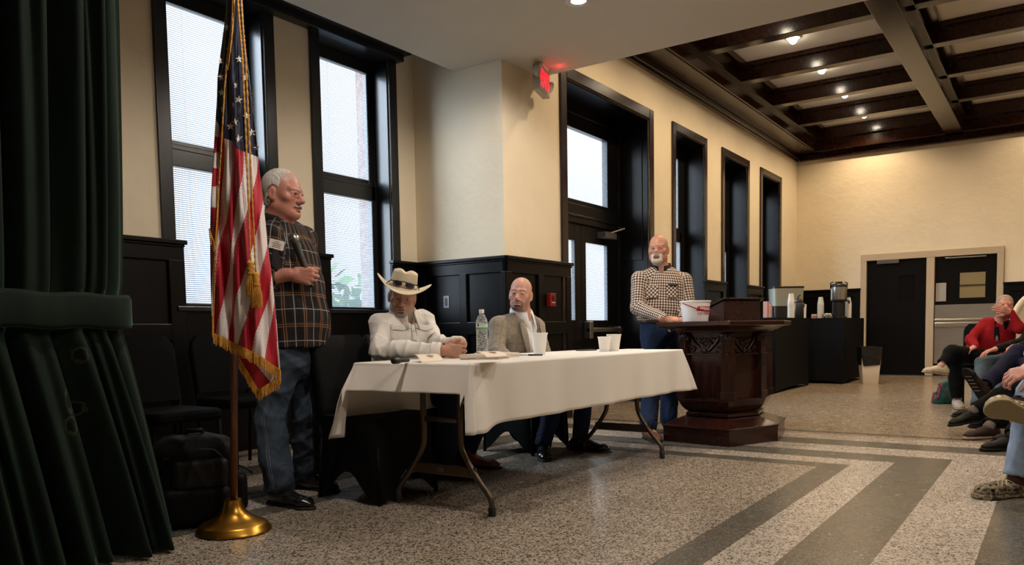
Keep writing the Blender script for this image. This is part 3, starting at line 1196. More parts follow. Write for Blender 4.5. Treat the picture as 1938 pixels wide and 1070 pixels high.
mb = MB()
bot = [(x, flag_bottom(x) - 2) for x in np.linspace(403, 531, 30)]
fringe(mb, bot, 21)
wp(mb.build('hem_fringe', 'flag_gold'), flag)
mb = MB()
fringe(mb, [(452, 677), (489, 738), (528, 714), (531, 700)], 21, doff=.055)
wp(mb.build('corner_fringe', 'flag_gold'), flag)
mb = MB()
fl_path = [(441, -20), (438, 40), (434, 75), (429, 110), (426, 140), (424, 165), (421, 220), (418, 270), (414, 330), (411, 400), (408, 450), (404, 550), (402, 630)]
for (x0_, y0_), (x1_, y1_) in zip(fl_path, fl_path[1:]):
    wide = 1.0 if y0_ < 100 else .45
    fringe(mb, [(x0_, y0_), (x1_, y1_)], 26 * wide, .0021, (.02, 1), 1.5, -.012)
    fringe(mb, [(x0_ + 4 * wide, y0_), (x1_ + 4 * wide, y1_)], 22 * wide, .0021, (-.10, 1), 1.5, -.016)
wp(mb.build('side_fringe', 'flag_gold'), flag)
mb = MB()
fringe(mb, [(396, 432), (400, 446), (407, 462)], 20, .0034, (.05, 1), 1.6, -.008)
wp(mb.build('fold_fringe', 'flag_gold'), flag)
cordt = thing('gold_cord', 'gold twisted cord with two tassels hanging down the front of the flag', 'cord', tuple(at(470, 300, PD - .14)))
for (path, tx, ty) in (([(449, -20), (454, 50), (459, 110), (463, 200), (467, 300), (471, 400), (474, 494)], 474, 494), ([(455, -20), (460, 50), (465, 110), (470, 220), (475, 330), (480, 430), (484, 515)], 484, 515)):
    pts = [at(x, y, PD - .142) for x, y in path]
    fine = []
    for a, b2 in zip(pts, pts[1:]):
        for k in range(24):
            fine.append(a + (b2 - a) * k / 24)
    fine.append(pts[-1])
    mb = MB()
    for ph0 in (0, PI):
        q = [p + VR * .0022 * math.cos(i * .9 + ph0) - VF * .0022 * math.sin(i * .9 + ph0) for i, p in enumerate(fine)]
        mb.tube(q, .0024, 6)
    wp(mb.build('cord', 'flag_gold', smooth=True), cordt)
    p = at(tx, ty, PD - .142)
    mb = MB()
    mb.lathe([(.004, 0), (.013, -.004), (.016, -.014), (.012, -.024), (.017, -.032), (.012, -.042), (.018, -.052), (.016, -.060), (.013, -.066)], 16, p)
    o = mb.build('tassel', 'flag_gold', smooth=True)
    wp(o, cordt)
    mb = MB()
    for k in range(34):
        a = 2 * PI * k / 34
        r0, r1 = (.013, .021) if k % 2 else (.009, .014)
        mb.tube([p + np.array([r0 * math.cos(a), r0 * math.sin(a), -.064]), p + np.array([r1 * math.cos(a), r1 * math.sin(a), -.10]), p + np.array([r1 * 1.02 * math.cos(a), r1 * 1.02 * math.sin(a), -.142 - .006 * (k % 3)])], .0022, 5)
    sk = mb.build('tassel_skirt', 'flag_gold')
    wp(sk, cordt)

# ------------------------------------------------------------------ folding table and its cloth
TX0, TX1, TY0, TY1, TZ = 2.94, 5.48, 2.29, 3.06, .735
t = thing('folding_table', 'long folding table with bent brown metal legs under the white cloth', 'table', (4.2, 2.68, 0))
wp(MB().box(TX0 + .01, TX1 - .01, TY0 + .01, TY1 - .01, TZ - .03, TZ).build('table_top', 'grey_plastic', bevel=.012), t)


def bez(pts, n=8):
    """smooth a polyline by Catmull-Rom"""
    P_ = [np.asarray(p, float) for p in pts]
    P_ = [2 * P_[0] - P_[1]] + P_ + [2 * P_[-1] - P_[-2]]
    out = []
    for i in range(1, len(P_) - 2):
        p0, p1, p2, p3 = P_[i - 1:i + 3]
        for k in range(n):
            s_ = k / n
            out.append(.5 * ((2 * p1) + (-p0 + p2) * s_ + (2 * p0 - 5 * p1 + 4 * p2 - p3) * s_ ** 2 + (-p0 + 3 * p1 - 3 * p2 + p3) * s_ ** 3))
    out.append(P_[-2])
    return out


for X in (3.03, 5.02):
    for ys, yf in ((2.43, 2.243), (2.67, 2.857)):
        sg = 1 if yf > ys else -1
        pts = bez([(X, ys, TZ - .03), (X, ys, .5), (X, ys, .36), (X, ys + sg * .02, .29), (X, ys + sg * .10, .175), (X, yf - sg * .012, .09), (X, yf, .045), (X, yf, .03)], 6)
        o = wp(MB().tube(pts, .0155, 12).build('leg', 'table_metal', smooth=True), t)
        wp(MB().lathe([(.0175, 0), (.0185, .006), (.0185, .04), (.016, .044)], 14, (X, yf, 0)).build('foot_cap', 'rubber', smooth='auto'), t)
    wp(MB().tube([(X, 2.44, .455), (X, 2.66, .455)], .010, 10, 1.4).build('cross_bar', 'table_metal', smooth=True), t)
    mb = MB()
    mb.box(X - .008, X + .008, 2.335, 2.765, .175, .228)
    wp(mb.build('leg_brace', 'table_metal', bevel=.006), t)
mb = MB()
Mx = Matrix.Translation((3.03 - .009, 2.552, .203)) @ Matrix.Rotation(-PI / 2, 4, 'Y')
mb.lathe([(.030, .0), (.030, .003), (.026, .004)], 20, M=Mx @ Matrix.Diagonal((.45, 1, 1, 1)))
wp(mb.build('maker_badge', 'grey_metal'), t)

m, nt, b = new_mat('linen_white')
tc = N(nt, 'ShaderNodeTexCoord')
sx = N(nt, 'ShaderNodeSeparateXYZ')
nt.links.new(tc.outputs['Object'], sx.inputs[0])
b.inputs['Base Color'].default_value = (0.80, 0.76, 0.70, 1)
b.inputs['Roughness'].default_value = 0.8
b.inputs['Sheen Weight'].default_value = 0.1
crease = None
for c_ in (-.92, -.30, .32, .94):
    k = mathn(nt, 'COMPARE', sx.outputs[0], c_, .003)
    crease = k if crease is None else mathn(nt, 'MAXIMUM', crease, k)
k = mathn(nt, 'COMPARE', sx.outputs[1], .0, .003)
crease = mathn(nt, 'MAXIMUM', crease, k)
h = noise(nt, 5, 4)
bump(nt, b, h, .25, .01)
nt.links.new(mixc(nt, mathn(nt, 'MULTIPLY', crease, .05), (0.80, 0.76, 0.70, 1), (0.68, 0.64, 0.58, 1)), b.inputs['Base Color'])  # fold creases: their faint shade is mixed into the cloth colour

ctr = np.array([(TX0 + TX1) / 2, (TY0 + TY1) / 2])
R_ = .02
per = []   # (x, y, nx, ny, tag position along)
hx, hy = (TX1 - TX0) / 2, (TY1 - TY0) / 2
per_sides = [(-1, -1, 1, -1, 110), (1, -1, 1, 1, 60), (1, 1, -1, 1, 110), (-1, 1, -1, -1, 60)]
for (ax, ay, bx_, by_, n_) in per_sides:
    nrm = np.array([0, ay]) if ay == by_ else np.array([ax, 0])
    for k in range(n_):
        s_ = k / n_
        p = np.array([ax * hx + (bx_ - ax) * hx * s_, ay * hy + (by_ - ay) * hy * s_])
        per.append((p, nrm))
    # rounded corner
    n2 = np.array([bx_, 0]) if ay == by_ else np.array([0, by_])
    for k in range(9):
        a = k / 8 * PI / 2
        per.append((np.array([bx_ * hx, by_ * hy]), nrm * math.cos(a) + n2 * math.sin(a)))
HEM = {'front': .44, 'back': .44, 'left': .60, 'right': .62}
tips = {(-1, -1): .415, (1, -1): .44, (1, 1): .45, (-1, 1): .345}
rowsN = 16
rings = []
pp = [p for p, _ in per]
for jr in range(-9, rowsN + 1):
    ring = []
    for (p, nrm) in per:
        cx_, cy_ = abs(p[0]) / hx, abs(p[1]) / hy
        dcx, dcy = hx - abs(p[0]), hy - abs(p[1])
        isx = abs(nrm[1]) > .99
        side = ('front' if nrm[1] < 0 else 'back') if abs(nrm[1]) >= abs(nrm[0]) else ('left' if nrm[0] < 0 else 'right')
        dist = dcx if abs(nrm[1]) >= abs(nrm[0]) else dcy
        if dist > 1e-6:
            corner = math.exp(-(dist / .10) ** 2) if side in ('front', 'back') else math.exp(-(dist / .012) ** 2)
        else:
            q_ = abs(nrm[0])            # 0 on the long side, 1 on the short side
            corner = 1.0 if q_ < .93 else max(0.0, (1 - q_) / .07)
        ck = (1 if p[0] > 0 else -1, 1 if p[1] > 0 else -1)
        hem = HEM[side] * (1 - corner) + tips[ck] * corner
        if side in ('front', 'back') and dcx < .5:
            hem += .0
        if jr < 0:
            q = p * 1.0
            if jr < -6:
                i_ = .004 + .02 * (-jr - 6)
                q = np.array([q[0] * (1 - i_ / hx), q[1] * (1 - i_ / hy)])
                z = TZ + .006
            else:
                a_r = PI / 2 * (jr + 6) / 6
                q = q + nrm * (.011 * math.sin(a_r) - .004)
                z = TZ + .006 - .011 * (1 - math.cos(a_r))
            ring.append((q[0] + ctr[0], q[1] + ctr[1], z))
            continue
        s_ = jr / rowsN
        ln = TZ + .004 - hem
        along = p[0] if abs(nrm[1]) > abs(nrm[0]) else p[1]
        wave = .010 * math.sin(along * 9 + 1.0) + .007 * math.sin(along * 21 + .5)
        out = .007 + s_ * (.018 + wave * (1 - corner)) + s_ * (1 - .25 * s_) * corner * (.060 if ck == (-1, 1) else .065)
        if side == 'right':
            out += s_ * .06
        if side == 'left':
            out += s_ * (.035 + .045 * max(0, p[1] / hy) ** 2)
        q = p + unit(nrm) * out
        # corner folds: the cloth swings round the corner
        z = TZ - .005 - (ln - .01) * s_
        ring.append((q[0] + ctr[0], q[1] + ctr[1], z))
    rings.append(ring)
mb = MB()
# flat top
mb.rings(rings, cap0=True, cap1=False)
o = mb.build('tablecloth', 'linen_white', smooth='auto')
me = o.data
me.transform(Matrix.Translation((-ctr[0], -ctr[1], 0)))
o.location = (ctr[0], ctr[1], 0)
md = o.modifiers.new('thick', 'SOLIDIFY')
md.thickness = .0025
md.offset = 1
tag(o, 'white cloth draped over the long table, its near corner hanging in a fold', 'tablecloth')

# ------------------------------------------------------------------ stretch-covered chairs
plain('stretch_black', (0.0025, 0.0025, 0.003, 1), 0.7, spec=0.12)
plain('seat_fabric', (0.0018, 0.0018, 0.0028, 1), 0.75, spec=0.12)
plain('chair_metal', (0.003, 0.003, 0.003, 1), 0.6, 0.0, spec=.1)


def rrect(w, d, r, n=6, cx=0, cy=0):
    pts = []
    for (sx_, sy_, a0) in ((1, 1, 0), (-1, 1, 90), (-1, -1, 180), (1, -1, 270)):
        for k in range(n + 1):
            a = math.radians(a0 + 90 * k / n)
            pts.append((cx + sx_ * (w / 2 - r) + r * math.cos(a), cy + sy_ * (d / 2 - r) + r * math.sin(a)))
    return pts


def covered_chair(loc, rz, label):
    """front of the chair faces local -y"""
    t = thing('covered_chair', label, 'chair', loc, rz, 'chairs in black stretch covers')
    mb = MB()
    n = 64
    w, d = .46, .46
    # skirt from seat to floor with arched hems between the legs
    rws = []
    for j in range(12):
        s_ = j / 11
        row = []
        for k in range(n):
            a = 2 * PI * k / n + PI / 4
            ca, sa = math.cos(a), math.sin(a)
            e = 7
            r_ = (abs(ca) ** e + abs(sa) ** e) ** (-1 / e)
            x, y = r_ * ca * w / 2, r_ * sa * d / 2
            cornr = abs(math.sin(2 * a)) ** 2.2
            hem = .012 + .15 * (1 - cornr) ** .9
            z = .455 + (hem - .455) * s_
            fl = 1.0 + .07 * s_ * cornr - .06 * math.sin(PI * s_) * (1 - cornr)
            row.append((x * fl, y * fl, z))
        rws.append(row)
    mb.rings(rws, cap0=True, cap1=False)
    mb.build('skirt', 'stretch_black', t, smooth='auto')
    # padded back cover
    rws = []
    for j in range(14):
        s_ = j / 13
        z = .40 + .49 * s_
        wd = .45 - .03 * s_
        th = .075 - .02 * s_
        yc = .20 + .10 * s_
        if s_ > .85:
            q = (s_ - .85) / .15
            wd -= .07 * (1 - math.sqrt(max(0, 1 - q * q)))
            th *= math.sqrt(max(.08, 1 - q * q))
        rws.append([(x, y, z) for x, y in rrect(wd, th, min(.03, th * .45), 5, 0, yc)])
    mb = MB()
    mb.rings(rws)
    mb.build('back_cover', 'stretch_black', t, smooth='auto')
    for sx_ in (-1, 1):
        for sy_ in (-1, 1):
            MB().tube([(sx_ * .225, sy_ * .225, .0), (sx_ * .215, sy_ * .215, .30)], .012, 8).build('leg', 'chair_metal', t, smooth=True)
    return t


ch1 = covered_chair((3.13, 3.10, 0), 0, 'black stretch covered chair standing empty at the left end of the white table')
dup(ch1, (3.80, 3.36, 0), .1, 'black stretch covered chair under the man in the straw hat')
dup(ch1, (4.91, 3.30, 0), -.05, 'black stretch covered chair under the bald man in the tweed jacket')


def banquet_chair(loc, rz, label, group='plain dark banquet chairs'):
    t = thing('banquet_chair', label, 'chair', loc, rz, group)
    MB().prism(rrect(.45, .44, .06), .42, .485).build('seat', 'seat_fabric', t, smooth='auto', bevel=.02)
    rws = []
    for j in range(10):
        s_ = j / 9
        z = .52 + .38 * s_
        wd = .43 - (.10 * max(0, (s_ - .8) / .2) ** 2)
        rws.append([(x, y, z) for x, y in rrect(wd, .045, .02, 4, 0, .20 + .07 * s_)])
    mb = MB()
    mb.rings(rws)
    mb.build('backrest', 'seat_fabric', t, smooth='auto')
    for sx_ in (-1, 1):
        MB().tube([(sx_ * .20, -.19, .42), (sx_ * .205, -.20, 0)], .012, 8).build('leg', 'chair_metal', t, smooth=True)
        MB().tube([(sx_ * .205, .27, .80), (sx_ * .205, .19, .42), (sx_ * .205, .22, 0)], .012, 8).build('leg', 'chair_metal', t, smooth=True)
    return t


bc = banquet_chair((2.52, 4.14, 0), 0, 'dark banquet chair against the wainscot behind the backpack')
dup(bc, (3.32, 4.55, 0), 0, 'dark banquet chair by the wall between the tall windows')
dup(bc, (10.42, 3.55, 0), 0, 'dark banquet chair by the wall behind the carved wooden podium')

# ------------------------------------------------------------------ things on the table
ZT = TZ + .0085


def tpos(x, y, z=ZT):
    p = onz(x, y, z)
    return (float(p[0]), float(p[1]), z)


def cup(loc, label, group, h=.125, r1=.046, r0=.031, lip=True):
    mb = MB()
    pr = [(0.0, .004), (r0 - .002, .004), (r0, 0), (r0 + .001, .002)]
    k = 7
    for i in range(1, k + 1):
        s_ = i / k
        r_ = r0 + (r1 - r0) * s_
        pr.append((r_ - .0008, h * s_ * .93 - .004))
        pr.append((r_ + .0006, h * s_ * .93))
    pr += [(r1 + .003, h * .945), (r1 + .004, h * .97), (r1 + .002, h), (r1 - .002, h), (r1 - .004, h * .95), (r0 - .003, .008), (0.0, .008)]
    mb.lathe(pr, 32, cap0=False, cap1=False)
    o = mb.build('foam_cup', 'foam_white', smooth='auto', loc=loc)
    return tag(o, label, 'cup', group)


c1 = cup(tpos(1021, 672), 'white foam cup on the table in front of the bald man in tweed', 'foam cups on the white table', .14, .052, .035)
cup(tpos(1144, 666), 'left and shorter of the two white foam cups near the right end of the table', 'foam cups on the white table', .105, .045, .033)
cup(tpos(1162, 665), 'right and taller of the two white foam cups near the right end of the table', 'foam cups on the white table', .12, .05, .034)

# water bottle
m, nt, b = new_mat('clear_plastic')
b.inputs['Base Color'].default_value = (.9, .93, .95, 1)
b.inputs['Roughness'].default_value = 0.12
b.inputs['Metallic'].default_value = 0.0
bump(nt, b, noise(nt, 55, 2, stretch=(1, 1, 1.6)), 1.0, .02)
tr_n = N(nt, 'ShaderNodeBsdfTransparent')
tr_n.inputs[0].default_value = (.93, .96, .97, 1)
mx_ = N(nt, 'ShaderNodeMixShader')
lw = N(nt, 'ShaderNodeLayerWeight')
lw.inputs[0].default_value = .35
rip = mathn(nt, 'GREATER_THAN', noise(nt, 70, 2, stretch=(1, 1, 2.5)), .52)  # bright ripples of refracted light, painted in as patches of opaque white
nt.links.new(mathn(nt, 'MINIMUM', mathn(nt, 'ADD', mathn(nt, 'MULTIPLY', lw.outputs['Facing'], .55), mathn(nt, 'MULTIPLY_ADD', rip, .30, .10)), .9), mx_.inputs[0])
nt.links.new(tr_n.outputs[0], mx_.inputs[1])
nt.links.new(b.outputs[0], mx_.inputs[2])
nt.links.new(mx_.outputs[0], nt.nodes['Material Output'].inputs[0])
plain('label_white', (0.75, 0.78, 0.78, 1), 0.5)
plain('label_green', (0.14, 0.40, 0.18, 1), 0.5)
plain('label_dark', (0.02, 0.02, 0.03, 1), 0.5)
bp_ = tpos(890, 681)
t = thing('water_bottle', 'clear plastic water bottle with a white cap and green label on the table', 'bottle', bp_)
pr = [(0, .004), (.022, .004), (.031, 0), (.033, .006)]
for i in range(8):
    z = .012 + i * .014
    pr += [(.0335, z), (.0312, z + .007)]
pr += [(.0335, .126), (.0328, .13), (.0328, .168), (.0335, .172), (.031, .186), (.023, .205), (.014, .220), (.0125, .226), (.0125, .232)]
MB().lathe(pr, 40).build('bottle_body', 'clear_plastic', t, smooth='auto')
MB().lathe([(.0145, .226), (.0145, .2265), (.0150, .244), (.013, .247)], 28).build('cap', 'white_plastic', t, smooth='auto')
lb = MB().lathe([(.0334, .130), (.0334, .168)], 40, cap0=False, cap1=False).build('label', 'label_white', t, smooth=True)
MB().lathe([(.0338, .132), (.0338, .147)], 40, cap0=False, cap1=False).build('label_band', 'label_green', lb, smooth=True)
mb = MB()
a0 = math.atan2(-VF[1], -VF[0])
rows = []
for z in (.153, .165):
    rows.append([(.0339 * math.cos(a0 + k), .0339 * math.sin(a0 + k), z) for k in (-.75, -.65, -.55, -.45)])
v, fcs = grid_mesh(rows)
MB().add(v, fcs).build('label_emblem', 'label_dark', lb)
rows = []
for z in (.156, .158, .162, .164):
    rows.append([(.0338 * math.cos(a0 + k), .0338 * math.sin(a0 + k), z) for k in np.linspace(-.3, .7, 10)])
v, fcs = grid_mesh(rows)
fcs = [f_ for f_ in fcs if not (9 <= f_[0] < 19)]
MB().add(v, fcs).build('label_print', 'label_green', lb)


# booklets
def quad_grid(p00, p10, p01, p11, nu=10, nv=10, lift=None):
    rows = []
    for i in range(nv):
        row = []
        for j in range(nu):
            u, v_ = j / (nu - 1), i / (nv - 1)
            p = (1 - u) * (1 - v_) * p00 + u * (1 - v_) * p10 + (1 - u) * v_ * p01 + u * v_ * p11
            if lift is not None:
                p = p + np.array([0, 0, lift(u, v_)])
            row.append(p)
        rows.append(row)
    return grid_mesh(rows)


def booklet_stack(loc, rz, n, w, d, label, topopen=None):
    """a pile of folded programmes: each one a booklet of its own"""
    rb = random.Random(int(loc[0] * 1000))
    for k in range(n):
        p = (loc[0] + rb.uniform(-.006, .006), loc[1] + rb.uniform(-.006, .006), loc[2] + k * .0047)
        t = thing('booklet', label, 'booklet', p, rz + rb.uniform(-.06, .06), label)
        MB().box(-w / 2, w / 2, -d / 2, d / 2, 0, .0042).build('pages', 'paper_white', t)
        MB().box(-w / 2 - .001, w / 2 + .001, -d / 2 - .001, d / 2 + .001, .0042, .0046).build('cover', 'paper_cream', t)


booklet_stack((3.47, 2.60, ZT), .25, 6, .16, .23, 'cream booklet in the flat pile beneath the water bottle')
booklet_stack((3.75, 2.72, ZT), -.15, 6, .15, .22, 'cream booklet in the pile to the right of the water bottle')
# move the bottle on its pile
t_b = bpy.data.objects['water_bottle']
pbt = onz(890, 680, ZT + 6 * .0047)
t_b.location = (3.535, 2.665, ZT + 6 * .0047 + .001)


def open_booklet(near_left, near_right, zbase, lift, label, lines, name='open_booklet'):
    """a booklet lying on zbase, its spine along the near edge and the cover standing open by lift at the far edge"""
    a_, b4 = onz(near_left[0], near_left[1], zbase + .004), onz(near_right[0], near_right[1], zbase + .004)
    away = VF * .185 - VR * .055
    q = [a_, b4, a_ + away + np.array([0, 0, lift]), b4 + away + np.array([0, 0, lift * .92])]
    c = (a_ + b4) / 2 + away / 2
    t = thing(name, label, 'booklet', (c[0], c[1], zbase), 0, 'booklets with a springing cover')
    v, fcs = quad_grid(q[0], q[1], q[2], q[3], 12, 12, lambda u, w_: .006 * math.sin(PI * w_))
    wp(MB().add(v, fcs).build('cover', 'paper_cream', solid=.0008, smooth=True), t)
    lo = np.array([0, 0, -.0022])
    v, fcs = quad_grid(a_ + lo, b4 + lo, a_ + away + lo, b4 + away + lo, 6, 6)
    wp(MB().add(v, fcs).build('pages', 'paper_white', solid=.003), t)
    # printed crest in the middle of the cover: short lines
    mb = MB()
    nrm = unit(np.cross(q[1] - q[0], q[2] - q[0]))
    if nrm[2] < 0:
        nrm = -nrm
    eu, ev = q[1] - q[0], q[2] - q[0]
    for (u0, u1, v0, v1) in lines:
        P4 = []
        for u, w_ in ((u0, v0), (u1, v0), (u1, v1), (u0, v1)):
            p = (1 - u) * (1 - w_) * q[0] + u * (1 - w_) * q[1] + (1 - u) * w_ * q[2] + u * w_ * q[3]
            P4.append(p + np.array([0, 0, .006 * math.sin(PI * w_)]) + nrm * .0015)
        mb.add(P4, [(0, 1, 2, 3)])
    wp(mb.build('print', 'ink'), t)
    return t


LN = [(.42, .66, .62, .66), (.38, .70, .52, .57), (.42, .66, .42, .47), (.46, .62, .34, .37), (.5, .58, .70, .74)]
open_booklet((797, 686), (840, 682.5), ZT, .046, 'cream booklet standing half open beside the black microphone', LN)
open_booklet((920, 676.5), (962, 674.5), ZT + .029, .034, 'cream booklet with a raised cover lying on the right-hand pile', LN)


def microphone(name, label, head, tail, hr=.026, parent=None):
    head, tail = np.asarray(head, float), np.asarray(tail, float)
    ax = unit(tail - head)
    L = np.linalg.norm(tail - head)
    z = np.array([0, 0, 1.0])
    a = unit(np.cross(z, ax)) if abs(ax[2]) < .95 else np.array([1.0, 0, 0])
    b2 = np.cross(ax, a)
    M = Matrix(((a[0], b2[0], ax[0], head[0]), (a[1], b2[1], ax[1], head[1]), (a[2], b2[2], ax[2], head[2]), (0, 0, 0, 1)))
    t = thing(name, label, 'microphone', tuple(head))
    wp(MB().lathe([(.003, -hr * .95), (hr * .6, -hr * .8), (hr * .95, -hr * .3), (hr, .0), (hr * .97, .02), (hr * .8, .036)], 24, M=M).build('grille', 'grey_metal', smooth=True), t)
    wp(MB().lathe([(hr * 1.04, .000), (hr * 1.08, .004), (hr * 1.04, .010)], 24, M=M, cap0=False, cap1=False).build('grille_band', 'steel', smooth=True), t)
    wp(MB().lathe([(hr * .8, .034), (hr * .85, .045), (.020, .075), (.0165, L - .02), (.015, L), (.002, L)], 24, M=M).build('handle', 'black_plastic', smooth='auto'), t)
    return t


a_, b2_ = onz(744, 683.5, ZT + .0165), onz(802, 680.5, ZT + .012)
mt = thing('microphone', 'black handheld microphone lying on the table near its left end', 'microphone', tuple(onz(760, 686, ZT)))
ax_ = unit(b2_ - a_)
pth = [a_ + ax_ * s_ for s_ in (0, .003, .035, .055, .058, .066, .15)]
wp(MB().tube(pth[:5], [.012, .0155, .016, .0155, .0125], 16).build('head', 'black_plastic', smooth=True), mt)
wp(MB().tube(pth[4:], [.0115, .011, .0100], 14).build('handle', 'black_plastic', smooth=True), mt)

p = tpos(1000, 674)
t = thing('pen', 'silver and black pen lying on the table between booklets and foam cup', 'pen', p)
d_ = VR * .075 + np.array([.0, 0, 0])
MB().tube([-d_ + np.array([0, 0, .006]), np.array([0, 0, .006])], .0045, 8).build('barrel', 'steel', t, smooth=True)
MB().tube([np.array([0, 0, .006]), d_ * 1.15 + np.array([0, 0, .006])], .0055, 8).build('grip', 'black_plastic', t, smooth=True)
p = tpos(1110, 664)
o = MB().prism(rrect(.16, .075, .012), 0, .009).build('phone', 'black_plastic', bevel=.002, loc=p)
o.rotation_euler = (0, 0, -.3)
tag(o, 'flat black phone lying on the table left of the two foam cups', 'phone')
p = tpos(1192, 662)
o = MB().prism(rrect(.20, .14, .004), 0, .003).build('paper', 'paper_white', loc=p)
tag(o, 'sheet of white paper lying at the right end of the table', 'paper')

# ------------------------------------------------------------------ carved podium
PC = np.array([6.27, 2.24])
HEXV = [np.array(v_) for v_ in ((5.82, 2.59), (5.737, 2.021), (6.24, 1.807))]
HEXV += [2 * PC - v_ for v_ in HEXV]
HEXO = [v_ - PC for v_ in HEXV]


def hexring(s_, z):
    return [(o_[0] * s_, o_[1] * s_, z) for o_ in HEXO]


def facemid(i):
    return (HEXO[i] + HEXO[(i + 1) % 6]) / 2


t = thing('podium', 'dark carved six-sided wooden podium on a stepped plinth', 'podium', (PC[0], PC[1], 0))
mb = MB()
mb.rings([hexring(.99, 0), hexring(1.0, .005), hexring(1.0, .118), hexring(1.02, .122), hexring(1.02, .132), hexring(.985, .138), hexring(.66, .19)])
mb.build('plinth', 'mahogany_flat', t, bevel=.004)
prof = [(.60, .19), (.64, .20), (.64, .225), (.60, .23), (.66, .25), (.725, .285), (.765, .325), (.775, .340), (.70, .345)]
mb = MB()
mb.rings([hexring(a, z) for a, z in prof])
mb.build('base_moulding', 'mahogany', t, smooth=False, bevel=.003)
mb = MB()
mb.rings([hexring(.66, .34), hexring(.66, .87)])
mb.build('shaft', 'mahogany', t)
for i in range(6):
    o_ = HEXO[i]
    c_ = o_ * .66
    ang = math.atan2(o_[1], o_[0])
    M = Matrix.Translation((c_[0], c_[1], 0)) @ Matrix.Rotation(ang, 4, 'Z')
    mb = MB()
    mb.box(-.05, .035, -.055, .055, .34, .70, M)
    mb.box(-.05, .042, -.062, .062, .34, .40, M)
    mb.box(-.05, .03, -.05, .05, .70, .86, M)
    mb.build('corner_pilaster', 'mahogany', t, bevel=.004)
prof = [(.70, .683), (.745, .687), (.745, .697), (.70, .703)]
mb = MB()
mb.rings([hexring(a, z) for a, z in prof])
mb.build('necking', 'mahogany', t)
prof = [(.70, .862), (.80, .866), (.80, .876), (.86, .88), (.93, .898), (.97, .905), (1.06, .908), (1.10, .915), (1.105, .943), (1.09, .948)]
mb = MB()
mb.rings([hexring(a, z) for a, z in prof])
mb.build('top', 'mahogany_flat', t, bevel=.003)
rl = random.Random(9)
for i in range(6):
    a_, b2_ = HEXO[i] * .70, HEXO[(i + 1) % 6] * .70
    mid = (a_ + b2_) / 2
    nrm = unit(mid)
    tg = unit(b2_ - a_)
    half = np.linalg.norm(b2_ - a_) / 2

    def pt(u, z, o_=0.0):
        q = mid + tg * u * half + nrm * o_
        return np.array([q[0], q[1], z])

    Rm = np.stack([np.array([tg[0], tg[1], 0]), np.array([nrm[0], nrm[1], 0]), np.array([0, 0, 1.0])], 1)
    mb = MB()
    for k in range(9):        # bead row
        mb.ball(pt(-.55 + 1.1 * k / 8, .815, -.012), .007, 8, 6)
    for k in range(46):       # leaf cluster hanging in the middle
        z = .80 - .095 * rl.random()
        w_ = .30 * (z - .69) / .11
        mb.ball(pt(rl.uniform(-w_, w_), z, -.014), (rl.uniform(.008, .016), .010, rl.uniform(.006, .012)), 7, 5, Rm)
    for sg in (-1, 1):        # swags and corner rosettes
        path = [pt(sg * (.62 - .5 * s_), .835 - .12 * s_ ** .7, -.010) for s_ in np.linspace(0, 1, 10)]
        mb.tube(path, .010, 6)
        for k in range(16):
            mb.ball(pt(sg * rl.uniform(.45, .9), rl.uniform(.705, .76), -.014), (rl.uniform(.008, .018), .010, rl.uniform(.008, .014)), 7, 5, Rm)
        cc = pt(sg * .86, .825, .008)
        mb.lathe([(.0, -.01), (.04, -.008), (.042, .004), (.03, .010), (.012, .012)], 14, M=Matrix(((tg[0], 0, nrm[0], cc[0]), (tg[1], 0, nrm[1], cc[1]), (0, 1, 0, cc[2]), (0, 0, 0, 1))))
        for k in range(6):
            a = k * PI / 3
            mb.ball(cc + Rm @ np.array([.024 * math.cos(a), .012, .024 * math.sin(a)]), .0095, 7, 5)
    mb.build('carving', 'mahogany', t, smooth=True)

# slanted reading desk on the podium
A_, B2_ = np.array([6.13, 2.205]), np.array([6.425, 2.005])
eu = unit(B2_ - A_)
ev = np.array([-eu[1], eu[0]])
wd, dp = np.linalg.norm(B2_ - A_), .36
t = thing('reading_desk', 'small slant-topped mahogany reading desk standing on the podium', 'reading desk', (A_[0], A_[1], .949))
Mz = Matrix(((eu[0], ev[0], 0, 0), (eu[1], ev[1], 0, 0), (0, 0, 1, 0), (0, 0, 0, 1)))
mb = MB()
h1, h0 = .165, .075
vs = [(0, 0, 0), (wd, 0, 0), (wd, dp, 0), (0, dp, 0), (0, 0, h1), (wd, 0, h1), (wd, dp, h0), (0, dp, h0)]
mb.add([tuple(Mz @ Vector(v_)) for v_ in vs], [(0, 3, 2, 1), (4, 5, 6, 7), (0, 1, 5, 4), (1, 2, 6, 5), (2, 3, 7, 6), (3, 0, 4, 7)])
mb.build('case', 'mahogany_flat', t, bevel=.003)
sl = (h0 - h1) / dp
mb = MB()
f_ = lambda x, y, up: (x, y, h1 + sl * y + up)
vs = [f_(-.022, -.022, .001), f_(wd + .022, -.022, .001), f_(wd + .022, dp + .025, .001), f_(-.022, dp + .025, .001)]
vs += [(x, y, z + .016) for x, y, z in vs]
mb.add([tuple(Mz @ Vector(v_)) for v_ in vs], [(0, 3, 2, 1), (4, 5, 6, 7), (0, 1, 5, 4), (1, 2, 6, 5), (2, 3, 7, 6), (3, 0, 4, 7)])
mb.build('lid', 'mahogany_flat', t, bevel=.004)
vs = [(-.005, dp + .0, h0 + .017), (wd + .005, dp + .0, h0 + .017), (wd + .005, dp + .018, h0 + .013), (-.005, dp + .018, h0 + .013)]
vs += [(x, y, z + .016) for x, y, z in vs]
MB().add([tuple(Mz @ Vector(v_)) for v_ in vs], [(0, 3, 2, 1), (4, 5, 6, 7), (0, 1, 5, 4), (1, 2, 6, 5), (2, 3, 7, 6), (3, 0, 4, 7)]).build('ledge', 'mahogany_flat', t)

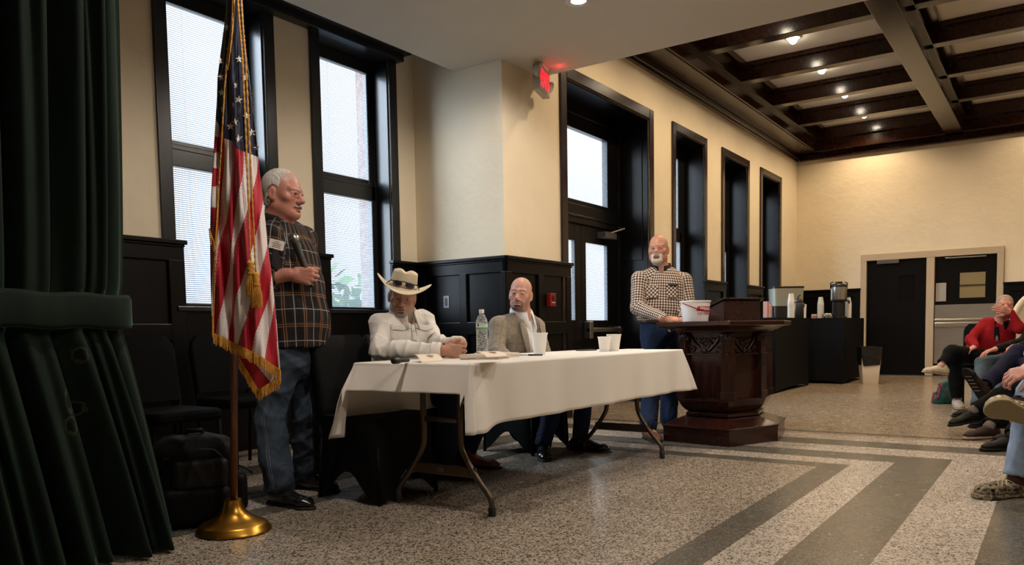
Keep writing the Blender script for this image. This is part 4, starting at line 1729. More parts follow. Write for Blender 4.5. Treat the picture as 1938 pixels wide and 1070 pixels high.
# ice cream bucket
plain('bucket_white', (0.86, 0.86, 0.86, 1), 0.4)
plain('bucket_red', (0.60, 0.03, 0.035, 1), 0.45)
plain('handle_red', (0.30, 0.006, 0.02, 1), 0.35)
bk = at(1316, 590, 6.20)
BZ = .950
t = thing('ice_cream_bucket', 'white plastic ice cream bucket with red lettering and a red handle on the podium', 'bucket', (bk[0], bk[1], BZ))
r0, r1, hh = .097, .115, .162
MB().lathe([(0, .003), (r0 - .004, .003), (r0, 0), (r0 + .001, .004), (r1, hh - .012), (r1 + .006, hh - .010), (r1 + .006, hh), (r1 - .001, hh), (r0 - .003, .006), (0, .006)], 48, cap0=False, cap1=False).build('pail', 'bucket_white', t, smooth='auto')
# direction facing the viewer
d0_ = -unit(np.array([bk[0], bk[1]]))
angv = math.atan2(d0_[1], d0_[0])


def wrap(me, ang0, zc, off=.0012):
    def fn(a):
        z = a[:, 1] + zc
        r_ = r0 + (r1 - r0) * z / hh + off + a[:, 2]
        th = ang0 + a[:, 0] / (r0 + r1) * 2
        return np.stack([r_ * np.cos(th), r_ * np.sin(th), z], 1)
    return map_mesh(me, fn)


# subdivide flat shapes so they bend round the pail
def strip(w, h, slant=0, n=24):
    rows = []
    for j in range(3):
        v_ = j / 2
        rows.append([(-w / 2 + w * u + slant * v_, (v_ - .5) * h, 0) for u in np.linspace(0, 1, n)])
    v, fcs = grid_mesh(rows)
    me = bpy.data.meshes.new('strip')
    me.from_pydata(v, [], fcs)
    return me


cang = angv + .80
lab = link_mesh('label_panel', wrap(strip(.155, .036, .010), cang, .098), 'bucket_red', t)
for nm, txt, sz, zc, mt_, sh, off in (('brand_lettering', 'Watson', .034, .099, 'bucket_white', .25, .0022), ('ice_cream_lettering', 'ICE CREAM', .025, .058, 'bucket_red', 0, .0014)):
    me = text_mesh(txt, sz, 0.0, .0006, sh)
    bm = bmesh.new()
    bm.from_mesh(me)
    bmesh.ops.triangulate(bm, faces=bm.faces)
    bmesh.ops.subdivide_edges(bm, edges=[e for e in bm.edges if e.calc_length() > .006], cuts=1)
    bm.to_mesh(me)
    bm.free()
    link_mesh(nm, wrap(me, cang - .05 * (nm[0] == 'i'), zc, off), mt_, t if nm[0] == 'i' else lab)
# handle swung down across the front
pth = []
for s_ in np.linspace(0, 1, 26):
    th = angv - .95 + 2.35 * s_
    z = .145 - .062 * math.sin(PI * min(1, s_ * .62 + .0)) ** 1.1 * (1.0)
    r_ = r0 + (r1 - r0) * z / hh + .008
    pth.append((r_ * math.cos(th), r_ * math.sin(th), z))
MB().tube(pth, .0042, 8).build('handle', 'handle_red', t, smooth=True)

# ------------------------------------------------------------------ exit sign under the soffit
ex = np.array([6.26, 3.98])
plain('sign_grey', (.42, .39, .35, 1), .5)
t = thing('exit_sign', 'lit red exit sign with two emergency lamps hung from the soffit', 'sign', (ex[0], ex[1], ZS), .28)
d_ = unit([VR[0] * .93 + .36, VR[1] * .93 - .05 + .0])   # lies nearly across the view
d_ = unit(np.array([1.0, 0.0]))
M = Matrix.Identity(4)
mb = MB()
mb.box(-.165, .165, -.035, .035, -.255, -.03)
mb.build('housing', 'sign_grey', t, bevel=.006)
mb = MB()
mb.box(-.09, .09, -.045, .045, -.03, 0)
mb.build('canopy', 'white_plastic', t, bevel=.004)
me = text_mesh('EXIT', .205, .0008, .009)
map_mesh(me, lambda a: np.stack([a[:, 0] * .64, -.0365 - a[:, 2], a[:, 1] - .142], 1))
link_mesh('exit_lettering', me, 'exit_red', t)
mb = MB()
mb.add([(.140, -.037, -.115), (.163, -.037, -.142), (.140, -.037, -.170)], [(0, 1, 2)])
mb.add([(-.140, -.037, -.115), (-.163, -.037, -.142), (-.140, -.037, -.170)], [(0, 1, 2)])
mb.build('arrow', 'exit_red', t)
for sx_, zz in ((-1, -.11), (1, -.135)):
    Mx = Matrix.Translation((sx_ * .21, -.03, zz)) @ Matrix.Rotation(PI / 2 + .3, 4, 'X')
    mb = MB()
    mb.lathe([(.01, -.04), (.035, -.03), (.048, .0), (.048, .012), (.042, .014), (.03, .006)], 20, M=Mx)
    mb.box(sx_ * .165 - .012, sx_ * .165 + .03 * sx_ + .012, -.012, .012, zz - .012, zz + .012)
    mb.build('emergency_lamp', 'sign_grey', t, smooth='auto')
lr = bpy.data.lights.new('exit_glow', 'POINT')
lr.energy = .30
lr.color = (1, .03, .05)
lr.shadow_soft_size = .06
lo = bpy.data.objects.new('exit_glow', lr)
COL.objects.link(lo)
lo.location = (0.06, -.16, -.02)
lo.parent = t

# fire alarm pull and switch plate
fa = ony(1040, 568, YM - .036)
t = thing('fire_alarm_pull', 'red fire alarm pull station on the dark wainscot right of the bald man', 'fire alarm', (fa[0], YM - .035, fa[2]))
MB().box(-.055, .055, -.045, 0, -.065, .065).build('case', 'red_alarm', t, bevel=.006)
MB().box(-.02, .022, -.05, -.044, .0, .035).build('window', 'black_plastic', t)
MB().box(-.03, .03, -.049, -.044, -.03, -.024).build('pull_bar', 'white_plastic', t)
sw = onx(845, 572, XP - .014)
t = thing('switch_plate', 'metal switch plate on the wainscot panel of the pillar', 'switch plate', (XP - .0125, sw[1], sw[2]))
MB().box(-.006, 0, -.036, .036, -.06, .06).build('plate', 'grey_metal', t, bevel=.003)
MB().box(-.009, -.005, -.014, .014, -.038, .038).build('rocker', 'black_plastic', t, bevel=.002)

# ------------------------------------------------------------------ backpack
# (built with the figures' surface tool further down)

# ------------------------------------------------------------------ coffee tables along the wall
def covered_table(x0, x1, y0, y1, z, label):
    t = thing('buffet_table', label, 'table', ((x0 + x1) / 2, (y0 + y1) / 2, 0), 0, 'buffet tables under black covers')
    w, d = x1 - x0, y1 - y0
    MB().box(-w / 2 + .02, w / 2 - .02, -d / 2 + .02, d / 2 - .02, z - .035, z - .004).build('table_top', 'grey_plastic', t)
    for sx_ in (-1, 1):
        for sy_ in (-1, 1):
            MB().tube([(sx_ * (w / 2 - .03), sy_ * (d / 2 - .03), 0), (sx_ * (w / 2 - .04), sy_ * (d / 2 - .04), z - .03)], .015, 8).build('leg', 'chair_metal', t)
    n = 96
    rws = []
    for j in range(14):
        s_ = j / 13
        row = []
        for k in range(n):
            q = k / n * 4
            sd, u = int(q), q - int(q)
            cs = [(-1, -1), (1, -1), (1, 1), (-1, 1)]
            a, b3 = cs[sd], cs[(sd + 1) % 4]
            x, y = (a[0] + (b3[0] - a[0]) * u) * w / 2, (a[1] + (b3[1] - a[1]) * u) * d / 2
            arch = math.sin(PI * u) ** .7
            hem = .005 + .045 * arch
            fl = 1 - .03 * math.sin(PI * s_) * arch
            row.append((x * fl, y * fl, z + (hem - z) * s_))
        rws.append(row)
    MB().rings(rws, cap0=True, cap1=False).build('cover', 'stretch_black', t, smooth='auto')
    return t


ZQ = 1.03
covered_table(10.75, 12.46, 3.15, 3.92, ZQ, 'tall table under a black stretch cover, nearer the carved podium')
covered_table(12.95, 14.45, 2.75, 3.65, ZQ, 'tall table under a black stretch cover beside the waste bin')


def cup_stack(loc, n, label, h=.095, r1=.043, r0=.029, step=.012):
    proto = None
    for k in range(n):
        p = (loc[0], loc[1], loc[2] + .0005 + k * step + h)
        if proto is None:
            mb = MB()
            mb.lathe([(0, -.003), (r0, 0), (r0, -.002), (r1, -h * .94), (r1 + .003, -h * .96), (r1 + .003, -h), (r1 - .001, -h), (r0 - .002, -.006), (0, -.006)], 20, cap0=False, cap1=False)
            proto = mb.build('foam_cup', 'foam_white', smooth='auto', loc=p)
            tag(proto, label, 'cup', label)
        else:
            o = proto.copy()
            COL.objects.link(o)
            o.location = p


cp = ony(1497, 603, 3.30)
cup_stack((cp[0], cp[1], ZQ), 21, 'upturned foam cup in the tall stack left of the dark coffee pump', .12, .048, .034, .0122)
cp = ony(1553, 602, 3.25)
cup_stack((cp[0], cp[1], ZQ), 20, 'upturned foam cup in the stack between coffee pump and steel urn', .115, .05, .033, .0125)
cp = ony(1605, 601, 2.85)
cup_stack((cp[0], cp[1], ZQ), 19, 'upturned foam cup in the stack right of the steel urn', .11, .05, .033, .0125)

# drinks tank
cp = ony(1487, 602, 3.62)
dt = depth((cp[0], cp[1], ZQ))
s_ = dt / CF
t = thing('drink_dispenser', 'large clear drink dispenser with a black lid on the black table by the wall', 'drink dispenser', (cp[0], cp[1], ZQ))
wv_, dv_ = 58 * s_, .30
ang = math.atan2(VR[1], VR[0])
t.rotation_euler = (0, 0, ang)
plain('tank_frosted', (0.30, 0.30, 0.25, 1), 0.35)
zb, zt = (602 - 578) * s_, (602 - 545) * s_
MB().rings([[(x * .95, y * .95, zb) for x, y in rrect(wv_, dv_, .05)], [(x, y, zt) for x, y in rrect(wv_, dv_, .05)]]).build('tank', 'tank_frosted', t, smooth='auto')
MB().prism(rrect(wv_ * 1.03, dv_ * 1.03, .05), zt, zt + .03).build('lid', 'black_plastic', t, bevel=.006)
MB().prism(rrect(wv_ * .92, dv_ * .92, .05), 0, zb).build('stand', 'black_plastic', t, bevel=.006)
MB().tube([(wv_ * .42, -dv_ / 2 - .0, zb + .03), (wv_ * .42, -dv_ / 2 - .06, zb + .03), (wv_ * .42, -dv_ / 2 - .06, zb - .03)], .018, 8).build('tap', 'black_plastic', t, smooth=True)
# coffee pump pot
cp = ony(1511, 602, 3.28)
t = thing('airpot', 'dark pump pot with a black lever between foam cups on the black table', 'airpot', (cp[0], cp[1], ZQ))
MB().lathe([(.075, 0), (.08, .01), (.075, .20), (.06, .235), (.05, .24)], 24).build('flask', 'black_plastic', t, smooth='auto')
MB().lathe([(.055, .238), (.06, .25), (.05, .285), (.02, .30)], 20).build('pump_head', 'black_plastic', t, smooth='auto')
mb = MB()
mb.tube([(-.02 * VR[0], -.02 * VR[1], .29), (.0, 0, .34), (VR[0] * .03, VR[1] * .03, .345)], .012, 8)
mb.tube([(0, 0, .25), (-.11 * VR[0], -.11 * VR[1], .245)], .012, 8)
mb.build('lever', 'black_plastic', t, smooth=True)
cp2 = ony(1518, 602, 3.34)
t = thing('cup_sleeve_tube', 'slim pale cup tube standing behind the dark pump pot', 'cup tube', (cp2[0] + .12, cp2[1], ZQ))
MB().lathe([(.030, 0), (.034, .22), (.034, .225), (.02, .225)], 16).build('tube', 'foam_white', t, smooth='auto')
# steel urn on its stand
cp = ony(1587, 601, 2.95)
s_ = depth((cp[0], cp[1], ZQ)) / CF
t = thing('coffee_urn', 'brushed steel coffee urn with a black lid on a tall black stand', 'coffee urn', (cp[0], cp[1], ZQ))
rr_ = 14.5 * s_
z0_, z1_ = (601 - 566) * s_, (601 - 543) * s_
MB().lathe([(rr_, z0_), (rr_ * 1.01, z0_ + .01), (rr_ * 1.01, z1_)], 40).build('body', 'steel', t, smooth='auto')
MB().lathe([(rr_ * 1.03, z1_), (rr_ * 1.03, z1_ + .03), (rr_ * .9, z1_ + .05), (rr_ * .45, z1_ + .06), (rr_ * .45, z1_ + .09), (.0, z1_ + .09)], 32, cap0=False, cap1=False).build('lid', 'black_plastic', t, smooth='auto')
MB().lathe([(rr_ * 1.02, 0), (rr_ * 1.02, .02), (rr_ * .8, .03), (rr_ * .8, z0_ - .04), (rr_ * 1.02, z0_ - .02), (rr_ * 1.02, z0_)], 28).build('stand', 'black_plastic', t, smooth='auto')
for sg in (-1, 1):
    q = VR[:2] * sg * rr_ * 1.05
    MB().tube([(q[0], q[1], z1_ - .02), (q[0] * 1.04, q[1] * 1.04, z1_ + .07), (q[0] * .7, q[1] * .7, z1_ + .085)], .010, 8).build('handle', 'black_plastic', t, smooth=True)
q = -VF[:2] * rr_ + VR[:2] * rr_ * .75
MB().tube([(q[0] * .8, q[1] * .8, z0_ - .02), (q[0] * 1.15, q[1] * 1.15, z0_ - .03), (q[0] * 1.15, q[1] * 1.15, z0_ - .07)], .016, 8).build('tap', 'black_plastic', t, smooth=True)
# small caddies
plain('sweetener_pink', (0.55, 0.30, 0.27, 1), 0.7)
cp = ony(1541, 602, 3.32)
t = thing('sweetener_box', 'small box of pink sweetener packets on the black table', 'box', (cp[0], cp[1], ZQ))
MB().box(-.045, .045, -.04, .04, 0, .05).build('box', 'sweetener_pink', t, bevel=.004)
MB().box(-.04, .04, -.035, .035, .05, .072).build('packets', 'paper_white', t, bevel=.004)
cp = ony(1566, 603, 3.1)
t = thing('creamer_basket', 'wire basket heaped with small white creamer pots', 'basket', (cp[0], cp[1], ZQ))
mb = MB()
rl = random.Random(2)
for z in (.005, .03, .055):
    pts = [(.11 * math.cos(a), .08 * math.sin(a), z) for a in np.linspace(0, 2 * PI, 25)]
    mb.tube(pts, .003, 6)
for a in np.linspace(0, 2 * PI, 13)[:-1]:
    mb.tube([(.11 * math.cos(a), .08 * math.sin(a), .003), (.11 * math.cos(a), .08 * math.sin(a), .055)], .002, 5)
mb.build('wire_basket', 'chair_metal', t)
k = 0
pot0 = None
for zz in (.004, .028, .052):
    for _ in range(9):
        a, r_ = rl.uniform(0, 2 * PI), rl.uniform(0, .085) * (1 - zz * 4)
        p = (cp[0] + r_ * math.cos(a) * 1.1, cp[1] + r_ * math.sin(a) * .75, ZQ + zz)
        if pot0 is None:
            pot0 = MB().lathe([(.011, 0), (.016, .02), (.019, .021), (.019, .023), (.0, .024)], 10).build('creamer_pot', 'foam_white', loc=p)
            tag(pot0, 'small white creamer pot heaped in the wire basket', 'creamer pot', 'creamer pots in the wire basket')
        else:
            o = pot0.copy()
            COL.objects.link(o)
            o.location = p
            o.rotation_euler = (rl.uniform(-.6, .6), rl.uniform(-.6, .6), 0)
# cups and packets just behind the reading desk
for (px, py, w_, h_, mt_, lb) in ((1450, 580, .09, .11, 'sweetener_pink', 'tall pink packet box on the black table behind the podium'), (1456, 585, .08, .075, 'sweetener_pink', 'short pink packet box on the black table behind the podium')):
    cp = ony(px, 599, 3.4)
    o = MB().box(-w_ / 2, w_ / 2, -.03, .03, 0, h_ + .12).build('packet_box', mt_, loc=(cp[0], cp[1], ZQ), bevel=.004)
    tag(o, lb, 'box')

# ------------------------------------------------------------------ waste bin
bl = onz(1655, 727)
t = thing('waste_bin', 'tapered cream plastic waste bin lined with a black bag beside the far door', 'waste bin', (bl[0] + .12, bl[1] + .1, 0))
plain('bin_cream', (0.62, 0.53, 0.42, 1), 0.5)
plain('bin_bag', (0.008, 0.008, 0.008, 1), 0.25, bmp=.6, bscale=14, bdist=.03)
hb, h_ = .15, .56
M = Matrix.Rotation(.35, 4, 'Z')
mb = MB()
mb.rings([[tuple(M @ Vector((x, y, 0))) for x, y in rrect(.27, .22, .02)], [tuple(M @ Vector((x, y, h_))) for x, y in rrect(.42, .30, .025)]], cap1=False)
mb.build('bin', 'bin_cream', t, smooth='auto', solid=.004)
rws = []
nb = 4 * 7
base = rrect(.42, .30, .025)
for j in range(8):
    s_ = j / 7
    row = []
    for k, (x, y) in enumerate(base):
        a = 2 * PI * k / len(base)
        drop = .17 + .13 * math.cos(2 * (a) + .4) ** 2
        z = h_ + .015 - drop * s_
        sc = 1.03 - .10 * s_ * drop / .3 + .015 * math.sin(a * 9) * s_
        row.append(tuple(M @ Vector((x * sc, y * sc, z))))
    rws.append(row)
mb = MB()
mb.rings(rws, cap0=False, cap1=False)
inner = [[tuple(M @ Vector((x * .97, y * .97, h_ + .014))) for x, y in base], [tuple(M @ Vector((x * .80, y * .80, h_ - .22))) for x, y in base]]
mb.rings(inner, cap0=False, cap1=True)
mb.build('liner_bag', 'bin_bag', t, smooth=True)

# ------------------------------------------------------------------ smooth surfaces for bodies and clothes
def smin(a, b_, k):
    h = np.maximum(k - np.abs(a - b_), 0) / k
    return np.minimum(a, b_) - h * h * k * .25


def smax(a, b_, k):
    h = np.maximum(k - np.abs(a - b_), 0) / k
    return np.maximum(a, b_) + h * h * k * .25


V3 = lambda *a: np.array(a, float)


class Surf:
    def __init__(s):
        s.p = []

    # round cone
    def rc(s, a, b_, ra, rb, k=.02, op='u', uv=None):
        a, b_ = np.asarray(a, float), np.asarray(b_, float)
        ab = b_ - a
        L2 = max(float(ab @ ab), 1e-9)

        def f(P):
            t = np.clip(((P - a) @ ab) / L2, 0, 1)
            q = P - a - t[:, None] * ab
            return np.sqrt((q * q).sum(1)) - (ra + (rb - ra) * t)
        r = max(ra, rb)
        s.p.append((f, np.minimum(a, b_) - r, np.maximum(a, b_) + r, k, op, uv and (a, b_, (ra + rb) / 2, uv)))
        return s

    # ellipsoid; R columns are its axes
    def el(s, c, r, R=None, k=.02, op='u'):
        c, r = np.asarray(c, float), np.asarray(r, float)

        def f(P):
            q = P - c
            if R is not None:
                q = q @ R
            k0 = np.sqrt(((q / r) ** 2).sum(1))
            k1 = np.sqrt(((q / (r * r)) ** 2).sum(1)) + 1e-9
            return k0 * (k0 - 1) / k1
        m = r.max() if R is not None else r
        s.p.append((f, c - m, c + m, k, op, None))
        return s

    # tube with an oval section: (half width along side, half depth)
    def ec(s, a, b_, wa, wb, side, k=.03, op='u', uv=None):
        a, b_ = np.asarray(a, float), np.asarray(b_, float)
        ax = unit(b_ - a)
        L = np.linalg.norm(b_ - a)
        sd = unit(np.asarray(side, float) - ax * (np.asarray(side, float) @ ax))
        dp = np.cross(ax, sd)

        def f(P):
            q = P - a
            z = q @ ax
            t = np.clip(z / L, 0, 1)
            w = wa[0] + (wb[0] - wa[0]) * t
            d = wa[1] + (wb[1] - wa[1]) * t
            ex = z - t * L
            m = np.minimum(w, d)
            x, y = q @ sd, q @ dp
            k0 = np.sqrt((x / w) ** 2 + (y / d) ** 2 + (ex / m) ** 2)
            k1 = np.sqrt((x / w ** 2) ** 2 + (y / d ** 2) ** 2 + (ex / m ** 2) ** 2) + 1e-6
            return k0 * (k0 - 1) / k1
        r = max(max(wa), max(wb))
        s.p.append((f, np.minimum(a, b_) - r, np.maximum(a, b_) + r, k, op, uv and (a, b_, (wa[0] + wa[1] + wb[0] + wb[1]) / 4, uv)))
        return s

    # rounded box
    def bx(s, c, h, R, rad, k=.01, op='u'):
        c, h = np.asarray(c, float), np.asarray(h, float)

        def f(P):
            q = np.abs((P - c) @ R) - (h - rad)
            return np.sqrt((np.maximum(q, 0) ** 2).sum(1)) + np.minimum(q.max(1), 0) - rad
        m = np.linalg.norm(h)
        s.p.append((f, c - m, c + m, k, op, None))
        return s

    # keep only the side of a plane that the normal points away from
    def cut(s, c, n, k=.004):
        c, n = np.asarray(c, float), unit(n)
        s.p.append((lambda P: (P - c) @ n, None, None, k, 'i', None))
        return s

    def fn(s, f, lo, hi, k, op):
        s.p.append((f, np.asarray(lo, float), np.asarray(hi, float), k, op, None))
        return s

    def val(s, P, extra=0.0):
        P = np.asarray(P, float)
        F = np.full(len(P), 1.0)
        for f, lo, hi, k, op, _ in s.p:
            d = f(P)
            F = smin(F, d, k) if op == 'u' else (smax(F, -d, k) if op == 's' else smax(F, d, k))
        return F - extra

    def grad(s, P, e=.002):
        g = np.zeros_like(P)
        for i in range(3):
            d = np.zeros(3)
            d[i] = e
            g[:, i] = s.val(P + d) - s.val(P - d)
        return g / (np.linalg.norm(g, axis=1, keepdims=True) + 1e-9)

    def project(s, P, off=0.0, it=5):
        P = np.asarray(P, float).copy()
        for _ in range(it):
            P -= s.grad(P) * (s.val(P) - off)[:, None] * .9
        return P

    def mesh(s, h, zones=(), lo=None, hi=None, inflate=0.0):
        us = [q for q in s.p if q[4] == 'u']
        L = np.min([q[1] for q in us], 0) - h * 2 - inflate if lo is None else np.asarray(lo, float)
        H = np.max([q[2] for q in us], 0) + h * 2 + inflate if hi is None else np.asarray(hi, float)
        ax = []
        for i in range(3):
            x, o = L[i], []
            while x < H[i] + h:
                o.append(x)
                st = h
                for c, r, hf in zones:
                    if c[i] - r - h < x < c[i] + r:
                        st = min(st, hf)
                x += st
            ax.append(np.array(o))
        nx, ny, nz = map(len, ax)
        F = np.full((nx, ny, nz), 1.0, np.float32)
        for f, l, u, k, op, _ in s.p:
            if l is None:
                sl = (slice(0, nx), slice(0, ny), slice(0, nz))
            else:
                sl = tuple(slice(max(0, int(np.searchsorted(ax[i], l[i] - k - h * 2.5 - inflate)) - 1), int(np.searchsorted(ax[i], u[i] + k + h * 2.5 + inflate)) + 1) for i in range(3))
            a0, a1, a2 = ax[0][sl[0]], ax[1][sl[1]], ax[2][sl[2]]
            if not (len(a0) and len(a1) and len(a2)):
                continue
            P = np.stack(np.meshgrid(a0, a1, a2, indexing='ij'), -1).reshape(-1, 3)
            d = f(P).reshape(len(a0), len(a1), len(a2)).astype(np.float32)
            G = F[sl]
            F[sl] = smin(G, d, k) if op == 'u' else (smax(G, -d, k) if op == 's' else smax(G, d, k))
        F -= inflate
        F[[0, -1]] = np.maximum(F[[0, -1]], 1e-4)
        F[:, [0, -1]] = np.maximum(F[:, [0, -1]], 1e-4)
        F[:, :, [0, -1]] = np.maximum(F[:, :, [0, -1]], 1e-4)
        ins = F < 0
        cnt = np.zeros((nx - 1, ny - 1, nz - 1), np.int8)
        for dx in (0, 1):
            for dy in (0, 1):
                for dz in (0, 1):
                    cnt += ins[dx:nx - 1 + dx, dy:ny - 1 + dy, dz:nz - 1 + dz]
        act = (cnt > 0) & (cnt < 8)
        I, Jj, K_ = np.nonzero(act)
        ids = np.full(act.shape, -1, np.int32)
        ids[I, Jj, K_] = np.arange(len(I))
        cor = [(dx, dy, dz) for dx in (0, 1) for dy in (0, 1) for dz in (0, 1)]
        val = np.stack([F[I + a, Jj + b_, K_ + c] for a, b_, c in cor], 1)
        acc = np.zeros((len(I), 3))
        n_ = np.zeros(len(I))
        for a in range(8):
            for b_ in range(a + 1, 8):
                df = np.abs(np.array(cor[a]) - np.array(cor[b_]))
                if df.sum() != 1:
                    continue
                m_ = (val[:, a] < 0) != (val[:, b_] < 0)
                t = np.zeros(len(I))
                t[m_] = val[m_, a] / (val[m_, a] - val[m_, b_])
                p = np.array(cor[a])[None, :] + t[:, None] * (np.array(cor[b_]) - np.array(cor[a]))[None, :]
                acc[m_] += p[m_]
                n_ += m_
        acc /= n_[:, None]
        idx = (I, Jj, K_)
        V = np.stack([ax[i][idx[i]] + acc[:, i] * (ax[i][idx[i] + 1] - ax[i][idx[i]]) for i in range(3)], 1)
        Q = []
        for axis in range(3):
            A_ = ins.take(range(0, ins.shape[axis] - 1), axis)
            B3 = ins.take(range(1, ins.shape[axis]), axis)
            e = np.array(np.nonzero(A_ != B3)).T
            o1, o2 = [(1, 2), (2, 0), (0, 1)][axis]
            ok = (e[:, o1] > 0) & (e[:, o2] > 0) & (e[:, o1] < act.shape[o1]) & (e[:, o2] < act.shape[o2])
            e = e[ok]
            q = []
            for (d1, d2) in ((-1, -1), (0, -1), (0, 0), (-1, 0)):
                c = e.copy()
                c[:, o1] += d1
                c[:, o2] += d2
                q.append(ids[c[:, 0], c[:, 1], c[:, 2]])
            q = np.stack(q, 1)
            fl = A_[tuple(e.T)]
            q[~fl] = q[~fl][:, ::-1]
            Q.append(q)
        Q = np.concatenate(Q)
        Q = Q[(Q >= 0).all(1)]
        return V, Q

    def uvs(s, P):
        best = np.full(len(P), 9.0)
        uv = np.zeros((len(P), 3))
        for n_, q in enumerate(s.p):
            if not q[5]:
                continue
            a, b_, r, ref = q[5]
            d = q[0](P)
            ax = unit(b_ - a)
            sd = unit(np.asarray(ref[0], float) - ax * (np.asarray(ref[0], float) @ ax))
            dp = np.cross(ax, sd)
            v = (P - a) @ ax
            th = np.arctan2((P - a) @ dp, (P - a) @ sd)
            m_ = d < best
            best[m_] = d[m_]
            uv[m_, 0] = th[m_] * r
            uv[m_, 1] = v[m_] + ref[1]
            uv[m_, 2] = ref[2]
        return uv


def vnorm(V, Q):
    fn_ = np.cross(V[Q[:, 2]] - V[Q[:, 0]], V[Q[:, 3]] - V[Q[:, 1]])
    n_ = np.zeros_like(V)
    for i in range(4):
        np.add.at(n_, Q[:, i], fn_)
    return n_ / (np.linalg.norm(n_, axis=1, keepdims=True) + 1e-9)


def smooth_v(V, Q, it=2, w=.5):
    for _ in range(it):
        acc = np.zeros_like(V)
        c = np.zeros(len(V))
        for i in range(4):
            a, b_ = Q[:, i], Q[:, (i + 1) % 4]
            np.add.at(acc, a, V[b_])
            np.add.at(acc, b_, V[a])
            np.add.at(c, a, 1)
            np.add.at(c, b_, 1)
        V = V + (acc / np.maximum(c, 1)[:, None] - V) * w
    return V


def folds(P, amp, sc=1.0, seed=0):
    r = np.random.RandomState(seed)
    o = np.zeros(len(P))
    for k in range(5):
        d = unit(r.randn(3) * np.array([1, 1, .7]))
        e = unit(r.randn(3))
        fr = (16 + 16 * r.rand()) * sc
        ph_ = P @ d * fr + 1.6 * np.sin(P @ e * fr * .45 + r.rand() * 6) + r.rand() * 6
        o += (1 - np.abs(np.sin(ph_))) ** 2.0 - .35
    return o * amp / 2.2


def surf_obj(name, V, Q, mat, parent, attr=None, smooth=True):
    me = bpy.data.meshes.new(name)
    me.vertices.add(len(V))
    me.vertices.foreach_set('co', np.asarray(V, np.float32).ravel())
    me.loops.add(len(Q) * 4)
    me.loops.foreach_set('vertex_index', np.asarray(Q, np.int32).ravel())
    me.polygons.add(len(Q))
    me.polygons.foreach_set('loop_start', np.arange(0, len(Q) * 4, 4, dtype=np.int32))
    me.polygons.foreach_set('loop_total', np.full(len(Q), 4, np.int32))
    me.update(calc_edges=True)
    me.validate()
    if attr is not None:
        for nm, a in attr.items():
            x = me.attributes.new(nm, 'FLOAT_VECTOR', 'POINT')
            x.data.foreach_set('vector', np.asarray(a, np.float32).ravel())
    o = link_mesh(name, me, mat, None, smooth)
    if parent is not None:
        wp(o, parent)
    return o


def cloth_obj(name, Sf, mat, parent, h=.008, fold=.006, sc=1.0, seed=1, pinch=(), zones=()):
    V, Q = Sf.mesh(h, zones)
    V = smooth_v(V, Q, 2)
    uv = Sf.uvs(V)
    n_ = vnorm(V, Q)
    d = folds(V, fold, sc, seed)
    for c, r, a, axv in pinch:          # bunched rings near joints
        dist = np.linalg.norm(V - np.asarray(c), axis=1)
        w = np.exp(-(dist / r) ** 2)
        al = (V - c) @ unit(axv)
        wv_ = 2.6 * np.sin(V @ np.array([23, 17, 11.]) + 1) + 1.8 * np.sin(V @ np.array([-13, 31, 19.]))
        d = d + a * w * ((1 - np.abs(np.sin(al * PI / .062 + wv_))) ** 1.6 - .3) * 1.1
    V = V + n_ * d[:, None]
    V = smooth_v(V, Q, 1, .4)
    return surf_obj(name, V, Q, mat, parent, {'puv': uv})


def patch(Sf, c, eu, ev, pts_u, pts_v, off=.004, poly=None):
    """a grid laid onto a surface: c + eu*u + ev*v pulled onto it"""
    P = np.array([c + eu * u + ev * v for v in pts_v for u in pts_u])
    P = Sf.project(P, off)
    return P.reshape(len(pts_v), len(pts_u), 3)


def patch_obj(name, Sf, c, eu, ev, w, h, mat, parent, off=.004, nu=12, nv=12, thick=.002, shape=None):
    us, vs = np.linspace(-w / 2, w / 2, nu), np.linspace(-h / 2, h / 2, nv)
    P = []
    for v in vs:
        for u in us:
            uu, vv = (u, v) if shape is None else shape(u / w + .5, v / h + .5)
            if shape is not None:
                uu, vv = (uu - .5) * w, (vv - .5) * h
            P.append(c + eu * uu + ev * vv)
    P = Sf.project(np.array(P), off).reshape(nv, nu, 3)
    v, f_ = grid_mesh(P)
    return wp(MB().add(v, f_).build(name, mat, smooth=True, solid=thick), parent)


# ------------------------------------------------------------------ head, hand and shoe shapes
class Frame:
    def __init__(s, o, f, up=(0, 0, 1), sc=1.0):
        s.o = np.asarray(o, float)
        s.f = unit(f)
        r = np.cross(s.f, np.asarray(up, float))
        s.r = unit(r)
        s.u = np.cross(s.r, s.f)
        s.sc = sc
        s.R = np.stack([s.r, s.f, s.u], 1)

    def __call__(s, x, y, z):
        return s.o + (s.r * x + s.f * y + s.u * z) * s.sc

    def roll(s, a):
        r, u = s.r * math.cos(a) + s.u * math.sin(a), s.u * math.cos(a) - s.r * math.sin(a)
        s.r, s.u = r, u
        s.R = np.stack([s.r, s.f, s.u], 1)
        return s


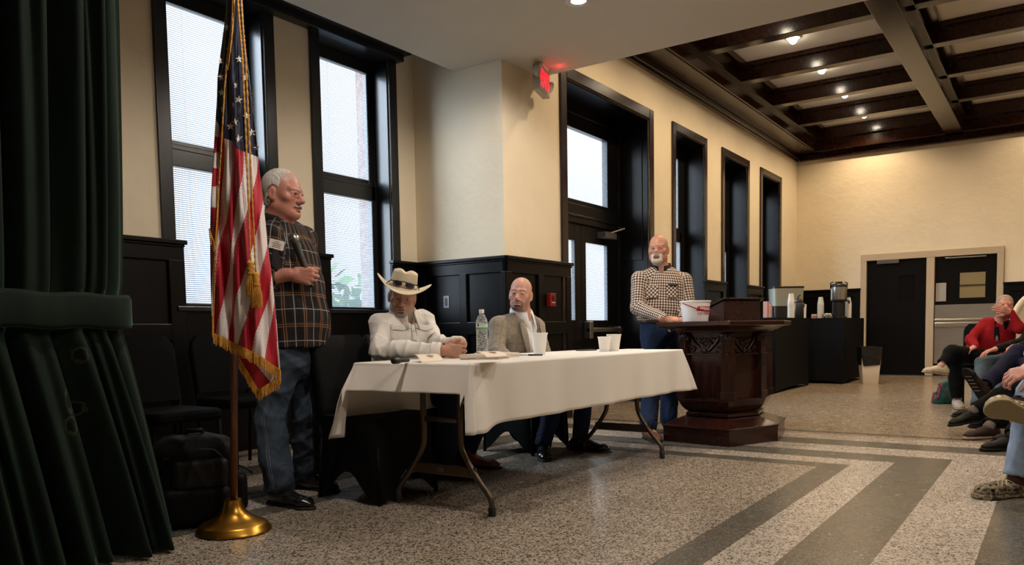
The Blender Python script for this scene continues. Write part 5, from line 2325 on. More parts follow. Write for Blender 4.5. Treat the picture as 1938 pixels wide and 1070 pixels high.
def head_prims(S_, H, jaw=1.0, nose=1.0, fat=0.0, mouth_open=0.0):
    q = H.sc
    E = lambda c, r, k=.02, op='u', R=None: S_.el(H(*c), np.array(r) * q, H.R if R is None else R, k * q, op)
    C = lambda a, b_, ra, rb, k=.012, op='u': S_.rc(H(*a), H(*b_), ra * q, rb * q, k * q, op)
    E((0, -.014, .036), (.077, .096, .086), .03)
    E((0, .030, -.022), (.0590 + fat, .060, .082), .035)
    E((0, .030, -.074), ((.054 + fat) * jaw, .054, .044), .03)
    C((-.046 * jaw - fat, -.002, -.068), (-.016, .070, -.104), .020 + fat * .3, .017, .03)
    C((.046 * jaw + fat, -.002, -.068), (.016, .070, -.104), .020 + fat * .3, .017, .03)
    C((-.008, .078, -.101), (.008, .078, -.101), .017, .017, .02)
    for s_ in (-1, 1):
        E((s_ * .046, .056, -.024), (.020 + fat, .022, .017), .025)
        C((s_ * .008, .089, .018), (s_ * .046, .072, .021), .0115, .0095, .016)
        E((s_ * .032, .104, -.005), (.024, .023, .0165), .012, 's')
        E((s_ * .0315, .074, -.003), (.0185, .0165, .0140), .004)
        E((s_ * .0315, .092, -.0050), (.0150, .019, .0043), .0025, 's')
        C((s_ * .016, .0890, .0040), (s_ * .032, .0915, .0050), .0045, .0050, .005)
        C((s_ * .032, .0915, .0050), (s_ * .048, .0800, .0005), .0050, .0042, .005)
        C((s_ * .018, .0865, -.013), (s_ * .044, .079, -.012), .0036, .0032, .010)
        # ear
        ang = .30 * s_
        Re = np.stack([H.r * math.cos(ang) + H.f * math.sin(ang), H.f * math.cos(ang) - H.r * math.sin(ang), H.u], 1)
        E((s_ * .079, -.014, -.010), (.0095, .020, .033), .008, 'u', Re)
        E((s_ * .0905, -.011, -.008), (.0075, .011, .021), .006, 's', Re)
        E((s_ * .077, -.004, -.034), (.007, .010, .011), .008)
        # nasolabial fold
        C((s_ * .019, .102, -.040), (s_ * .034, .084, -.078), .0028, .0022, .012, 's')
        C((s_ * .0125 * nose, .100, -.041), (s_ * .0125 * nose, .096, -.041), .0095 * nose, .0095 * nose, .008)
        E((s_ * .0075, .113, -.0505), (.0045, .006, .0045), .004, 's')
    C((0, .084, .012), (0, .110, -.032), .0095, .0125 * nose, .012)
    E((0, .1145, -.036), (.0125 * nose, .0125, .0115 * nose), .01)
    C((-.019, .088, -.066), (.019, .088, -.066), .0075, .0075, .012)
    E((0, .092, -.0655), (.016, .010, .0065), .008)
    E((0, .091, -.080), (.019, .010, .0072), .008)
    C((-.024, .0945, -.0735), (.024, .0945, -.0735), .0024 + mouth_open, .0024 + mouth_open, .003, 's')
    E((0, .103, -.0735), (.018, .009, .0016 + mouth_open), .003, 's')
    E((0, .088, -.091), (.018, .006, .004), .010, 's')


def neck_prims(S_, H, base, r0=.056, r1=.062):
    S_.rc(H(0, -.030, -.055), base, r0 * H.sc, r1, .035)


def eyes(H, parent, look=(0, 0)):
    for s_ in (-1, 1):
        c = H(s_ * .0315, .0765, -.0035)
        o = wp(MB().ball(c, .0138 * H.sc, 16, 12).build('eye', 'eye_white', smooth=True), parent)
        d = unit(H.f + H.r * look[0] + H.u * look[1])
        Fr = Frame(c, d, H.u, H.sc)
        Mx = Matrix(((Fr.r[0], Fr.u[0], Fr.f[0], c[0]), (Fr.r[1], Fr.u[1], Fr.f[1], c[1]), (Fr.r[2], Fr.u[2], Fr.f[2], c[2]), (0, 0, 0, 1)))
        i_ = MB().lathe([(.0056 * H.sc, .0127 * H.sc), (.0030 * H.sc, .0140 * H.sc), (.0005, .0143 * H.sc)], 14, M=Mx).build('iris', 'eye_iris', smooth=True)
        i_.parent = o
    return


def shell_obj(name, base, H, region, mat, parent, inflate, h, box, fuzz=.002, seed=0):
    """hair or beard: the head's surface pushed out inside a region of the head's own frame (region(x,y,z) <= 0 inside)"""
    S2 = Surf()
    lo, hi = np.array(box[0], float) * H.sc, np.array(box[1], float) * H.sc
    cs = [H.o + H.R @ np.array([x, y, z]) for x in (lo[0], hi[0]) for y in (lo[1], hi[1]) for z in (lo[2], hi[2])]
    L, U_ = np.min(cs, 0), np.max(cs, 0)
    infl = inflate if callable(inflate) else (lambda q: np.full(len(q), inflate))

    def f(P):
        q = (P - H.o) @ H.R / H.sc
        hd = base.val(P) - infl(q) * H.sc
        rg = region(q[:, 0], q[:, 1], q[:, 2]) * H.sc
        inner = -(base.val(P) + .004)
        return smax(smax(hd, rg, .004), inner, .002)
    S2.fn(f, L, U_, .001, 'u')
    V, Q = S2.mesh(h)
    V = smooth_v(V, Q, 2)
    n_ = vnorm(V, Q)
    r = np.random.RandomState(seed)
    q = (V - H.o) @ H.R
    w = np.sin(q @ (r.randn(3) * 260)) * np.sin(q @ (r.randn(3) * 230) + 1) + .6 * np.sin(q @ (r.randn(3) * 420))
    V = V + n_ * (w * fuzz)[:, None]
    return surf_obj(name, V, Q, mat, parent)


def hand_prims(S_, wr, f, n_, side, curl=(30, 40, 25), spread=.05, sc=1.0, thumb=(.5, .6, 0.15), curls=None):
    """wr wrist, f finger direction, n_ direction the palm faces, side +1/-1 picks the thumb side"""
    f = unit(f)
    n_ = unit(np.asarray(n_, float) - f * (np.asarray(n_, float) @ f))
    t = np.cross(f, n_) * side
    wr = np.asarray(wr, float)
    S_.rc(wr - f * .03 * sc, wr + f * .02 * sc, .026 * sc, .026 * sc, .02)
    kn = []
    for i, (u, l) in enumerate(((.031, .092), (.010, .097), (-.011, .092), (-.030, .082))):
        p = wr + (f * l + t * u) * sc
        kn.append(p)
        S_.rc(wr + (f * .018 + t * u * .6) * sc, p, .0175 * sc, .0130 * sc, .012)
    tips = []
    for i, p in enumerate(kn):
        ln = np.array([(.043, .026, .021), (.047, .030, .022), (.043, .028, .021), (.034, .021, .019)][i]) * sc
        cu = curl if curls is None else curls[i]
        d0 = unit(f + t * spread * (1.5 - i))
        a = 0
        q = p
        rr = [.0100, .0103, .0098, .0086][i] * sc
        for j in range(3):
            a += math.radians(cu[j])
            d = unit(d0 * math.cos(a) + n_ * math.sin(a))
            q2 = q + d * ln[j]
            S_.rc(q, q2, rr * (1 - .10 * j), rr * (1 - .10 * (j + 1)), .0035)
            q = q2
        tips.append(q)
    b_ = wr + (f * .025 + t * .026 + n_ * .006) * sc
    d1 = unit(f * thumb[0] + t * thumb[1] + n_ * thumb[2])
    q1 = b_ + d1 * .042 * sc
    S_.rc(b_ - d1 * .01, q1, .0165 * sc, .0120 * sc, .012)
    d2 = unit(d1 * .8 + f * .45 + n_ * .35)
    q2 = q1 + d2 * .030 * sc
    S_.rc(q1, q2, .0118 * sc, .0105 * sc, .004)
    d3 = unit(d2 * .8 + n_ * .35 + f * .25)
    S_.rc(q2, q2 + d3 * .026 * sc, .0105 * sc, .0085 * sc, .004)
    return kn, tips


def boot(parent, ank, toe_dir, mat, sole_mat, L=.29, name='boot', z0=0.0, up=(0, 0, 1), pointed=.8, shaft=.12, wide=1.0, low=False, sdir=None):
    d = np.asarray(toe_dir, float)
    up = unit(up)
    d = unit(d - up * (d @ up))
    sd = np.cross(d, up)
    o = np.asarray(ank, float) - up * .09
    Rm = np.stack([d, sd, up], 1)
    S_ = Surf()
    w = wide
    S_.ec(o + d * -.055 + up * .045, o + d * .06 + up * .048, (.040 * w, .040), (.041 * w, .040), sd, .03)
    S_.ec(o + d * .05 + up * .044, o + d * (L - .115) + up * .034, (.043 * w, .038), (.046 * w, .026), sd, .03)
    S_.ec(o + d * (L - .115) + up * .032, o + d * (L - .075) + up * .026, (.045 * w, .024), (.045 * pointed * w * .7, .021 if low else .017), sd, .025)
    if not low:
        su = up if sdir is None else unit(sdir)
        S_.rc(o + up * .06 - d * .012, o + up * .06 - d * .014 + su * (.03 + shaft), .047, .050, .04)
    else:
        S_.rc(o + up * .05 - d * .02, o + up * .085 - d * .02, .045, .043, .03)
    S_.cut(o + up * (.018 if low else .012), -up)
    V, Q = S_.mesh(.0065)
    V = smooth_v(V, Q, 2)
    surf_obj(name, V, Q, mat, parent)
    S2 = Surf()
    S2.ec(o - d * .050, o + d * .06, (.043 * w, .043), (.040 * w, .04), sd, .02)
    S2.ec(o + d * .06, o + d * (L - .115), (.040 * w, .04), (.049 * w, .045), sd, .02)
    S2.ec(o + d * (L - .115), o + d * (L - .070), (.048 * w, .045), (.048 * pointed * w * .72, .03), sd, .02)
    S2.cut(o + up * (.026 if low else .016), up, .003)
    S2.cut(o + up * .001, -up, .003)
    if not low:
        S2.bx(o + d * .04 + up * -.004, (.030, .08, .012), Rm, .003, .004, 's')
    V, Q = S2.mesh(.006)
    V = smooth_v(V, Q, 1)
    surf_obj(name + '_sole', V, Q, sole_mat, parent)
    return o


def collar(parent, nb, fwd, rt, up, r, mat, drop=.055, height=.035, gap=.35, point=.035):
    """folded shirt collar round a neck: nb centre, gap half-angle of the opening in front"""
    n = 40
    rows = [[] for _ in range(5)]
    for k in range(n):
        a = -PI + gap + (2 * PI - 2 * gap) * k / (n - 1)
        a = a + PI          # 0 = front
        front = max(0, math.cos(a))
        dirv = fwd * math.cos(a) + rt * math.sin(a)
        el_ = 1.0 + .10 * abs(math.sin(a))
        lift = -.030 * front + .012 * max(0, -math.cos(a))
        nearf = math.exp(-((min(a, 2 * PI - a) - gap) / .35) ** 2)
        for j, (rr, zz) in enumerate(((.004, -.012), (.005, height * .6), (.009, height), (.015, height * .55), (.024 + point * .35 * nearf, -drop * (.35 + .9 * nearf)))):
            rows[j].append(nb + dirv * (r + rr) * el_ + up * (zz + lift))
    v, f_ = grid_mesh(rows)
    return wp(MB().add(v, f_).build('collar', mat, smooth=True, solid=.003), parent)


def face_mask(V, H, beard=None, weight=None, brow=.85):
    """x: beard, y: lips; soft-edged regions in the head's own frame"""
    q = (V - H.o) @ H.R / H.sc
    x, y, z = q.T
    ss = lambda d, w: np.clip(.5 - d / w, 0, 1)
    near = ((np.abs(q) < .2).all(1)).astype(float)
    lip = ss(np.sqrt((x / .024) ** 2 + ((z + .0735) / .0115) ** 2) - 1, .5) * (y > .07) * near
    m_ = np.zeros((len(V), 3))
    m_[:, 1] = lip
    if beard is not None:
        m_[:, 0] = ss(beard(x, y, z), .014) * near * (1 - lip) * (1 if weight is None else weight(x, y, z))
    if brow:
        ax = np.abs(x)
        zb = .0185 + .006 * np.sin(np.clip((ax - .010) / .044, 0, 1) * PI * .85)
        br = ss(np.maximum(np.abs(z - zb) - .0042 * np.clip((.056 - ax) / .03, .3, 1), np.maximum(.011 - ax, ax - .052)), .004) * (y > .04) * near
        m_[:, 0] = np.maximum(m_[:, 0], br * brow)
    return m_


# ------------------------------------------------------------------ figure materials
def skin(name, col, red=.12, beard=(.05, .03, .02, 1)):
    m, nt, b = new_mat(name)
    f = noise(nt, 22, 5)
    f2 = noise(nt, 140, 3)
    hi = (min(1, col[0] * 1.12), col[1] * (1 - red * .2), col[2] * (1 - red * .2), 1)
    lo = (col[0] * .86, col[1] * .80, col[2] * .78, 1)
    base = ramp(nt, f, [(.32, lo), (.68, hi)])
    av = N(nt, 'ShaderNodeAttribute')
    av.attribute_name = 'facemask'
    sp = N(nt, 'ShaderNodeSeparateXYZ')
    nt.links.new(av.outputs['Vector'], sp.inputs[0])
    base = mixc(nt, sp.outputs[1], base, (col[0] * .84, col[1] * .66, col[2] * .68, 1))
    nz = mathn(nt, 'MULTIPLY_ADD', noise(nt, 420, 2), 1.6, -.25)
    fm = mathn(nt, 'MINIMUM', mathn(nt, 'MAXIMUM', mathn(nt, 'MULTIPLY', sp.outputs[0], mathn(nt, 'MULTIPLY_ADD', nz, .5, .6)), 0.0), .95)
    base = mixc(nt, fm, base, beard)
    nt.links.new(base, b.inputs['Base Color'])
    b.inputs['Roughness'].default_value = .45
    b.inputs['Subsurface Weight'].default_value = .06
    b.inputs['Subsurface Radius'].default_value = (.012, .005, .003)
    b.inputs['Subsurface Scale'].default_value = .6
    bump(nt, b, f2, .12, .002)


skin('skin_ruddy', (.52, .25, .185, 1), beard=(.55, .51, .47, 1))
skin('skin_tan', (.42, .225, .15, 1), beard=(.30, .25, .20, 1))
skin('skin_fair', (.56, .32, .235, 1), beard=(.035, .020, .014, 1))
skin('skin_warm', (.47, .24, .155, 1), beard=(.45, .38, .30, 1))
skin('skin_pink', (.60, .33, .27, 1))
plain('eye_white', (.42, .38, .35, 1), .2)
plain('eye_iris', (.03, .025, .02, 1), .15)
plain('hair_white', (.62, .60, .57, 1), .6, var=.25, vscale=120, stretch=(1, 1, .15), bmp=.8, bscale=220, bdist=.004)
plain('hair_grey', (.30, .28, .25, 1), .65, var=.35, vscale=120, bmp=.8, bscale=260, bdist=.003)
plain('hair_dark', (.055, .032, .022, 1), .6, var=.3, vscale=150, bmp=.8, bscale=260, bdist=.003)
plain('beard_white', (.66, .60, .52, 1), .65, var=.2, vscale=150, bmp=.9, bscale=260, bdist=.004)
plain('beard_grizzled', (.30, .235, .18, 1), .65, var=.45, vscale=110, bmp=.8, bscale=260, bdist=.003)


def uvnode(nt):
    av = N(nt, 'ShaderNodeAttribute')
    av.attribute_name = 'puv'
    sp = N(nt, 'ShaderNodeSeparateXYZ')
    nt.links.new(av.outputs['Vector'], sp.inputs[0])
    return sp.outputs[0], sp.outputs[1]


def stripe(nt, c, period, at_, w):
    f = mathn(nt, 'FRACT', mathn(nt, 'MULTIPLY_ADD', c, 1 / period, .5 - at_))
    return mathn(nt, 'LESS_THAN', mathn(nt, 'ABSOLUTE', mathn(nt, 'SUBTRACT', f, .5)), w / period / 2)


m, nt, b = new_mat('plaid_dark')
u, v = uvnode(nt)
base = ramp(nt, noise(nt, 60, 2), [(.3, (.010, .009, .010, 1)), (.7, (.020, .017, .017, 1))])
wide = mathn(nt, 'ADD', stripe(nt, u, .094, .25, .020), stripe(nt, v, .17, .25, .030))
base = mixc(nt, mathn(nt, 'MULTIPLY', mathn(nt, 'MINIMUM', wide, 1.0), .5), base, (.055, .034, .022, 1))
tanl = mathn(nt, 'MAXIMUM', mathn(nt, 'MAXIMUM', stripe(nt, u, .094, .19, .003), stripe(nt, u, .094, .31, .003)), mathn(nt, 'MAXIMUM', stripe(nt, v, .17, .20, .003), stripe(nt, v, .17, .27, .003)))
base = mixc(nt, mathn(nt, 'MULTIPLY', tanl, .75), base, (.33, .17, .085, 1))
whl = mathn(nt, 'MAXIMUM', stripe(nt, u, .094, .75, .0045), stripe(nt, v, .17, .75, .0045))
base = mixc(nt, mathn(nt, 'MULTIPLY', whl, .7), base, (.36, .34, .34, 1))
nt.links.new(base, b.inputs['Base Color'])
b.inputs['Roughness'].default_value = .85
b.inputs['Specular IOR Level'].default_value = .2

m, nt, b = new_mat('check_brown')
u, v = uvnode(nt)
P_ = .0235
a_ = stripe(nt, u, P_, .5, P_ * .42)
c_ = stripe(nt, v, P_, .5, P_ * .42)
one = mathn(nt, 'MAXIMUM', a_, c_)
both = mathn(nt, 'MULTIPLY', a_, c_)
base = mixc(nt, one, (.013, .010, .011, 1), (.34, .265, .21, 1))
base = mixc(nt, both, base, (.78, .70, .60, 1))
fine = mathn(nt, 'MAXIMUM', stripe(nt, u, P_, .0, .002), stripe(nt, v, P_, .0, .002))
base = mixc(nt, mathn(nt, 'MULTIPLY', fine, .5), base, (.22, .10, .06, 1))
nt.links.new(base, b.inputs['Base Color'])
b.inputs['Roughness'].default_value = .8
b.inputs['Specular IOR Level'].default_value = .2

m, nt, b = new_mat('tweed')
u, v = uvnode(nt)
base = ramp(nt, noise(nt, 240, 2), [(.3, (.29, .245, .185, 1)), (.7, (.45, .385, .30, 1))])
small = mathn(nt, 'MAXIMUM', stripe(nt, u, .010, .5, .0035), stripe(nt, v, .010, .5, .0035))
base = mixc(nt, mathn(nt, 'MULTIPLY', small, .35), base, (.13, .105, .08, 1))
big = mathn(nt, 'MAXIMUM', stripe(nt, u, .062, .5, .022), stripe(nt, v, .062, .5, .022))
base = mixc(nt, mathn(nt, 'MULTIPLY', big, .30), base, (.14, .12, .10, 1))
blue = mathn(nt, 'MAXIMUM', stripe(nt, u, .062, .0, .003), stripe(nt, v, .062, .0, .003))
base = mixc(nt, mathn(nt, 'MULTIPLY', blue, .3), base, (.10, .12, .17, 1))
nt.links.new(base, b.inputs['Base Color'])
b.inputs['Roughness'].default_value = .85
b.inputs['Specular IOR Level'].default_value = .2
bump(nt, b, noise(nt, 260, 2), .25, .002)


def denim(name, col, stitch=(.30, .20, .10, 1), amt=.6):
    m, nt, b = new_mat(name)
    u, v = uvnode(nt)
    lo = tuple(c * .55 for c in col[:3]) + (1,)
    hi = tuple(min(1, c * 1.45) for c in col[:3]) + (1,)
    base = ramp(nt, noise(nt, 7, 6, rough=.7), [(.3, lo), (.72, hi)])
    tw = noise(nt, 300, 2, stretch=(1, 1, .25))
    base = mixc(nt, mathn(nt, 'MULTIPLY', tw, .35), base, lo)
    sm = mathn(nt, 'LESS_THAN', mathn(nt, 'ABSOLUTE', mathn(nt, 'SUBTRACT', mathn(nt, 'ABSOLUTE', u), .006)), .0012)
    base = mixc(nt, mathn(nt, 'MULTIPLY', sm, amt), base, stitch)
    sm2 = mathn(nt, 'LESS_THAN', mathn(nt, 'ABSOLUTE', u), .0014)
    base = mixc(nt, mathn(nt, 'MULTIPLY', sm2, .6), base, lo)
    nt.links.new(base, b.inputs['Base Color'])
    b.inputs['Roughness'].default_value = .85
    b.inputs['Specular IOR Level'].default_value = .2
    bump(nt, b, noise(nt, 300, 2, stretch=(1, 1, .3)), .2, .002)


denim('jeans_worn', (.042, .060, .090, 1), (.30, .30, .30, 1))
denim('jeans_dark', (.012, .022, .050, 1), (.10, .10, .12, 1))
denim('jeans_blue', (.011, .023, .060, 1), (.25, .16, .07, 1))
denim('jeans_light', (.27, .36, .50, 1), (.12, .14, .20, 1))
denim('jeans_grey', (.060, .085, .11, 1), (.2, .2, .2, 1))
denim('jeans_navy', (.005, .007, .030, 1), (.01, .01, .03, 1))
plain('shirt_white', (.78, .75, .71, 1), .75, var=.04, vscale=14, bmp=.15, bscale=90, bdist=.003)
plain('shirt_inner', (.78, .77, .78, 1), .7, var=.03, vscale=20)
plain('fleece_red', (.26, .007, .012, 1), .9, spec=.15, bmp=.3, bscale=160, bdist=.003)
plain('trousers_black', (.003, .003, .0035, 1), .8, spec=.12)
plain('shirt_dark', (.005, .005, .007, 1), .8, spec=.15)
plain('shirt_rose', (.45, .16, .16, 1), .8)
plain('belt_brown', (.05, .022, .014, 1), .4)
m, nt, b = new_mat('straw')
f = noise(nt, 300, 2)
nt.links.new(ramp(nt, f, [(.3, (.62, .51, .35, 1)), (.7, (.82, .72, .54, 1))]), b.inputs['Base Color'])
b.inputs['Roughness'].default_value = .7
bump(nt, b, f, .2, .002)
plain('straw_gap', (.09, .06, .03, 1), .8)
plain('lens_dark', (.012, .010, .035, 1), .06, spec=.9)

# ------------------------------------------------------------------ people
UPV = V3(0, 0, 1)


def leg_prims(S_, hip, kn, an, r=(.088, .062, .060, .045), k=.03, uvr=None, v0=0.0):
    """uvr: reference direction where the side seam lies"""
    hip, kn, an = (np.asarray(q, float) for q in (hip, kn, an))
    S_.rc(hip, kn, r[0], r[1], k, uv=(uvr, v0, 1) if uvr is not None else None)
    S_.rc(kn, an, r[2], r[3], k, uv=(uvr, v0 + np.linalg.norm(kn - hip), 1) if uvr is not None else None)


# ---- standing speaker by the flag ---------------------------------------------------------------
def person_speaker():
    f = unit(VR * .86 - VF * .50)
    rt = np.cross(f, UPV)
    H = Frame(at(536, 367, 4.40), unit(VR * .955 - VF * .29 - UPV * .10), sc=1.10)
    nb = at(526, 418, 4.43)
    shR, shL = at(511, 452, 4.27), at(577, 454, 4.57)
    elR, wrR = at(503, 527, 4.20), at(549, 520, 4.20)
    elL, wrL = at(586, 548, 4.66), at(578, 610, 4.66)
    pel = at(553, 668, 4.40)
    hipR, hipL = at(535, 672, 4.31), at(572, 672, 4.49)
    knR, knL = at(511, 795, 4.27), at(578, 785, 4.48)
    anR, anL = onz(529, 920, .10), onz(581, 893, .10)
    t = thing('person', 'standing white-haired man in a dark plaid shirt and jeans, holding a microphone', 'person', (pel[0], pel[1], 0))
    S_ = Surf()
    head_prims(S_, H, fat=.003, nose=1.02, mouth_open=.003)
    neck_prims(S_, H, nb, .062, .068)
    # double chin
    S_.el(H(0, .035, -.105), (.042, .045, .028), H.R, .03)
    S_.ec(at(545, 480, 4.42), at(552, 640, 4.40), (.15, .10), (.15, .12), rt, .04)
    S_.rc(nb, at(543, 470, 4.42), .06, .09, .05)
    for a, b_ in ((shR, elR), (shL, elL)):
        S_.rc(a, b_, .050, .043, .02)
    S_.rc(elR, wrR, .046, .031, .02)
    S_.rc(elL, wrL, .042, .028, .02)
    leg_prims(S_, hipR, knR, anR, (.07, .05, .05, .035))
    leg_prims(S_, hipL, knL, anL, (.07, .05, .05, .035))
    hf = unit(VR * .96 - UPV * .12 - VF * .10)
    kn, tp = hand_prims(S_, wrR + hf * .012, hf, VF, 1, (78, 88, 60), .02, 1.12, (.72, .30, .55))
    hand_prims(S_, wrL, unit(-UPV + VR * .2), unit(-VF), 1, (20, 25, 20), .03, 1.0)
    fine = [(H.o, .17, .0036), (wrR + hf * .08, .12, .0032)]
    V, Q = S_.mesh(.0095, fine)
    V = smooth_v(V, Q, 1, .4)
    surf_obj('body', V, Q, 'skin_ruddy', t, {'facemask': face_mask(V, H, lambda x, y, z: np.maximum(y - .070 - (z - .08) * .2, .045 - z + y * .3), lambda x, y, z: .45)})
    eyes(H, t, (0, -.2))
    head = Surf()
    head_prims(head, H, fat=.003, nose=1.02)
    neck_prims(head, H, nb, .062, .068)

    def reg(x, y, z):
        # white hair: back and sides full, thin over the crown
        side = np.maximum(y - .026 + np.maximum(.03 - z, 0) * .65 - np.maximum(z - .06, 0) * .35, -(z + .085 + y * .25))
        ear = .033 - np.sqrt((y + .012) ** 2 + ((z + .008) * .85) ** 2)
        ear = np.where(np.abs(x) > .05, ear, -1)
        return np.maximum(side, ear)

    shell_obj('hair', head, H, reg, 'hair_white', t, lambda q: .0014 + .0068 * np.clip((-q[:, 1] + .02) / .10, 0, 1), .0042, ((-.11, -.14, -.12), (.11, .12, .15)), .0014)
    shell_obj('moustache', head, H, lambda x, y, z: np.maximum(np.maximum(np.abs(z + .060 + np.abs(x) * .22) - .0060, np.abs(x) - .030), .06 - y), 'hair_grey', t, .0035, .003, ((-.05, .05, -.10), (.05, .14, -.03)), .001)
    # shirt
    S2 = Surf()
    tr = [(at(557, 695, 4.40), .205, .178), (at(557, 600, 4.40), .200, .178), (at(551, 545, 4.40), .195, .160), (at(546, 490, 4.42), .190, .132), (at(539, 449, 4.42), .165, .098)]
    for (a, wa, da), (b_, wb, db) in zip(tr, tr[1:]):
        S2.ec(a, b_, (wa, da), (wb, db), rt, .05)
    S2.p[0] = S2.p[0][:5] + ((tr[0][0], tr[-1][0], .175, (f, .0, 0)),)
    for q in (1, 2, 3):
        S2.p[q] = S2.p[q][:5] + ((tr[0][0], tr[-1][0], .175, (f, .0, 0)),)
    S2.rc(nb - UPV * .015, shR, .062, .068, .04, uv=((f), .02, 1))
    S2.rc(nb - UPV * .015, shL, .062, .068, .04, uv=((f), .02, 1))
    S2.rc(shR, elR + (elR - shR) * -.05, .074, .074, .03, uv=(-VF, .01, 2))
    S2.rc(shL, elL, .072, .066, .03, uv=(-VF, .01, 2))
    S2.cut(at(557, 659, 4.40), -UPV + VR * .02, .004)
    S2.rc(nb - UPV * .03, nb + UPV * .14, .064, .075, .008, 's')
    S2.rc(nb + f * .06 - UPV * .05, nb + f * .09 + UPV * .06, .016, .05, .012, 's')
    cloth_obj('shirt', S2, 'plaid_dark', t, .0085, .010, .75, 3, [(np.asarray(elR), .11, .005, elR - shR)])
    collar(t, nb - UPV * .002 + f * .004, f, rt, unit(UPV + f * -.12), .066, 'plaid_dark', .06, .035, .40, .04)
    patch_obj('chest_pocket', S2, at(533, 490, 4.15), unit(VR * .9 - VF * .2 - UPV * .25), unit(UPV + VR * .25), .115, .12, 'plaid_dark', t, .006)
    c_ = S2.project(np.array([at(535, 458, 4.15)]), .012)[0] - VF * .012
    eu, ev = unit(VR * .95 - UPV * .22 + VF * .18), unit(UPV * .95 + VR * .22)
    en = np.cross(eu, ev)
    Rb_ = Matrix(((eu[0], ev[0], en[0], c_[0]), (eu[1], ev[1], en[1], c_[1]), (eu[2], ev[2], en[2], c_[2]), (0, 0, 0, 1)))
    bd = wp(MB().prism(rrect(.078, .050, .004), -.001, .001, Rb_).build('name_badge', 'paper_white'), t)
    mb = MB()
    for zz, w_ in ((.014, .024), (.004, .048), (-.005, .040), (-.014, .046)):
        mb.box(-w_ / 2, w_ / 2, zz - .0016, zz + .0016, .001, .0016, Rb_)
    ln = mb.build('badge_print', 'ink')
    ln.parent = bd
    # jeans
    S3 = Surf()
    S3.ec(at(553, 650, 4.40), at(553, 685, 4.40), (.178, .145), (.180, .14), rt, .04, uv=(f, 0, 0))
    leg_prims(S3, hipR, knR, anR + UPV * .0, (.108, .086, .088, .082), .03, unit(-VF - VR * .12), .1)
    leg_prims(S3, hipL, knL, anL + UPV * .0, (.106, .088, .090, .080), .03, unit(-VF * .75 + VR * .62), .1)
    S3.cut(onz(529, 925, .055), -UPV, .004)
    cloth_obj('jeans', S3, 'jeans_worn', t, .0085, .017, .8, 8, [(np.asarray(knR), .16, .007, anR - knR), (np.asarray(knL), .16, .007, anL - knL), (np.asarray(anR), .16, .009, anR - knR), (np.asarray(anL), .16, .009, anL - knL)])
    boot(t, anR - UPV * .01, onz(572, 952) - onz(522, 944), 'black_leather', 'rubber', .31, sdir=knR - anR)
    boot(t, anL - UPV * .01, onz(614, 922) - onz(566, 916), 'black_leather', 'rubber', .30, sdir=knL - anL)
    # microphone in the fist
    palm = wrR + hf * .092 + VF * .030
    ax = unit(at(579, 512, 4.22) - at(556, 448, 4.22))
    microphone('handheld_microphone', 'dark handheld microphone held upright in the fist of the standing man', palm - ax * .225, palm + ax * .055, .0265)


person_speaker()


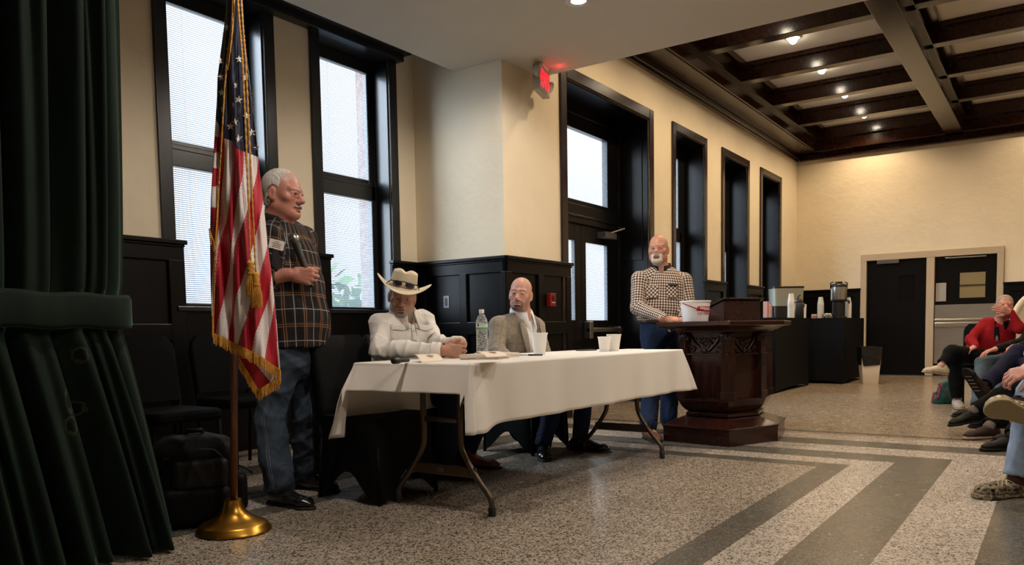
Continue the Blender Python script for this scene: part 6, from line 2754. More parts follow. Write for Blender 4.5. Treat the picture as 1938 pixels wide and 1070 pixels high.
# ---- seated man in white shirt and straw hat -----------------------------------------------------
def person_hat():
    f = unit(V3(-.22, -.975, 0))
    rt = np.cross(f, UPV)
    H = Frame(at(761, 561, 4.86), unit(VR * .12 - VF * .97 - UPV * .24), sc=1.0).roll(.12)
    nb = at(763, 594, 4.90)
    shR, shL = at(721, 612, 4.78), at(803, 608, 5.02)
    elR, wrR = at(716, 662, 4.60), at(836, 664, 4.555)
    elL, wrL = at(826, 652, 4.90), at(872, 652, 4.66)
    pel = V3(3.80, 3.42, .50)
    hipR, hipL = pel + rt * .09 + f * .03, pel - rt * .09 + f * .03
    knR, knL = V3(3.62, 2.96, .54), V3(3.95, 2.92, .54)
    anR, anL = V3(3.70, 3.10, .10), V3(4.045, 3.20, .10)
    t = thing('person', 'seated man in a white shirt and straw hat resting his clasped hands on the table', 'person', (pel[0], pel[1], 0))
    S_ = Surf()
    head_prims(S_, H, jaw=1.0, nose=.95)
    neck_prims(S_, H, nb, .054, .060)
    S_.rc(nb, at(762, 640, 4.93), .06, .10, .05)
    S_.ec(at(762, 640, 4.93), pel + UPV * .05, (.14, .09), (.14, .10), rt, .04)
    for a, b_, c in ((shR, elR, wrR), (shL, elL, wrL)):
        S_.rc(a, b_, .046, .040, .02)
        S_.rc(b_, c, .040, .029, .02)
    leg_prims(S_, hipR, knR, anR, (.07, .05, .05, .035))
    leg_prims(S_, hipL, knL, anL, (.07, .05, .05, .035))
    hR = unit(VR * .93 + VF * .25 - UPV * .05)
    hand_prims(S_, wrR + hR * .01, hR, unit(VF * .9 - VR * .3 - UPV * .1), 1, None, .03, 1.02, (.6, .65, .1), ((35, 45, 30), (38, 45, 30), (40, 48, 30), (42, 48, 30)))
    hL = unit(-VF * .72 - VR * .45 - UPV * .22)
    hand_prims(S_, wrL - VR * .005, hL, unit(-VR * .85 + VF * .45 - UPV * .1), 1, None, .03, .98, (.5, .6, .2), ((30, 50, 30), (32, 52, 30), (34, 52, 30), (38, 52, 30)))
    fine = [(H.o, .16, .0036), (at(856, 661, 4.57), .10, .0032)]
    V, Q = S_.mesh(.0095, fine)
    V = smooth_v(V, Q, 1, .4)
    def beard(x, y, z):
        low = z + .056 + np.clip(y, 0, 1) * .20 - np.maximum(np.abs(x) - .045, 0) * 1.2
        mouth = .0125 - np.sqrt((x * .48) ** 2 + ((z + .0735) * 1.15) ** 2)
        cheek = np.where((np.abs(x) < .028) & (y > .06), z + .052, low)
        return np.maximum(np.maximum(np.maximum(cheek, mouth), -(z + .128)), -(y - .034))

    surf_obj('body', V, Q, 'skin_tan', t, {'facemask': face_mask(V, H, beard)})
    eyes(H, t, (-.15, -.1))
    head = Surf()
    head_prims(head, H, nose=.95)
    neck_prims(head, H, nb, .054, .060)


    def hair(x, y, z):
        side = np.maximum(np.maximum(y - .045, -(z + .045 - y * .2)), z - .075)
        ear = .034 - np.sqrt((y + .010) ** 2 + ((z + .008) * .85) ** 2)
        return np.maximum(side, np.where(np.abs(x) > .05, ear, -1))

    shell_obj('hair', head, H, hair, 'hair_grey', t, .004, .005, ((-.10, -.13, -.08), (.10, .07, .09)), .001)
    # shirt
    S2 = Surf()
    tr = [(pel + UPV * .04 - f * .01, .19, .14), (at(757, 672, 4.98), .185, .135), (at(760, 640, 4.93), .185, .125), (at(762, 618, 4.91), .155, .095)]
    for (a, wa, da), (b_, wb, db) in zip(tr, tr[1:]):
        S2.ec(a, b_, (wa, da), (wb, db), rt, .05)
    S2.rc(nb - UPV * .02, shR, .058, .064, .04)
    S2.rc(nb - UPV * .02, shL, .058, .064, .04)
    S2.rc(shR, elR, .067, .057, .03)
    S2.rc(elR, wrR - (wrR - elR) * .02, .057, .041, .03)
    S2.rc(shL, elL, .070, .058, .03)
    S2.rc(elL, wrL - (wrL - elL) * .02, .058, .042, .03)
    dR, dL = unit(wrR - elR), unit(wrL - elL)
    for w_, d_ in ((wrR, dR), (wrL, dL)):
        S2.rc(w_ - d_ * .03, w_ + d_ * .1, .034, .05, .004, 's')
        wp(MB().tube([w_ - d_ * .065, w_ - d_ * .055, w_ - d_ * .01, w_ - d_ * .002], [.042, .0505, .0490, .0440], 24).build('cuff', 'shirt_white', smooth='auto'), t)
    S2.rc(nb - UPV * .03, nb + UPV * .14, .060, .07, .008, 's')
    S2.rc(nb + f * .06 - UPV * .075, nb + f * .10 + UPV * .06, .010, .05, .012, 's')
    cloth_obj('shirt', S2, 'shirt_white', t, .007, .016, 1.0, 5, [(np.asarray(elR), .13, .006, wrR - elR), (np.asarray(elL), .11, .006, wrL - elL)])
    collar(t, nb + f * .004, f, rt, unit(UPV - f * .1), .062, 'shirt_white', .058, .046, .34, .055)
    cf = (shR + shL) / 2
    side = unit(shL - shR)
    for k_, s_ in ((0, .27), (1, .74)):
        c = shR + (shL - shR) * s_ + f * .14 - UPV * .025
        patch_obj('pocket_flap', S2, c, unit(side + UPV * (-.12 if k_ else .12)), unit(UPV), .120, .045, 'shirt_white', t, .006, 14, 8, .002, lambda u, v: (u, v + (.35 * abs(u - .5) if v < .5 else 0)))
        patch_obj('pocket', S2, c - UPV * .065, unit(side), unit(UPV), .112, .105, 'shirt_white', t, .0025, 12, 10, .0015)
    patch_obj('placket', S2, cf + f * .16 - UPV * .12 + side * .005, side, UPV, .030, .24, 'shirt_white', t, .0025, 6, 24, .0015)
    mb = MB()
    for k_ in range(4):
        c = S2.project(np.array([cf + f * .16 - UPV * (.05 + .06 * k_) + side * .005]), .008)[0]
        mb.ball(c, .0045, 8, 6)
    wp(mb.build('buttons', 'white_plastic'), t)
    # jeans, boots
    S3 = Surf()
    S3.ec(pel - rt * .09, pel + rt * .09, (.12, .12), (.12, .12), UPV, .04)
    leg_prims(S3, hipR, knR, anR, (.095, .078, .078, .068), .03, rt)
    leg_prims(S3, hipL, knL, anL, (.095, .078, .078, .068), .03, rt)
    S3.cut(V3(0, 0, .075), -UPV, .004)
    cloth_obj('jeans', S3, 'jeans_dark', t, .009, .008, .6, 2)
    boot(t, anR - UPV * .01, V3(.1, -1, 0), 'brown_leather', 'rubber', .29, sdir=knR - anR)
    boot(t, anL - UPV * .01, V3(.35, -.94, 0), 'brown_leather', 'rubber', .29, sdir=knL - anL)
    # straw hat
    HC = Frame(H(0, -.004, .056), unit(H.f + H.u * .06), H.u).roll(.10)
    hat = thing('straw_hat', 'pale straw cowboy hat with a curled brim on the head of the man in white', 'hat', tuple(HC.o))
    n = 96
    # crown
    rws = []
    for j in range(18):
        s_ = j / 17
        row = []
        for k in range(n):
            a = 2 * PI * k / n
            rx, ry = .086, .104
            tp = 1 - .16 * s_ - .34 * max(0, (s_ - .80) / .20) ** 2.2
            x, y = rx * tp * math.cos(a), ry * tp * math.sin(a)
            z = .115 * s_ ** .9
            if s_ > .72:
                q = (s_ - .72) / .28
                z -= q * .030 * math.exp(-(x / .022) ** 2)               # crease on top
                z -= q * .016 * math.exp(-((abs(x) - .055) / .02) ** 2) * math.exp(-((y - .05) / .05) ** 2)   # front dents
                z += q * .012 * (y / .1)
            row.append(HC(x, y, z))
        rws.append(row)
    ctop = []
    mbh = MB()
    mbh.rings(rws, cap0=False, cap1=False)
    # close the top with shrinking rings
    last = np.array(rws[-1])
    cen = last.mean(0)
    rr = [last]
    for q in (.7, .4, .12):
        ring = cen + (last - cen) * q
        loc_ = (ring - HC.o) @ HC.R
        dz = -.010 * np.exp(-(loc_[:, 0] / .022) ** 2) * (1 - q)
        rr.append(ring + HC.u * dz[:, None])
    mbh.rings([list(map(tuple, r_)) for r_ in rr], cap0=False, cap1=True)
    wp(mbh.build('crown', 'straw', smooth=True), hat)
    # brim, swept up at the sides and dipping in front
    P = []
    for j in range(12):
        s_ = j / 11
        row = []
        for k in range(n + 1):
            a = 2 * PI * k / n
            bw = .090 + .010 * math.cos(2 * a)
            rx, ry = .086 + bw * s_, .104 + (.088) * s_
            x, y = rx * math.cos(a), ry * math.sin(a)
            sw = abs(math.cos(a)) ** 2.2
            z = .062 * sw * s_ ** 1.7 - .020 * s_ * (max(0, math.sin(a)) ** 2) - .012 * s_ * (max(0, -math.sin(a)) ** 2) - .010 * s_
            x *= 1 - .10 * sw * s_ ** 2
            row.append(HC(x, y, z))
        P.append(row)
    v, f_ = grid_mesh(P)
    wp(MB().add(v, f_).build('brim', 'straw', smooth=True, solid=.0035), hat)
    # open-weave slits round the crown
    mb = MB()
    for row_, z0 in enumerate((.045, .062, .079)):
        for k in range(44):
            a = 2 * PI * (k + .5 * row_) / 44
            q = []
            for dz, da in ((-.0075, -.014), (-.0075, .004), (.0075, .014), (.0075, -.004)):
                z = z0 + dz
                s_ = (z / .115) ** (1 / .9)
                tp = 1 - .16 * s_
                q.append(HC(.0868 * tp * math.cos(a + da), .1048 * tp * math.sin(a + da), z))
            mb.add(q, [(0, 1, 2, 3)])
    wp(mb.build('weave_slits', 'straw_gap'), hat)
    rws = []
    for z in (.004, .022):
        s_ = (z / .115) ** (1 / .9)
        tp = 1 - .16 * s_
        rws.append([HC(.0868 * tp * math.cos(2 * PI * k / 48), .1048 * tp * math.sin(2 * PI * k / 48), z) for k in range(48)])
    mb = MB()
    mb.rings(rws, cap0=False, cap1=False)
    wp(mb.build('hat_band', 'straw', smooth=True, solid=.002), hat)
    # sunglasses pushed up on the hat
    sg = thing('sunglasses', 'dark wraparound sunglasses resting on the brim of the straw hat', 'sunglasses', tuple(HC(0, .12, .02)))
    for s_ in (-1, 1):
        rows = []
        for j in range(6):
            row = []
            for k in range(10):
                u, w_ = k / 9, j / 5
                a = PI / 2 - s_ * (.10 + .62 * u)
                hh = .019 * math.sin(PI * min(.97, max(.06, u * .92 + .04))) ** .55
                z = .024 + (w_ - .5) * 2 * hh - .004 * u
                row.append(HC(.100 * math.cos(a), .119 * math.sin(a), z))
            rows.append(row)
        v, f_ = grid_mesh(rows)
        wp(MB().add(v, f_).build('lens', 'lens_dark', smooth=True, solid=.003), sg)
    pth = [HC(.101 * math.cos(a), .120 * math.sin(a), .040 - .010 * abs(math.cos(a))) for a in np.linspace(PI * .5 - .85, PI * .5 + .85, 24)]
    wp(MB().tube(pth, .0035, 8).build('frame', 'black_plastic', smooth=True), sg)
    for s_ in (-1, 1):
        a0 = PI / 2 - s_ * .85
        pth = [HC(.101 * math.cos(a), .120 * math.sin(a), .036 - .006 * i) for i, a in enumerate(np.linspace(a0, a0 - s_ * .75, 8))]
        wp(MB().tube(pth, .0032, 8).build('temple', 'black_plastic', smooth=True), sg)


person_hat()


# ---- seated bald man in tweed jacket ------------------------------------------------------------------
def person_tweed():
    f = unit(V3(-.16, -.985, 0))
    rt = np.cross(f, UPV)
    H = Frame(at(985, 557, 5.72), unit(-VR * .20 - VF * .97 - UPV * .05), sc=1.0).roll(.10)
    nb = at(987, 596, 5.78)
    shR, shL = at(944, 618, 5.66), at(1013, 620, 5.92)
    elR, wrR = at(938, 664, 5.58), at(975, 690, 5.42)
    elL, wrL = at(1026, 668, 5.90), at(1010, 694, 5.62)
    pel = V3(4.93, 3.40, .50)
    hipR, hipL = pel + rt * .09 + f * .03, pel - rt * .09 + f * .03
    anR, anL = onz(1029, 838, .10), onz(1098, 828, .10)
    knR, knL = V3(anR[0] + .05, 2.90, .54), V3(anL[0] - .02, 2.86, .55)
    t = thing('person', 'seated bald man with a short dark beard in a tweed jacket and open white collar', 'person', (pel[0], pel[1], 0))
    S_ = Surf()
    head_prims(S_, H, jaw=1.04, nose=1.0)
    neck_prims(S_, H, nb, .060, .066)
    S_.rc(nb, at(985, 640, 5.80), .06, .10, .05)
    S_.ec(at(985, 640, 5.80), pel + UPV * .05, (.14, .09), (.14, .10), rt, .04)
    for a, b_, c in ((shR, elR, wrR), (shL, elL, wrL)):
        S_.rc(a, b_, .046, .040, .02)
        S_.rc(b_, c, .040, .029, .02)
    leg_prims(S_, hipR, knR, anR, (.07, .05, .05, .035))
    leg_prims(S_, hipL, knL, anL, (.07, .05, .05, .035))
    hand_prims(S_, wrR, unit(f * .8 + VR * .4 - UPV * .3), unit(-UPV * .9 + VR * .2), 1, (25, 30, 20))
    hand_prims(S_, wrL, unit(f * .8 - VR * .3 - UPV * .3), unit(-UPV * .9 - VR * .2), -1, (25, 30, 20))
    V, Q = S_.mesh(.010, [(H.o, .16, .0038)])
    V = smooth_v(V, Q, 1, .4)
    def beard(x, y, z):
        low = z + .055 + np.clip(y - .02, 0, 1) * .18 - np.maximum(np.abs(x) - .042, 0) * 1.2
        mouth = .0130 - np.sqrt((x * .5) ** 2 + ((z + .0735) * 1.2) ** 2)
        lip = np.maximum(z + .054, np.abs(x) - .036)
        reg = np.where((np.abs(x) < .036) & (y > .06), z + .054, low)
        return np.maximum(np.maximum(np.maximum(reg, mouth), -(z + .128)), -(y - .012))

    surf_obj('body', V, Q, 'skin_fair', t, {'facemask': face_mask(V, H, beard, lambda x, y, z: np.where(np.abs(x) < .040, 1.0, .45))})
    eyes(H, t, (-.25, .0))
    head = Surf()
    head_prims(head, H, jaw=1.04)
    neck_prims(head, H, nb, .056, .062)

    # white shirt
    S2 = Surf()
    tr = [(pel + UPV * .05, .155, .115), (at(985, 655, 5.82), .155, .110), (at(986, 630, 5.80), .150, .098), (at(988, 612, 5.79), .115, .075)]
    for (a, wa, da), (b_, wb, db) in zip(tr, tr[1:]):
        S2.ec(a, b_, (wa, da), (wb, db), rt, .05)
    S2.rc(nb - UPV * .02, shR * .6 + nb * .4, .058, .05, .04)
    S2.rc(nb - UPV * .02, shL * .6 + nb * .4, .058, .05, .04)
    S2.rc(nb - UPV * .03, nb + UPV * .14, .061, .07, .008, 's')
    S2.rc(nb + f * .06 - UPV * .05, nb + f * .10 + UPV * .06, .010, .045, .012, 's')
    cloth_obj('dress_shirt', S2, 'shirt_inner', t, .0075, .005, .8, 5)
    collar(t, nb + f * .004, f, rt, unit(UPV - f * .1), .064, 'shirt_inner', .070, .050, .28, .05)
    # jacket with an open front
    S4 = Surf()
    tr = [(pel + UPV * .02 - f * .01, .205, .155), (at(985, 655, 5.82), .195, .140), (at(986, 632, 5.80), .190, .125), (at(988, 614, 5.79), .155, .092)]
    for i, ((a, wa, da), (b_, wb, db)) in enumerate(zip(tr, tr[1:])):
        S4.ec(a, b_, (wa, da), (wb, db), rt, .05, uv=(f, .0 + .17 * i, 0))
    S4.rc(nb - UPV * .025, shR, .060, .068, .04, uv=(f, 0, 1))
    S4.rc(nb - UPV * .025, shL, .060, .068, .04, uv=(f, 0, 1))
    for a, b_, c in ((shR, elR, wrR), (shL, elL, wrL)):
        S4.rc(a, b_, .074, .062, .03, uv=(f, 0, 2))
        S4.rc(b_, c, .062, .050, .03, uv=(f, .28, 2))
    S4.rc(nb - UPV * .03, nb + UPV * .14, .068, .085, .008, 's')
    # open wedge down the front
    vtx = nb + f * .10 - UPV * .44
    nR = unit(rt * 1.0 + UPV * -.20)
    nL = unit(-rt * 1.0 + UPV * -.20)

    def wedge(P):
        q = P - vtx
        return np.maximum(np.maximum(q @ nR - .006, q @ nL - .006), -((P - nb) @ f) + .02)

    S4.fn(wedge, nb - .6, nb + .6, .006, 's')
    cloth_obj('tweed_jacket', S4, 'tweed', t, .0075, .007, .6, 9, [(np.asarray(elR), .12, .005, elR - shR)])
    # lapels
    for s_, nn in ((1, nR), (-1, nL)):
        sd = rt * s_
        edge = [nb + f * .13 - UPV * z + sd * (.012 + (.44 - z) * .19) for z in (.02, .08, .14, .20, .27, .34, .41)]
        wdt = [.030, .058, .062, .055, .045, .030, .008]
        notch = [.0, .0, .022, 0, 0, 0, 0]
        rows = []
        for p, w_, nt_ in zip(edge, wdt, notch):
            row = np.concatenate([S4.project(np.array([p + sd * w_ * k / 6]), .010 + .0018 * k) for k in range(7)])
            # keep the fold edge on the shirt side
            rows.append(row)
        v, f_ = grid_mesh(rows)
        o = MB().add(v, f_).build('lapel', 'tweed', smooth=True, solid=.007)
        a_ = o.data.attributes.new('puv', 'FLOAT_VECTOR', 'POINT')
        a_.data.foreach_set('vector', np.array([(p[0] * .7 + p[1] * .7, p[2], 0) for p in v], np.float32).ravel())
        wp(o, t)
    S3 = Surf()
    S3.ec(pel - rt * .09, pel + rt * .09, (.12, .12), (.12, .12), UPV, .04)
    leg_prims(S3, hipR, knR, anR, (.095, .078, .076, .062), .03, rt)
    leg_prims(S3, hipL, knL, anL, (.095, .078, .076, .062), .03, rt)
    S3.cut(V3(0, 0, .085), -UPV, .004)
    cloth_obj('jeans', S3, 'jeans_blue', t, .009, .008, .6, 2, [(np.asarray(anR), .16, .006, anR - knR)])
    boot(t, anR - UPV * .01, onz(1031, 876) - onz(1026, 852), 'black_leather', 'rubber', .30, sdir=knR - anR)
    boot(t, anL - UPV * .01, onz(1160, 846) - onz(1100, 842), 'black_leather', 'rubber', .30, sdir=knL - anL)


person_tweed()


# ---- standing man with white goatee behind the podium ---------------------------------------------------
def person_check():
    f = unit(V3(-.90, -.44, 0))
    rt = np.cross(f, UPV)
    H = Frame(at(1246, 472, 6.84), unit(-VR * .34 - VF * .94 - UPV * .03), sc=1.03)
    nb = at(1251, 511, 6.88)
    shR, shL = at(1211, 531, 6.84), at(1294, 532, 6.90)
    elR, wrR = at(1207, 583, 6.76), at(1259, 604, 6.44)
    elL, wrL = at(1304, 582, 6.86), at(1290, 606, 6.50)
    pel = at(1247, 618, 6.88)
    hipR, hipL = at(1233, 626, 6.86), at(1266, 626, 6.92)
    anR, anL = onz(1228, 806, .11), onz(1266, 795, .11)
    knR, knL = at(1231, 722, 6.74), at(1268, 714, 6.90)
    t = thing('person', 'standing bald man with a white goatee in a checked western shirt behind the podium', 'person', (pel[0], pel[1], 0))
    S_ = Surf()
    head_prims(S_, H, jaw=1.05, fat=.004, nose=1.1)
    neck_prims(S_, H, nb, .060, .066)
    S_.rc(nb, at(1251, 545, 6.88), .06, .10, .05)
    S_.ec(at(1251, 545, 6.88), pel, (.14, .09), (.15, .11), rt, .04)
    for a, b_, c in ((shR, elR, wrR), (shL, elL, wrL)):
        S_.rc(a, b_, .048, .042, .02)
        S_.rc(b_, c, .042, .030, .02)
    leg_prims(S_, hipR, knR, anR, (.07, .05, .05, .035))
    leg_prims(S_, hipL, knL, anL, (.07, .05, .05, .035))
    hf = unit(VR * .95 - VF * .15 - UPV * .10)
    hand_prims(S_, wrR, hf, unit(-UPV * .8 + VF * .5), -1, (22, 30, 20), .04, 1.05, (.7, .5, .2))
    hand_prims(S_, wrL, unit(-VR * .7 - VF * .5 - UPV * .2), unit(-UPV), 1, (25, 30, 20), .04, 1.0)
    V, Q = S_.mesh(.010, [(H.o, .17, .0038), (wrR + hf * .07, .10, .004)])
    V = smooth_v(V, Q, 1, .4)
    surf_obj('body', V, Q, 'skin_warm', t, {'facemask': face_mask(V, H)})
    eyes(H, t, (-.3, .0))
    head = Surf()
    head_prims(head, H, jaw=1.05, fat=.004, nose=1.1)
    neck_prims(head, H, nb, .060, .066)

    def goatee(x, y, z):
        ax = np.abs(x)
        mous = np.maximum(np.maximum(np.abs(z + .0585 + ax * .15) - .0115, ax - .042), .05 - y)
        side = np.maximum(np.maximum(np.abs(ax - .036) - .0105, np.abs(z + .085) - .032), .03 - y)
        chin = np.maximum(np.maximum(ax - .036, z + .094), .03 - y)
        return np.minimum(np.minimum(mous, side), chin)

    shell_obj('goatee', head, H, goatee, 'beard_white', t, .0085, .0042, ((-.07, .0, -.15), (.07, .15, -.03)), .0016)
    S2 = Surf()
    tr = [(at(1247, 606, 6.88), .195, .155), (at(1248, 585, 6.88), .200, .160), (at(1250, 560, 6.88), .195, .140), (at(1251, 538, 6.88), .190, .122), (at(1251, 524, 6.88), .16, .095)]
    for i, ((a, wa, da), (b_, wb, db)) in enumerate(zip(tr, tr[1:])):
        S2.ec(a, b_, (wa, da), (wb, db), rt, .05)
        S2.p[-1] = S2.p[-1][:5] + ((tr[0][0], tr[-1][0], .17, (f, 0, 0)),)
    S2.rc(nb - UPV * .02, shR, .062, .068, .04, uv=(f, 0, 1))
    S2.rc(nb - UPV * .02, shL, .062, .068, .04, uv=(f, 0, 1))
    for a, b_, c in ((shR, elR, wrR), (shL, elL, wrL)):
        d = unit(c - b_)
        S2.rc(a, b_, .074, .064, .03, uv=(f, 0, 2))
        S2.rc(b_, c + d * .0, .062, .046, .03, uv=(f, .25, 2))
        S2.rc(c + d * .022, c + d * .1, .036, .05, .004, 's')
    S2.cut(at(1247, 607, 6.88), -UPV, .005)
    S2.rc(nb - UPV * .03, nb + UPV * .14, .066, .08, .008, 's')
    S2.rc(nb + f * .06 - UPV * .055, nb + f * .10 + UPV * .06, .012, .05, .012, 's')
    # the trunk's own bottom cut must not shorten the forearms
    cloth_obj('checked_shirt', S2, 'check_brown', t, .008, .008, .7, 4, [(np.asarray(elR), .12, .006, wrR - elR)])
    collar(t, nb + f * .004, f, rt, unit(UPV - f * .12), .067, 'plaid_dark', .070, .054, .34, .055)
    sd = -rt
    mid = (shR + shL) / 2
    for s_, nm in ((-1, 'chest_pocket'), (1, 'chest_pocket')):
        c = mid + f * .15 - UPV * .10 + sd * s_ * .092
        o = patch_obj(nm, S2, c, unit(sd + UPV * .0), UPV, .115, .115, 'check_brown', t, .006, 12, 12)
        a_ = o.data.attributes.new('puv', 'FLOAT_VECTOR', 'POINT')
        co = np.array([v_.co for v_ in o.data.vertices])
        uu, vv = co @ sd, co[:, 2]
        a_.data.foreach_set('vector', np.stack([uu * .7 + vv * .7, vv * .7 - uu * .7, uu * 0], 1).astype(np.float32).ravel())
    patch_obj('eyeglass_case', S2, mid + f * .15 - UPV * .040 + sd * .100, sd, UPV, .095, .020, 'black_plastic', t, .012, 10, 4, .006)
    # belt and jeans
    S3 = Surf()
    S3.ec(at(1247, 606, 6.88), at(1247, 614, 6.88), (.176, .142), (.176, .140), rt, .01)
    S3.cut(at(1247, 604, 6.88), UPV, .003)
    S3.cut(at(1247, 612, 6.88), -UPV, .003)
    V, Q = S3.mesh(.008)
    surf_obj('belt', V, Q, 'belt_brown', t)
    S3 = Surf()
    S3.ec(at(1247, 611, 6.88), at(1248, 632, 6.88), (.168, .132), (.172, .13), rt, .04)
    leg_prims(S3, hipR, knR, anR, (.096, .078, .078, .076), .03, rt)
    leg_prims(S3, hipL, knL, anL, (.096, .078, .078, .076), .03, rt)
    S3.cut(V3(0, 0, .06), -UPV, .004)
    S3.cut(at(1247, 610, 6.88), UPV, .004)
    cloth_obj('jeans', S3, 'jeans_blue', t, .009, .009, .6, 2, [(np.asarray(anR), .18, .008, anR - knR), (np.asarray(anL), .18, .008, anL - knL)])
    boot(t, anR - UPV * .02, unit(-VF * .9 + VR * .15), 'brown_leather', 'rubber', .30, sdir=knR - anR)
    boot(t, anL - UPV * .02, unit(-VF * .9 - VR * .1), 'black_leather', 'rubber', .30, sdir=knL - anL)


person_check()

# ------------------------------------------------------------------ backpack behind the flagpole
plain('pack_nylon', (.0025, .0025, .003, 1), .6, spec=.15, bmp=.4, bscale=30, bdist=.01)
plain('pack_trim', (.007, .0065, .0065, 1), .5, spec=.25)
bpc = onz(412, 1000)
BPX = np.array([bpc[0] + .03, bpc[1] + .20, 0])
t = thing('backpack', 'bulky black backpack standing on the floor behind the flagpole', 'backpack', tuple(BPX))
fb = -unit(np.array([BPX[0], BPX[1], 0]))
rb_ = np.cross(fb, UPV)
Fb = lambda x, y, z: BPX + rb_ * -x + fb * y + UPV * z
S_ = Surf()
Rb = np.stack([-rb_, fb, UPV], 1)
S_.bx(Fb(0, 0, .21), (.185, .12, .20), Rb, .07, .03)
S_.el(Fb(-.02, .02, .34), (.17, .12, .09), Rb, .05)
V, Q = S_.mesh(.011)
V = smooth_v(V, Q, 2)
V = V + vnorm(V, Q) * folds(V, .012, .5, 3)[:, None]
V[:, 2] = np.maximum(V[:, 2], .002)
surf_obj('main_bag', V, Q, 'pack_nylon', t)
S2 = Surf()
S2.bx(Fb(.02, .125, .25), (.125, .035, .075), Rb, .03, .02)
V, Q = S2.mesh(.008)
V = smooth_v(V, Q, 2)
V = V + vnorm(V, Q) * folds(V, .008, .8, 5)[:, None]
surf_obj('front_pocket', V, Q, 'pack_trim', t)
S2 = Surf()
S2.bx(Fb(.0, .12, .10), (.15, .05, .09), Rb, .035, .02)
V, Q = S2.mesh(.010)
V = smooth_v(V, Q, 2)
surf_obj('lower_pocket', V, Q, 'pack_nylon', t)
S2 = Surf()
S2.bx(Fb(.195, .02, .14), (.035, .07, .093), Rb, .03, .02)
V, Q = S2.mesh(.010)
surf_obj('side_pocket', smooth_v(V, Q, 2), Q, 'pack_nylon', t)
wp(MB().tube([Fb(-.17, .10, .25), Fb(-.13, .12, .33), Fb(-.03, .125, .37), Fb(.08, .12, .36), Fb(.15, .11, .29)], .006, 8).build('zip', 'pack_trim', smooth=True), t)
wp(MB().tube([Fb(-.05, -.03, .41), Fb(-.03, .0, .445), Fb(.03, .0, .445), Fb(.05, -.03, .41)], .010, 8).build('handle', 'pack_trim', smooth=True), t)
wp(MB().tube([Fb(.18, .04, .27), Fb(.23, .05, .25), Fb(.255, .06, .225)], .014, 6, .35).build('strap', 'pack_nylon', smooth=True), t)


# ------------------------------------------------------------------ the audience at the right edge
def shoe(parent, ank, toe, mat, sole, L=.28, name='shoe', up=(0, 0, 1)):
    return boot(parent, ank, toe, mat, sole, L, name, up=up, low=True, pointed=1.0)


def seat_for(pel, f, label):
    rz = math.atan2(f[1], f[0]) + PI / 2
    c = np.asarray(pel) - f * .02
    dup(bc, (c[0], c[1], 0), rz, label)


def sitter(label, pel, f, H, nb, sh, el, wr, hip, kn, an, top, trousers, skn, hand=None, res=.012, hres=.006, lean=None, rr=1.0, hem=True):
    """a seated figure: sh/el/wr/hip/kn/an are (right, left) pairs; returns the person empty"""
    t = thing('person', label, 'person', (pel[0], pel[1], 0))
    rt = np.cross(f, UPV)
    S_ = Surf()
    head_prims(S_, H)
    neck_prims(S_, H, nb)
    S_.ec(nb - UPV * .12, pel + UPV * .04, (.13, .09), (.14, .10), rt, .05)
    S_.rc(nb, nb - UPV * .10, .058, .08, .04)
    fine = [(H.o, .16, hres)]
    for i in (0, 1):
        S_.rc(sh[i], el[i], .044, .038, .02)
        S_.rc(el[i], wr[i], .038, .028, .02)
        leg_prims(S_, hip[i], kn[i], an[i], (.065, .048, .046, .028))
        hd = unit(wr[i] - el[i]) if hand is None or hand[i] is None else hand[i][0]
        hn = -UPV * .9 + f * .2 if hand is None or hand[i] is None else hand[i][1]
        sd = -1 if i == 0 else 1
        cu = (30, 35, 25) if hand is None or hand[i] is None or len(hand[i]) < 3 else hand[i][2]
        hand_prims(S_, wr[i] + hd * .01, hd, hn, sd, cu, .04, .96)
        if hand is not None and hand[i] is not None:
            fine.append((wr[i] + hd * .07, .10, .0045))
    V, Q = S_.mesh(res, fine)
    V = smooth_v(V, Q, 1, .4)
    surf_obj('body', V, Q, skn, t, {'facemask': face_mask(V, H)})
    eyes(H, t)
    S2 = Surf()
    S2.ec(pel + UPV * .02, pel * .45 + nb * .55 - UPV * .02, (.185 * rr, .14 * rr), (.18 * rr, .13 * rr), rt, .05)
    S2.ec(pel * .45 + nb * .55 - UPV * .02, nb - UPV * .09, (.18 * rr, .13 * rr), (.165 * rr, .10), rt, .05)
    for i in (0, 1):
        S2.rc(nb - UPV * .03, sh[i], .058, .064, .04)
        S2.rc(sh[i], el[i], .068, .056, .03)
        S2.rc(el[i], wr[i], .056, .042, .03)
    S2.rc(nb - UPV * .03, nb + UPV * .14, .058, .072, .008, 's')
    cloth_obj('top', S2, top, t, .009, .010, .8, 3)
    S3 = Surf()
    S3.ec(pel - rt * .09, pel + rt * .09, (.125, .125), (.125, .125), UPV, .04)
    for i in (0, 1):
        leg_prims(S3, hip[i], kn[i], an[i], (.100, .080, .078, .064), .03, rt)
        d = unit(np.asarray(an[i]) - np.asarray(kn[i]))
        S3.rc(an[i] + d * .03, an[i] + d * .14, .075, .09, .004, 's')
    cloth_obj('trousers', S3, trousers, t, .009, .010, .7, 2, [(np.asarray(kn[0]), .13, .006, an[0] - kn[0]), (np.asarray(kn[1]), .13, .006, an[1] - kn[1])])
    return t, S2


